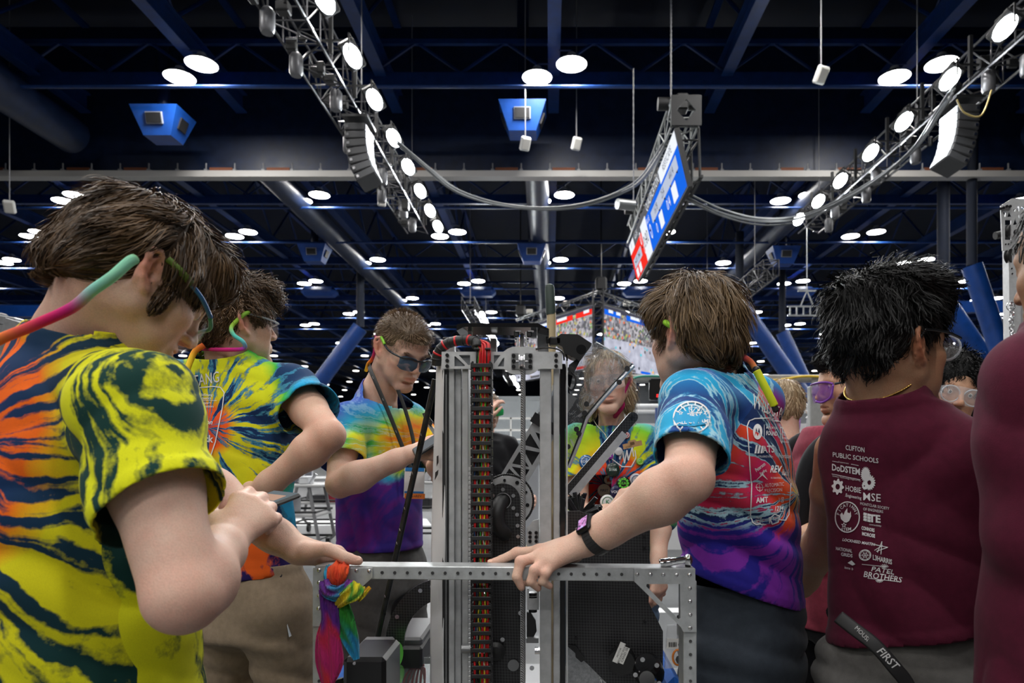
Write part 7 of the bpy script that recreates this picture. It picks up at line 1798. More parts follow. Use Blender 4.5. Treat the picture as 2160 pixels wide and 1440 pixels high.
MB().tube(spline([W(1066, 1052, 1.47), W(1056, 1060, 1.45), W(1048, 1080, 1.435), W(1050, 1105, 1.435), W(1060, 1120, 1.44), W(1068, 1126, 1.448)], 6), .0165, 14).build('black_hose', rubber, rb, smooth=3)
MB().cyl(W(1066, 1124, 1.456), W(1066, 1124, 1.440), .0125, 18).build('hose_fitting', rubber, rb, smooth=.6)
for x, y in [(1061, 1032), (1083, 1045), (1083, 1071), (1091, 1085), (1092, 1108), (1093, 1131), (1094, 1154), (1094, 1177), (1040, 1045)]: bolt(sp2, x, y, 1.452, .0042, zinc)
for x, y in [(1043, 1378), (1122, 1408), (1098, 1292), (1060, 1348)]: bolt(sp2, x, y, 1.452, .005, zinc)
MB().lathe([(.0, 0), (.018, 0), (.020, .006), (.012, .014), (.0, .016)], W(1046, 1372, 1.445), (0, -1, 0), 20).build('tensioner', rubber, rb, smooth=.6)
MB().lathe([(.0, 0), (.012, 0), (.012, .004), (.0, .004)], W(1083, 1402, 1.449), (0, -1, 0), 20).build('bearing', dark_alu, rb, smooth=.6)
plate(rb, 'belt_guard', carbon, [(1040, 1225), (1098, 1225), (1098, 1500), (1036, 1500)], 1.46, .004)
# small brackets between rope and right upright
gp = plate(rb, 'bearing_plate', brushed, [(1111, 1112), (1117, 1108), (1124, 1098), (1137, 1094), (1138, 1152), (1111, 1152)], 1.44, .005)
for x in (1118, 1131):
    for y in (1123, 1132, 1141): bolt(gp, x, y, 1.437, .0036)
pbox(MB(), 1110, 1150, 1136, 1160, 1.45, .02).build('wire_terminal', MATS['wire_yellow'], rb); 
wb = plate(rb, 'winch_bracket', brushed, [(1112, 1240), (1116, 1240), (1116, 1262), (1133, 1262), (1133, 1240), (1137, 1240), (1137, 1285), (1112, 1285)], 1.43, .006)
MB().cyl(W(1124, 1250, 1.44), W(1124, 1290, 1.44), .009, 14).build('winch_drum', rubber, rb, smooth=.7)
for i in range(6): MB().lathe([(.0088, 0), (.0105, .001), (.0088, .002)], W(1124, 1250+i*7, 1.44), (0, 0, 1), 14).build('drum_thread', dark_alu, rb, smooth=.6)
plate(rb, 'carbon_arm_lobe', rubber, [(1111, 1290), (1120, 1292), (1130, 1308), (1132, 1330), (1124, 1345), (1111, 1348)], 1.435, .008)
plate(rb, 'lower_bracket', dark_alu, [(1110, 1343), (1136, 1343), (1136, 1353), (1110, 1353)], 1.43, .02)
MB().cyl(W(1128, 1372, 1.415), W(1146, 1372, 1.415), .008, 14).build('spacer', zinc, rb, smooth=.7); MB().cyl(W(974, 1368, 1.385), W(994, 1368, 1.385), .0085, 14).build('spacer', dark_alu, rb, smooth=.7)
# curved carbon arm and slanted black pole at the left
arc_o = [(812+118*math.cos(a_)*1.0+8, 1362-0) for a_ in ()]
th = np.linspace(0, 1, 16); outer = []; inner = []
for q in th:
    a_ = PI-(PI/2)*q*.98; outer.append((932+118*math.cos(a_), 1360-140*math.sin(a_))); inner.append((940+88*math.cos(a_)*1.0, 1362-100*math.sin(a_)))
ca = plate(rb, 'curved_carbon_arm', carbon, outer+inner[::-1], 1.56, .012)
for x, y in ((887, 1245), (912, 1236), (838, 1300)): bolt(ca, x, y, 1.553, .005, zinc)
bp = MB().cyl(W(918, 800, 1.50), W(792, 1365, 1.56), .0068, 12).build('black_pole', mat('chipped_black', (.012, .012, .012), .35, noise=.9, nscale=60), rb, smooth=.8)
for q in (.2, .34, .47, .55, .6, .72, .8):
    c = W(918, 800, 1.50)*(1-q)+W(792, 1365, 1.56)*q; MB().box(c+[-.003, -.0062, 0], (.0015, .002, .006), rot((0, 1, 0), -.2)).build('paint_chip', zinc, bp)
plate(rb, 'cross_strip', brushed, [(902, 898), (908, 893), (936, 932), (930, 938)], 1.58, .004); plate(rb, 'carbon_tip', carbon, [(891, 872), (898, 870), (914, 890), (908, 900), (894, 880)], 1.575, .006)
# lower-left: black gearbox, green wheel, tray
gb = pbox(MB(), 744, 1366, 830, 1500, 1.42, .14, ch=.008).build('gearbox_case', mat('semi_gloss_black', (.01, .01, .011), .28), rb)
pbox(MB(), 758, 1355, 822, 1369, 1.46, .10, ch=.004).build('gearbox_lid', mat('dark_grey_plastic', (.09, .09, .095), .45), gb)
bolt(gb, 748, 1398, 1.347, .003, zinc)
MB().lathe([(.01, -.012), (.030, -.012), (.032, -.008), (.032, .008), (.030, .012), (.01, .012)], W(824, 1382, 1.50), (.9, -.4, 0), 28).build('green_wheel', mat('green_compliant', (.12, .62, .05), .45), rb, smooth=.7)
MB().lathe([(.01, -.008), (.022, -.008), (.022, .008), (.01, .008)], W(834, 1422, 1.52), (.9, -.4, 0), 24).build('green_wheel', clear('green_clear', (.15, .55, .1), .5, .2), rb, smooth=.7)
pbox(MB(), 838, 1322, 906, 1340, 1.72, .2, ch=.006).build('bumper_top', mat('dark_grey_plastic'), rb); pbox(MB(), 842, 1340, 906, 1384, 1.70, .2, ch=.006).build('rear_box', rubber, rb)
pbox(MB(), 835, 1386, 908, 1440, 1.62, .004).build('clear_cover', clear('dusty_clear', (.35, .38, .38), .35, .25), rb)
b = MB()
for i in range(6): b.tube(spline([W(850+i*9, 1450, 1.66), W(856+i*8, 1425, 1.66), W(870+i*5, 1408, 1.66), W(895, 1402+i*6, 1.66)], 5), .003, 6)
b.build('tray_wires', MATS['wire_red'], rb, smooth=3)['kind'] = 'stuff'
# bumpers (blue cloth on a wooden frame), just at the lower edge of view
blue_cloth = cloth_mat('bumper_blue', (.01, .10, .42), .7)
for (x0, x1, y0_, d_, t_) in ((690, 752, 1418, 1.46, .09), (1397, 1428, 1408, 1.52, .09)):
    a_ = W(x0, y0_, d_); b__ = W(x1, y0_, d_); MB().box(((a_[0]+b__[0])/2, d_+.1, (a_[2]+.66)/2), (b__[0]-a_[0], .35, a_[2]-.66), None, .02).build('bumper', blue_cloth, rb)
MB().box((-.07, 1.62, .66), (.58, .52, .11), None, .006).build('base_frame', dark_alu, rb)
for sx in (-.28, .14):
    for sy in (1.42, 1.80): MB().lathe([(.02, -.02), (.045, -.02), (.05, -.014), (.05, .014), (.045, .02), (.02, .02)], (sx, sy, .655), (1, 0, 0), 24).build('drive_wheel', rubber, rb, smooth=.7)
for i in range(5): MB().cyl(W(700+i*9, 1430+(i % 2)*3, 1.40), W(706+i*9, 1460, 1.40), .006, 8).build('brush_peg', rubber, rb)
# lower-right: large carbon panel, silver guard, motors, sticker
cpn = plate(rb, 'carbon_panel', carbon, [(1197, 1078), (1222, 1077), (1236, 1083), (1243, 1096), (1300, 1104), (1371, 1112), (1368, 1270), (1398, 1330), (1398, 1412), (1390, 1418), (1340, 1500), (1240, 1400), (1197, 1362)], 1.47, .005)
for x, y in ((1358, 1132), (1358, 1156), (1292, 1154), (1226, 1102), (1216, 1345), (1360, 1310), (1275, 1200)): bolt(cpn, x, y, 1.467, .0036)
pbox(MB(), 1198, 1362, 1262, 1500, 1.50, .004).build('silver_guard', mat('perforated_silver', (.45, .46, .47), .35, .8, noise=.25, nscale=200), rb)
pbox(MB(), 1262, 1385, 1330, 1500, 1.52, .004).build('foil_guard', mat('crumpled_foil', (.5, .5, .5), .25, .9, bump=.8, bscale=40, bdist=.01), rb)
plate(rb, 'guard_edge', rubber, [(1200, 1360), (1215, 1362), (1235, 1390), (1226, 1396), (1214, 1385), (1213, 1372)], 1.462, .004)
mo = MB().lathe([(.0, .0), (.026, .0), (.028, .006), (.028, .03), (.0, .03)], W(1312, 1385, 1.45), (-.15, -1, -.1), 24).build('motor', black_gloss, rb, smooth=.6)
Rst = RFACE@rot((0, 0, 1), 1.17)
st = MB().box(W(1306, 1376, 1.414), (.044, .012, .0006), Rst).box(W(1314, 1381, 1.4135), (.036, .016, .0006), Rst).build('sticker', white_m, mo)
b = MB(); lettering(b, 'GROUND RIGHT', W(1312, 1379, 1.4128), Rst, .0042); lettering(b, 'CANID 08', W(1317.5, 1381, 1.4128), Rst, .0052); lettering(b, 'MOTOR', W(1306, 1376, 1.4132), Rst, .0042); b.build('sticker_print', mat('ink', (.03, .03, .03), .6), mo)
MB().lathe([(.0, 0), (.030, 0), (.032, .01), (.030, .04), (.022, .05), (.0, .05)], W(1372, 1425, 1.44), (-.3, -.6, .75), 24).build('motor', black_gloss, rb, smooth=.6)
MB().lathe([(.0, 0), (.016, 0), (.016, .03), (.0, .03)], W(1370, 1432, 1.40), (-.3, -.9, .3), 24).build('motor_can', chrome, rb, smooth=.6)
for x, y in ((1340, 1422), (1385, 1402), (1355, 1390), (1390, 1440)): bolt(rb, x, y, 1.40, .005, zinc)
# spiky rubber roller
ax0 = W(1222, 1090, 1.58); rr_ = random.Random(11); rl = MB().cyl(ax0-[.03, -.05, 0], ax0+[.03, -.05, 0], .012, 14).build('roller_core', rubber, rb, smooth=.7)
for i in range(44):
    t_ = rr_.uniform(-.3, PI+.25); l_ = rr_.uniform(.045, .062); dv = nrm(np.array([math.cos(t_), rr_.uniform(-.35, .35), math.sin(t_)])); s0 = ax0+np.array([0, rr_.uniform(-.04, .04), 0])
    MB().box(s0+dv*l_*.5, (l_, .0055, .010), basis(dv, nrm(np.array([rr_.uniform(-1, 1), 1, rr_.uniform(-1, 1)]))), .001).build('rubber_flap', rubber, rl)
# diagonal carbon tube with aluminium strip
def slanted(name, m, p0, p1, d0, d1, w, t, rounded=0): 
    a_ = W(*p0, d0); b_ = W(*p1, d1); x = nrm(b_-a_); z = nrm(np.array([0, -1, 0])-x*x[1]*-1); z = nrm(np.array([0, -1., 0])-x*(np.array([0, -1., 0])@x)); y = np.cross(z, x); L_ = np.linalg.norm(b_-a_)
    out_ = [(-L_/2, -w/2), (L_/2, -w/2)]+[(L_/2+w/2*math.cos(q), w/2*math.sin(q)) for q in np.linspace(-PI/2, PI/2, 8)][1:-1]*(1 if rounded else 0)+[(L_/2, w/2), (-L_/2, w/2)]
    return MB().prism(out_, np.stack([x, y, z], 1), t, (a_+b_)/2).build(name, m, rb)
ct = slanted('carbon_tube', carbon, (1196, 1040), (1334, 880), 1.60, 1.60, .024, .02, 1); slanted('tube_strip', brushed, (1206, 1046), (1318, 914), 1.585, 1.585, .017, .008)
bolt(ct, 1333, 880, 1.587, .004)
# black camera housing, cables
cam_h = empty('camera_housing', W(1205, 735, 1.47), None, None, parent=rb); cam_h.location = V3(W(1205, 735, 1.47)-parent_loc(rb))
plate(cam_h, 'housing_body', mat('satin_black', (.012, .012, .013), .32), [(1183, 708), (1218, 709), (1247, 728), (1222, 762), (1205, 756), (1190, 748), (1186, 735), (1176, 729), (1174, 715)], 1.465, .05)
Rc = RFACE@rot((0, 0, 1), -.98+PI/2); 
plate(cam_h, 'face_panel', mat('satin_black'), [(1221, 712), (1247, 729), (1223, 762), (1204, 750)], 1.437, .008)
MB().lathe([(.0085, 0), (.0105, 0), (.0105, .0012), (.0085, .0012)], W(1226, 737, 1.434), (0, -1, 0), 24).build('ring', black_gloss, cam_h, smooth=.5)
pbox(MB(), 1158, 712, 1184, 729, 1.455, .03, ch=.003).build('clamp', mat('satin_black'), cam_h); MB().cyl(W(1152, 717, 1.455), W(1158, 717, 1.455), .0075, 16).build('clamp_knob', rubber, cam_h, smooth=.6)
plate(cam_h, 'lower_bracket', rubber, [(1200, 770), (1216, 758), (1222, 764), (1208, 792), (1198, 786)], 1.46, .012)
MB().tube(spline([W(1200, 775, 1.46), W(1193, 790, 1.455), W(1196, 812, 1.45), W(1205, 822, 1.45), W(1213, 812, 1.45), W(1214, 795, 1.45), W(1206, 784, 1.455), W(1204, 776, 1.46)], 6), .0022, 7).build('camera_cable', rubber, cam_h, smooth=3)
MB().tube(spline([W(1192, 745, 1.45), W(1196, 756, 1.45), W(1194, 775, 1.45), W(1192, 800, 1.45)], 6), .002, 7).build('camera_cable', rubber, cam_h, smooth=3)
MB().tube(spline([W(1130, 736, D1-.01), W(1155, 733, D1-.012), W(1175, 736, D1-.012), W(1187, 744, D1-.012), W(1190, 760, D1-.01)], 6), .0018, 7).build('sensor_cable', rubber, rb, smooth=3)
# clear scratched shield
def scratch_mat():
    t = NT('scratched_clear_plastic'); o = t.obj(); al = None
    for i, (rx, sc_, th_) in enumerate(((.4, 50, .007), (1.3, 40, .006), (2.3, 60, .007), (2.9, 34, .006))):
        vr = t.n('VectorRotate', rotation_type='Y_AXIS'); t.put(vr.inputs['Vector'], o); vr.inputs['Angle'].default_value = rx
        n = t.noise(t.vmath('MULTIPLY', vr.outputs[0], (sc_, 20, sc_*.13)).outputs[0], 1.0, 2, .5, .8); line = t.math('LESS_THAN', t.math('ABSOLUTE', t.math('SUBTRACT', n, .5)), th_)
        msk = t.math('GREATER_THAN', t.noise(o, 30+i*6, 2), .54); line = t.math('MULTIPLY', line, msk); al = line if al is None else t.math('MAXIMUM', al, line)
    haze = t.noise(o, 16, 4, .65); hz = t.ramp(haze, [(.35, (.22, .22, .22)), (.7, (.50, .50, .50))]); sp_ = t.math('GREATER_THAN', t.noise(o, 260, 2), .66)
    a = t.math('MAXIMUM', hz, t.math('MAXIMUM', t.math('MULTIPLY', al, .6), t.math('MULTIPLY', sp_, .62)))
    t.set(col=t.mix(al, (.22, .23, .24), (.62, .63, .65)), rough=.22, alpha=a, spec=.6); return t.m
smat = scratch_mat()
shp = [(1257, 721), (1246, 726), (1224, 762), (1208, 792), (1200, 830), (1199, 900), (1199, 985), (1215, 940), (1236, 880), (1262, 848), (1336, 769)]
d_of = lambda x, y: 1.52+(y-721)*.0002
cx_ = sum(p_[0] for p_ in shp)/len(shp); 
v_ = [W(x, y, d_of(x, y)) for x, y in shp]; v_ += [q+np.array([0, .005, 0]) for q in v_]; n_ = len(shp)
shd = MB().add(v_, [tuple(range(n_)), tuple(range(2*n_-1, n_-1, -1))]).build('clear_shield', smat, rb)
edge_m = mat('bright_edge', (.75, .8, .82), .12, .2, spec=.8)
ep = [W(x, y, d_of(x, y)) for x, y in ((1337, 771), (1300, 810), (1266, 848), (1238, 882), (1222, 930), (1200, 985))]
MB().tube(ep, .0042, 8, flat=((0, 1, 0), 1.6)).build('shield_edge', edge_m, shd, smooth=.9)
MB().tube([q+np.array([-.004, -.004, .004]) for q in ep], .0018, 6).build('shield_gasket', rubber, shd)
for x, y in ((1323, 777), (1306, 806), (1237, 852), (1233, 871), (1216, 905), (1221, 914), (1198, 942)):
    q = W(x, y, d_of(x, y)-.006); MB().cyl(q, q+[0, .014, 0], .0046, 10).cyl(q+[0, -.002, 0], q, .0062, 10).build('standoff', rubber, shd)
MB().tube(spline([W(1257, 721, 1.518), W(1290, 740, 1.52), W(1336, 769, 1.527)], 4), .0016, 6).build('shield_edge', edge_m, shd, smooth=3)
# capped pole standing behind the tower
po = empty('capped_pole', W(1160, 1300, 1.66), 'tan pole with a dark green rubber grip standing up behind the robot tower', 'pole')
MB().cyl((W(1163, 735, 1.66)[0], 1.66, .712), W(1163, 660, 1.66), .0111, 20).build('pole_shaft', mat('tan_pole', (.52, .42, .25), .35, noise=.08), po, smooth=.8)
q0 = W(1162, 662, 1.66); q1 = W(1159.5, 604, 1.66); MB().lathe([(.0, -.002), (.0118, -.002), (.0122, .004), (.0116, np.linalg.norm(q1-q0)-.004), (.0098, np.linalg.norm(q1-q0)+.003), (.004, np.linalg.norm(q1-q0)+.006)], q0, q1-q0, 22).build('rubber_grip', mat('dark_green_grip', (.035, .055, .045), .55), po, smooth=.7)
# ---------------------------------------------------------------- ratchet handle lying on the bar
rt_ = empty('socket_wrench', W(1424, 1186, BD+.02), 'chrome socket wrench lying on the right end of the metal bar', 'tool')
a_ = W(1392, 1188, BD+.018); b_ = W(1444, 1180, BD+.018); ax = b_-a_
MB().lathe([(.004, 0), (.0082, .0), (.0088, .002), (.0088, .020), (.0078, .021), (.0078, .028), (.0072, .029), (.0072, np.linalg.norm(ax))], a_, ax, 20).build('handle', chrome, rt_, smooth=.5)
MB().sphere(W(1452, 1181, BD+.018), (.0085, .0085, .0115), 12).build('ratchet_head', chrome, rt_, smooth=3); MB().cyl(W(1451, 1186, BD+.018), W(1451, 1195, BD+.018), .0055, 12).build('drive_square', bolt_b, rt_, smooth=.6)
# ---------------------------------------------------------------- bagged parts hanging behind the right gusset
bg = empty('parts_bag', W(1425, 1370, 1.44), 'clear bag of small parts with a barcode label behind the right cart post', 'bag')
fz_ = [(1408, 1318), (1440, 1316), (1442, 1405), (1402, 1408)]
plate(bg, 'bag_film', clear('bag_film', (.75, .77, .8), .28, .15), fz_, 1.43, .012)
plate(bg, 'label', white_m, [(1407, 1346), (1440, 1347), (1440, 1368), (1406, 1367)], 1.418, .0006)
b = MB()
for i, w_ in enumerate((1.5, .7, 1.2, .6, 1.8, .8, 1.4)): pbox(b, 1411+i*2.4, 1354, 1411+i*2.4+w_, 1364, 1.4165, .0004)
lettering(b, '60', W(1434, 1359, 1.4165), RFACE, .006); b.build('barcode', mat('ink', (.03, .03, .03), .6), bg)
pr = [W(1430+11*math.cos(t_), 1386+16*math.sin(t_), 1.415) for t_ in np.linspace(0, 2*PI, 24)]; MB().tube(pr, .0022, 7).build('orange_ring', mat('orange_plastic', (.75, .22, .03), .4), bg, smooth=3)
MB().cyl(W(1434, 1391, 1.43), W(1434, 1391, 1.41), .009, 8).build('black_nut', rubber, bg); pbox(MB(), 1428, 1296, 1433, 1340, 1.43, .008, ch=.002).build('black_bit', rubber, bg)
# ---------------------------------------------------------------- tie-dye bandana knotted on the left gusset
def bandana():
    o = empty('bandana', W(715, 1250, BD-.02), 'rainbow tie-dye bandana knotted round the left corner of the metal bar', 'bandana')
    t = NT('bandana_cloth'); t.set(col=vcol(t), rough=.85, sheen=.1); w_ = t.n('TexWave'); t.put(w_.inputs['Vector'], t.obj()); w_.inputs['Scale'].default_value = 60; w_.inputs['Distortion'].default_value = 6; t.bump(w_.outputs['Fac'], .5, .004)
    def fold_strip(name, pts, ws, cols, d0, seed, n=24, m=14, pl=.006):
        P = spline([(*W(x, y, d0+dz),) for x, y, dz in pts], n//(len(pts)-1)); Wd = spline([[w] for w in ws], n//(len(ws)-1))[:, 0]; N_ = len(P)
        Wd = np.interp(np.linspace(0, 1, N_), np.linspace(0, 1, len(Wd)), Wd); rs = random.Random(seed); ph = [rs.uniform(0, 6) for _ in range(4)]
        V = []; C = []
        for i in range(N_):
            T = nrm(P[min(i+1, N_-1)]-P[max(i-1, 0)]); S = nrm(np.cross(T, [0, -1., 0])); O = np.cross(S, T)
            for j in range(2*m):
                a = 2*PI*j/(2*m); u = math.cos(a); f = pl*(math.sin(u*7+ph[0]+i*.12)*.6+math.sin(u*13+ph[1]-i*.07)*.35)
                V.append(P[i]+S*u*Wd[i]*BD/FPX+O*(math.sin(a)*Wd[i]*.34*BD/FPX+(f if math.sin(a) < 0 else -f)*min(1, Wd[i]/14)))
                q = i/(N_-1)*(len(cols)-1)+.55*math.sin(u*4+i*.3+ph[2]); q = min(max(q, 0), len(cols)-1.001); k_ = int(q); fr = q-k_; fr = fr*fr*(3-2*fr)
                ca_, cb_ = srgb(cols[k_]), srgb(cols[k_+1]); C.append(tuple(x*(1-fr)+y*fr for x, y in zip(ca_, cb_)))
        F = [(i*2*m+j, i*2*m+(j+1) % (2*m), (i+1)*2*m+(j+1) % (2*m), (i+1)*2*m+j) for i in range(N_-1) for j in range(2*m)]+[tuple(range(2*m)), tuple(range((N_-1)*2*m, N_*2*m))[::-1]]
        return np_mesh(name, np.array(V), F, t.m, o, True, np.array(C))
    d = BD-.022
    fold_strip('upper_wrap', [(722, 1185, .02), (714, 1200, 0), (708, 1222, -.004), (705, 1240, .0)], [14, 22, 18, 9], ['d8401c', 'e8501c', 'e0401c', 'd03a20'], d, 1)
    fold_strip('upper_wrap', [(694, 1192, .02), (691, 1210, 0), (698, 1235, 0), (712, 1250, .002)], [6, 9, 10, 8], ['2aa0c8', '2a98c8', '2090c0', '1f7ab0'], d+.006, 2)
    fold_strip('knot', [(683, 1225, .002), (690, 1245, -.010), (712, 1252, -.014), (732, 1242, -.008), (742, 1225, .004)], [10, 15, 16, 15, 9], ['5a2088', '6a2488', '1f80b0', '5a2480', '702080'], d-.010, 3)
    fold_strip('knot', [(712, 1276, -.004), (726, 1262, -.016), (746, 1248, -.016), (758, 1232, -.008)], [8, 14, 18, 14], ['d8b81c', 'e8cc1c', '2a8c2c', 'e0d020'], d-.012, 4)
    fold_strip('short_end', [(752, 1262, -.004), (766, 1252, 0), (781, 1238, .004)], [9, 7, 4], ['e0c81c', 'd8c020', 'e0a01c'], d-.006, 5)
    fold_strip('long_tail', [(688, 1240, -.002), (694, 1270, -.006), (697, 1310, -.004), (692, 1350, 0), (694, 1400, .002), (690, 1448, .004)], [14, 18, 20, 26, 28, 10], ['62208c', '6a2488', '5c2090', 'c82048', 'c01c6a', 'b81868', 'd02838'], d-.004, 6, 40)
    fold_strip('side_tail', [(722, 1276, -.002), (728, 1310, -.002), (740, 1350, .002), (752, 1390, .004)], [14, 20, 16, 6], ['38a02c', '2a9030', '1f8c50', '1f88b8', '2a98c8'], d, 7, 30)
    return o
bandana()
# ================================================================ print on the shirts, badges
white_pr = mat('white_print', (.72, .72, .72), .7)
ROB = math.radians
class Ink:
    """flat artwork laid out in the picture's pixels on a garment, then dropped onto the cloth"""
    def __init__(s, d): s.d = d; s.mb = MB()
    def P(s, x, y): return W(x, y, s.d)
    def text(s, t, x, y, h, ang=0.0, squash=1.0, m=0, **k):
        v, f = text_mesh(t, h, squash=squash, **k)
        if not len(v): return s
        a = ROB(ang); ca, sa = math.cos(a), math.sin(a); sk = k.get('vskew', 0)
        s.mb.add([s.P(x+p[0]*ca+p[1]*sa, y+p[0]*sa-p[1]*ca) for p in v], f, m=m); return s
    def skew(s, t, x, y, h, ux, squash=1.0, m=0, w=0, **k):
        """letters stand upright while the line climbs or falls: ux = dy/dx"""
        v, f = text_mesh(t, h, squash=squash, **k)
        if w: v[:, 0] *= w/np.ptp(v[:, 0])
        if len(v): s.mb.add([s.P(x+p[0], y-p[1]+p[0]*ux) for p in v], f, m=m)
        return s
    def line(s, pts, w=2.0, m=0, closed=False):
        P = [np.array(p, float) for p in pts]
        if closed: P.append(P[0])
        for a, b in zip(P[:-1], P[1:]):
            L = np.linalg.norm(b-a)
            if L < 1e-6: continue
            n_ = max(1, int(L/6)); t = (b-a)/L; n = np.array([-t[1], t[0]])*w/2; e = t*w*.35
            for i in range(n_):
                p, q = a+(b-a)*i/n_-(e if i == 0 else 0), a+(b-a)*(i+1)/n_+(e if i == n_-1 else 0)
                s.mb.add([s.P(*(p-n)), s.P(*(q-n)), s.P(*(q+n)), s.P(*(p+n))], [(0, 1, 2, 3)], m=m)
        return s
    def poly(s, pts, m=0, holes=()):
        bm = bmesh.new(); es = []
        for lp in [pts]+list(holes):
            vs = [bm.verts.new((x, y, 0)) for x, y in lp]; es += [bm.edges.new((vs[i], vs[(i+1) % len(vs)])) for i in range(len(vs))]
        bmesh.ops.triangle_fill(bm, use_beauty=True, use_dissolve=False, edges=es); bm.verts.index_update()
        s.mb.add([s.P(v.co.x, v.co.y) for v in bm.verts], [tuple(v.index for v in f.verts) for f in bm.faces], m=m); bm.free(); return s
    def ring(s, x, y, rx, ry, w, m=0, a0=0, a1=360, n=28):
        return s.line([(x+rx*math.cos(ROB(a0+(a1-a0)*i/n)), y+ry*math.sin(ROB(a0+(a1-a0)*i/n))) for i in range(n+1)], w, m)
    def gear(s, x, y, rx, ry, teeth, hole=.4, m=0, dep=.18):
        o = []
        for i in range(teeth*4):
            a = 2*PI*i/(teeth*4); r = 1 if i % 4 in (0, 1) else 1-dep; o.append((x+rx*r*math.cos(a), y+ry*r*math.sin(a)))
        return s.poly(o, m, [[(x+rx*hole*math.cos(-t), y+ry*hole*math.sin(-t)) for t in np.linspace(0, 2*PI, 14, endpoint=False)]] if hole else ())
    def done(s, name, parent, target, m=None, off=.0024): return project_print(name, parent, target, s.mb, m or white_pr, off=off)
# ---- E: sponsor list on the back
def e_print():
    k = Ink(1.2); u = .17
    k.skew('CLIFTON', 1805, 946, 10.5, .14, w=39, bold=.01).skew('PUBLIC SCHOOLS', 1806, 965, 10.5, .14, w=95, bold=.01).done('back_print', E_P, E_S)
    k = Ink(1.2); k.line([(1758, 972), (1770, 974)], 1).skew('Department', 1781, 975, 3.2, .16).line([(1797, 978), (1812, 981)], 1)
    k.skew('DoDSTEM', 1786, 990, 14, .17, w=58, bold=.035).line([(1757, 999), (1815, 1011)], 1.2).skew('Science Technology Engineering', 1787, 1008, 3.4, .17, w=58).done('back_print', E_P, E_S)
    k = Ink(1.2); k.gear(1827, 1000, 10.5, 17, 22, .0).gear(1835, 1017, 13, 17, 18, .30).gear(1825, 1023, 6, 10, 12, .4).done('back_print', E_P, E_S)
    k = Ink(1.2); k.gear(1769, 1026, 13, 17, 8, .36, dep=.24).skew('HOBIE', 1801, 1032, 12, .16, w=32, bold=.01).skew('.Engineering', 1801, 1047, 7, .2, w=34, bold=.01).done('back_print', E_P, E_S)
    k = Ink(1.2); k.skew('MSE', 1840, 1049, 17, .10, w=37, bold=.005).skew('MONTCLAIR SOCIETY', 1846, 1067, 6, .18, w=61).skew('OF ENGINEERS', 1843, 1076, 6, .14, w=42).done('back_print', E_P, E_S)
    k = Ink(1.2); k.ring(1789, 1090, 25, 32, 2.2)
    for i, c in enumerate('PICATINNY'):
        a = ROB(-165+i*18.5); k.text(c, 1789+19*math.cos(a), 1090+25*math.sin(a), 6.5, math.degrees(a)+90, .95, bold=.01)
    k.poly([(1783, 1101), (1776, 1094), (1774, 1085), (1778, 1080), (1781, 1086), (1784, 1078), (1789, 1071), (1789, 1080), (1794, 1082), (1796, 1077), (1797, 1088), (1793, 1098), (1787, 1102)])
    st = [(1782+(5 if i % 2 == 0 else 2.1)*math.sin(i*PI/5), 1107-(5 if i % 2 == 0 else 2.1)*math.cos(i*PI/5)) for i in range(10)]; k.line(st, 1, closed=True).skew('STEM', 1787, 1116, 6.5, -.08, bold=.01)
    k.done('back_print', E_P, E_S)
    k = Ink(1.2)
    for i in range(2):
        for j in range(3): k.poly([(1823+i*8, 1080+j*6+i*2), (1830+i*8, 1082+j*6+i*2), (1829+i*8, 1087+j*6+i*2), (1822+i*8, 1085+j*6+i*2)])
    k.skew('TE', 1846, 1094, 16, .08, w=25, bold=.05).skew('connectivity', 1847, 1107, 4.4, .14, w=25).done('back_print', E_P, E_S)
    k = Ink(1.2); k.skew('CONNORS', 1832, 1116, 7.5, .2, w=27, bold=.05).skew('MOROSE', 1833, 1128, 7.5, .2, w=27, bold=.05).done('back_print', E_P, E_S)
    k = Ink(1.2); k.skew('LOCKHEED MARTIN', 1812, 1143, 6, .16, w=68, shear=.3, bold=.03)
    k.line([(1845, 1148), (1873, 1154), (1850, 1162)], 1.5).line([(1852, 1164), (1861, 1142), (1859, 1168)], 1.5).line([(1846, 1160), (1862, 1150)], 1.3).done('back_print', E_P, E_S)
    k = Ink(1.2); k.skew('NATIONAL', 1782, 1159, 7, .16, w=34, bold=.03).skew('GRIDS', 1788, 1170, 7, .16, w=24, bold=.03); k.ring(1826, 1170, 12, 11, 1.5)
    pts = [(1826+11*math.cos(i*PI/3), 1170+10*math.sin(i*PI/3)) for i in range(6)]
    for i in range(6): k.line([pts[i], pts[(i+1) % 6]], .9); k.line([pts[i], (1826, 1170)], .9); k.line([((pts[i][0]+1826)/2, (pts[i][1]+1170)/2), ((pts[(i+1) % 6][0]+1826)/2, (pts[(i+1) % 6][1]+1170)/2)], .9)
    k.skew('L3HARRIS', 1862, 1180, 10.5, .26, w=40, bold=.03).done('back_print', E_P, E_S)
    k = Ink(1.2); k.line([(1820, 1189), (1858, 1193)], 1.1).line([(1832, 1219), (1900, 1227)], 1.1)
    for i in range(7): a = ROB(-160+i*24); k.line([(1866, 1196), (1866+9*math.cos(a), 1196+7*math.sin(a))], 1.4); k.line([(1856, 1222), (1856+8*math.cos(-a), 1222+6*math.sin(-a))], 1.3)
    k.skew('PATEL', 1862, 1203, 11.5, .16, w=48, shear=.25, bold=.01).skew('BROTHERS', 1862, 1217, 12.5, .16, w=80, shear=.2, bold=.01).skew('ione h', 1792, 1198, 6, .2, .9, shear=.2).poly([(1790, 1186), (1798, 1181), (1806, 1189), (1800, 1192)]).done('back_print', E_P, E_S)
e_print()
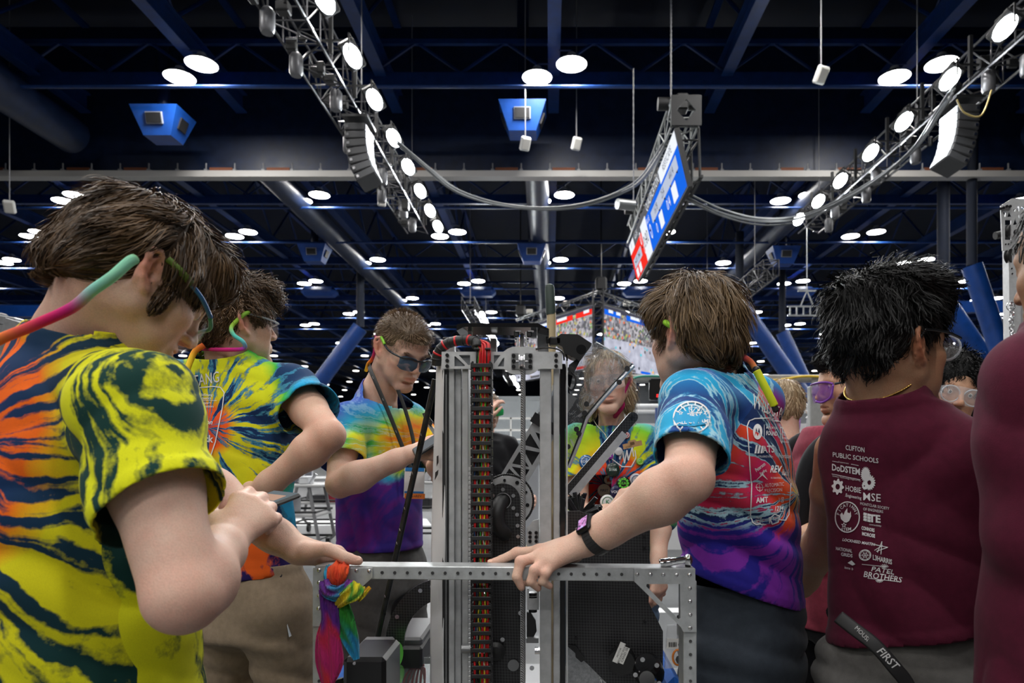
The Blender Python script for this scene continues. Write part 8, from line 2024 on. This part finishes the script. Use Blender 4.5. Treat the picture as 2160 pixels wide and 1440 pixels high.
# ---- D: sleeve emblem and framed sponsor list
def d_print():
    k = Ink(1.3); cx, cy = 1459, 882
    k.ring(cx, cy, 37, 33, 3).ring(cx, cy, 30, 26, 1.6, a0=190, a1=350)
    for i in range(14): a = ROB(i*360/14); k.line([(cx+30*math.cos(a), cy+26*math.sin(a)), (cx+37*math.cos(a), cy+33*math.sin(a))], 2.6)
    for i in range(5): a = ROB(200+i*35); k.line([(cx+10*math.cos(a), cy+4+8*math.sin(a)), (cx+30*math.cos(a), cy+26*math.sin(a))], 2)
    k.done('sleeve_emblem', D_P, D_S)
    k = Ink(1.3); k.poly([(1421, 885), (1427, 872), (1445, 868), (1480, 872), (1497, 866), (1499, 884), (1490, 896), (1465, 901), (1430, 900)], 1)
    k.done('emblem_ribbon', D_P, D_S, [white_pr, mat('sleeve_teal', srgb('1d93c4'), .85)], off=.0026)
    k = Ink(1.3); k.text('FIRST', 1463, 879, 9, -5, 1.05, shear=.25, bold=.03).skew('HALL OF FAME', 1460, 893, 8.5, -.06, .98, bold=.015).line([(1455, 864), (1461, 872), (1468, 862), (1473, 870), (1478, 862)], 1.2).line([(1453, 862), (1480, 862), (1478, 873), (1455, 873)], 1, closed=True)
    for sx, sy in ((1437, 874), (1493, 872), (1427, 897), (1490, 898)): k.line([(sx+(4 if i % 2 == 0 else 1.7)*math.sin(i*PI/5), sy-(4 if i % 2 == 0 else 1.7)*math.cos(i*PI/5)) for i in range(10)], .9, closed=True)
    k.done('emblem_lettering', D_P, D_S, off=.0036)
    k = Ink(1.4)
    for i, (c, x, y, h) in enumerate((('W', 1596, 850, 34), ('I', 1607, 858, 24), ('L', 1613, 861, 24), ('D', 1620, 864, 24), ('S', 1630, 868, 26), ('T', 1638, 869, 24), ('A', 1645, 871, 22), ('N', 1651, 873, 22), ('G', 1656, 874, 22))): k.text(c, x, y, h, 6, .42)
    k.done('back_title', D_P, D_S)
    k = Ink(1.4); k.line([(1622, 882), (1590, 883), (1579, 888), (1575, 900), (1580, 960), (1584, 1020), (1583, 1090), (1586, 1102), (1594, 1107), (1615, 1104)], 2.2).line([(1632, 888), (1652, 890), (1660, 897)], 2.2).line([(1666, 1020), (1662, 1085), (1655, 1097), (1640, 1095)], 2)
    k.text('FRC', 1625, 886, 6, 5, .8).done('print_frame', D_P, D_S)
    k = Ink(1.4); k.poly([(1596.5+9.5*math.cos(t), 911+16*math.sin(t)) for t in np.linspace(0, 2*PI, 22, endpoint=False)], 0, [[(1590, 922), (1593.5, 903), (1596.5, 914), (1599.5, 903), (1603, 922), (1599.5, 914), (1596.5, 921), (1593.5, 914)]])
    k.line([(1610, 896), (1610, 926)], .9).text('MOTOROLA', 1626, 903, 5, 4, .62, bold=.01).text('FOUND', 1626, 915, 9, 4, .55, bold=.03)
    k.done('sponsor_print', D_P, D_S)
    k = Ink(1.4); k.text('WildStang', 1655, 905, 4.5, 5, .55).text('Robotics', 1655, 913, 4.5, 5, .6).text('Support', 1655, 924, 4.5, 5, .65).text('Association', 1655, 932, 4.5, 5, .5).line([(1644, 902), (1648, 902), (1647, 935), (1644, 930)], 1.4, closed=True).line([(1649, 918), (1661, 919)], .8).done('sponsor_print', D_P, D_S)
    k = Ink(1.4)
    for i in range(3): k.poly([(1590+i*6, 956), (1593+i*6, 938+i), (1597+i*6, 938+i), (1594+i*6, 956)])
    k.text('ATS', 1619, 948, 15, -3, .68, bold=.03).text('INTELLIGENCE SYSTEMS', 1613, 963, 4, 2, .55).text('Nordson', 1653, 962, 10, 4, .5, shear=.2, bold=.02).done('sponsor_print', D_P, D_S)
    k = Ink(1.4); k.text('Peterson', 1602, 985, 8, -38, .6, shear=.3, bold=.02).text('Roofing', 1608, 995, 6, -34, .6, shear=.3, bold=.02)
    for i in range(4): k.line([(1596+i*3, 1010-i*3), (1607, 1001-i*1.5), (1617-i*2.5, 1010-i*3)], 1.1)
    k.text('REV', 1633, 990, 15, 2, .62, shear=.3, bold=.04).text('Rack', 1655, 997, 14, 6, .4, bold=.03).text('ROBOTICS', 1636, 1008, 4, 3, .9).done('sponsor_print', D_P, D_S)
    k = Ink(1.4); k.ring(1601, 1027, 7, 9, 1).line([(1601, 1016), (1601, 1038)], .8).line([(1592, 1028), (1611, 1026)], .8).text('AUTOMATIC', 1632, 1022, 8, -3, .62).text('PRECISION', 1630, 1033, 8, -3, .68).done('sponsor_print', D_P, D_S)
    k = Ink(1.4); k.text('AMT', 1606, 1055, 11.5, -3, .75, bold=.03).text('VB', 1645, 1054, 12, -4, .6, shear=.4).text('1214', 1640, 1073, 10, -4, .7, shear=.3, bold=.03).line([(1630, 1080), (1650, 1079)], 1).done('sponsor_print', D_P, D_S)
    k = Ink(1.4); k.line([(1622, 1092), (1632, 1084), (1642, 1088), (1640, 1100), (1628, 1104)], 2, closed=True).text('R', 1624, 1096, 12, -6, .7, bold=.04).text('111', 1634, 1094, 7, -4, .7).text('North', 1600, 1090, 5, 10, .7, shear=.3, bold=.02).text('February', 1601, 1096, 5, 10, .7, shear=.3, bold=.02).text('Duluth, MN', 1602, 1103, 5, 10, .6, shear=.3, bold=.02).done('sponsor_print', D_P, D_S)
d_print()
# ---- B: back print, the part not hidden by the foreground shoulder
def b_print():
    k = Ink(1.75)
    k.text('WILDSTANG', 405, 806, 24, -10, .62, shear=.2).done('back_title', B_P, B_S)
    k = Ink(1.75); k.line([(395, 820), (450, 815), (466, 817), (474, 828), (470, 860), (456, 930), (438, 985)], 2.2).line([(411, 834), (413, 858), (404, 868), (396, 858)], 2).text('M', 404, 850, 14, 2, .8, bold=.02).done('print_frame', B_P, B_S)
    k = Ink(1.75)
    for t, y in (('WildStang', 833), ('Robotics', 840), ('Support', 850), ('Association', 857)): k.text(t, 433, y, 5.6, 0, 1.05, bold=.01)
    k.line([(416, 844), (458, 845)], .9).done('sponsor_print', B_P, B_S)
    k = Ink(1.75); k.text('Richardson', 420, 889, 10, 4, .95, shear=.25, bold=.03).done('sponsor_print', B_P, B_S)
    k = Ink(1.75); k.text('REVrack', 418, 924, 15, 4, .9, bold=.04).text('co', 418, 985, 8, 4, 1).done('sponsor_print', B_P, B_S)
b_print()
# ---- K: chest logo and button badges
k = Ink(2.4); k.line([(1297, 948), (1291, 968), (1312, 984), (1331, 984), (1341, 966), (1339, 950)], 2).line([(1299, 955), (1306, 944), (1307, 968), (1313, 952), (1317, 976), (1322, 950), (1325, 970), (1333, 944), (1336, 962)], 2.6).done('chest_logo', K_P, K_S)
def badge(px, py, r, cols, txt, label, tcol=(.02, .02, .02), size=.4, mark=None):
    bpy.context.view_layer.update()
    dg = bpy.context.evaluated_depsgraph_get(); ob = K_S.evaluated_get(dg); eye = Vector((0, 0, CAMZ)); tgt = V3(W(px, py, 2.5)); inv = ob.matrix_world.inverted()
    hit, loc, nor, _ = ob.ray_cast(inv@eye, (inv.to_3x3()@(tgt-eye)).normalized())
    c = np.array(ob.matrix_world@loc) if hit else W(px, py, 2.57); n = nrm(np.array(nor)+np.array([0, -1.2, .1])) if hit else np.array([0, -1., 0])
    x = nrm(np.cross([0, 0, 1.], n)); R = np.stack([x, np.cross(n, x), n], 1); c = c+n*.010; rr = r*2.57/FPX
    o = empty('button_badge', c, label, 'badge', 'button badges on the tie-dye shirt')
    MB().lathe([(rr*.9, -.005), (rr, -.003), (rr, .0), (rr*.92, .0025), (rr*.5, .0042), (rr*.02, .0048)], c, n, 28).build('shell', mat('badge_%02d%02d%02d' % tuple(int(v*99) for v in cols), cols, .18), o, smooth=.8)
    b = MB()
    if txt: lettering(b, txt, c+n*.0062, R, rr*size, bold=.02)
    if mark == 'gear':
        for i in range(10): a = i*.628; b.box(c+n*.0055+R@np.array([math.cos(a)*rr*.62, math.sin(a)*rr*.62, 0]), (rr*.3, rr*.3, .001), R@rot((0, 0, 1), a))
    if mark == 'ring': b.tube([c+n*.0048+R@np.array([math.cos(a)*rr*.7, math.sin(a)*rr*.7, 0]) for a in np.linspace(0, 2*PI, 24)], .0012, 6)
    if b.v: b.build('badge_mark', mat('bm_%02d%02d%02d' % tuple(int(v*99) for v in tcol), tcol, .4), o)
    MB().cyl(c-n*.012, c-n*.004, .003, 6).build('pin', zinc, o)
badge(1236, 975, 15.5, (.015, .10, .30), 'ROBOT', 'blue and black robotics button badge, leftmost on the shirt beside the grey strip', (.7, .75, .8), .35, 'ring')
badge(1304, 952, 9, (.55, .56, .58), '', 'plain shiny silver button badge above the chest logo')
badge(1320, 919, 8, (.30, .02, .03), 'U', 'small dark red button badge near the shoulder', (.8, .7, .7), .8, 'ring')
badge(1286, 962, 7, (.25, .03, .35), 'N', 'small purple button badge beside the chest logo', (.8, .8, .85), .8)
badge(1292, 991, 15, (.012, .03, .022), '5166', 'dark green and black badge with pale digits below the chest logo', (.6, .7, .65), .4)
badge(1283, 1012, 10.5, (.72, .72, .72), '\u03c0', 'white badge with a red pi sign', (.75, .12, .05), 1.15)
badge(1314, 1019, 15, (.012, .014, .013), 'GEAR', 'black badge with a bright green gear', (.12, .6, .05), .4, 'gear')
badge(1340, 1010, 13, (.60, .62, .66), '12', 'white and blue badge with a dark animal picture, nearest the sleeve', (.05, .10, .3), .5, 'ring')
badge(1274, 1034, 15, (.75, .75, .76), 'FIRST', 'white badge reading FIRST in dark letters', (.05, .08, .25), .38)
badge(1300, 1037, 14, (.01, .012, .06), 'VOLTE', 'navy badge reading VOLTE', (.7, .7, .75), .42)
badge(1281, 1058, 15.5, (.72, .73, .73), 'K', 'white badge with coloured rings and a letter K', (.05, .25, .12), .6, 'ring')
badge(1284, 1078, 11, (.02, .02, .02), '', 'black badge with a yellow gear, lowest of the cluster', (.8, .45, .03), .4, 'gear')
badge(1349, 974, 8, (.20, .5, .04), '', 'lime oval badge on the side of the shirt', (.5, .7, .2), .4, 'ring')
nb_ = empty('name_tag', W(1334, 938, 2.52), 'carved wooden name tag pinned above the chest logo', 'name tag')
k = W(1334, 937, 2.535); Rn = RFACE@rot((0, 0, 1), .22)
MB().prism([(-.036, -.011), (.036, -.011), (.036, .008), (.016, .008), (.012, .016), (-.012, .016), (-.016, .008), (-.036, .008)], Rn, .004, k).build('wood_plate', mat('laser_wood', (.42, .25, .11), .6, noise=.15), nb_)
b = MB(); lettering(b, 'RYNN', k+Rn@np.array([-.016, -.005, .0026]), Rn, .006); b.box(k+Rn@np.array([0, .004, .0026]), (.016, .010, .0008), Rn); b.build('burnt_mark', mat('burnt_wood', (.12, .06, .02), .7), nb_)
MB().box(k+[0, .008, 0], (.03, .012, .006), Rn).build('magnet', zinc, nb_)
# ---- second robot tower at the right edge
r2 = empty('robot_tower', (1.95, 2.9, 0), 'silver drilled aluminium lift tower of a second robot at the right edge', 'robot')
d2 = 2.9
def plate2(name, m, pts, d, t, holes=()): return plate(r2, name, m, pts, d, t, holes)
hp = plate2('head_plate', brushed, [(2110, 434), (2134, 419), (2200, 419), (2200, 505), (2118, 529), (2114, 529)], d2-.03, .006,
    [[(2114, 446), (2121, 448), (2119, 459)], [(2128, 444), (2134, 457), (2124, 458)], [(2136, 443), (2142, 440), (2140, 447)], [(2146, 436), (2149, 435), (2149, 446), (2145, 446)], [(2141, 459), (2146, 473), (2136, 475)], [(2146, 453), (2149, 452), (2149, 462)],
     rrect(2119, 464, 2132, 506, 1), circ(2156, 439, 3, 12), circ(2157, 460, 3, 12)])
plate2('tower_rail', brushed, [(2121, 527), (2150, 520), (2150, 1000), (2126, 1000)], d2, .04); plate2('tower_rail', rail_m, [(2152, 515), (2210, 515), (2210, 1000), (2152, 1000)], d2-.015, .05)
for y in (488, 540): MB().lathe([(.004, -.010), (.030, -.010), (.030, -.006), (.025, -.003), (.025, .003), (.030, .006), (.030, .010), (.004, .010)], W(2130, y, d2-.01), (.5, -.85, 0), 24).build('pulley', rubber, r2, smooth=.6)
MB().cyl(W(2141, 489, d2-.06), W(2175, 487, d2-.06), .010, 14).build('cross_shaft', black_gloss, r2, smooth=.6); MB().cyl(W(2099, 497, d2-.0), W(2114, 494, d2-.0), .016, 16).build('roller_end', rubber, r2, smooth=.6)
for x, y in ((2111, 440), (2117, 438), (2124, 435), (2131, 435)): MB().cyl(W(x, y, d2-.036), W(x, y, d2-.05), .006, 10).build('bolt', bolt_b, hp)
for x, y in ((2121, 515), (2127, 514.5), (2133, 511)): bolt(hp, x, y, d2-.034, .003)
for x, y in ((2134, 566), (2144, 563), (2135, 577)): bolt(r2, x, y, d2-.021, .003)
for i in range(14):
    q = W(2134+2.5*math.sin(i*1.7), 640+i*5.2, d2-.045); MB().tube([q+.0075*(math.cos(t)*np.array([math.cos(i*1.3), math.sin(i*1.3), 0])+math.sin(t)*np.array([0, .2, 1.])) for t in np.linspace(0, 2*PI, 10)], .0022, 5).build('key_ring_link', zinc, r2)
MB().tube([W(2132+9*math.cos(t), 646+9*math.sin(t), d2-.045) for t in np.linspace(0, 2*PI, 18)], .0018, 5).build('split_ring', zinc, r2); MB().cyl(W(2133, 640, d2-.045), W(2133, 634, d2-.02), .003, 6).build('hook', zinc, r2)
P = W(2140, 1000, d2); MB().box((P[0]+.06, d2, (P[2]+.0)/2), (.16, .06, P[2])).build('tower_foot', rail_m, r2); MB().box((P[0]+.06, d2, .06), (.6, .5, .12), None, .01).build('base', rubber, r2)
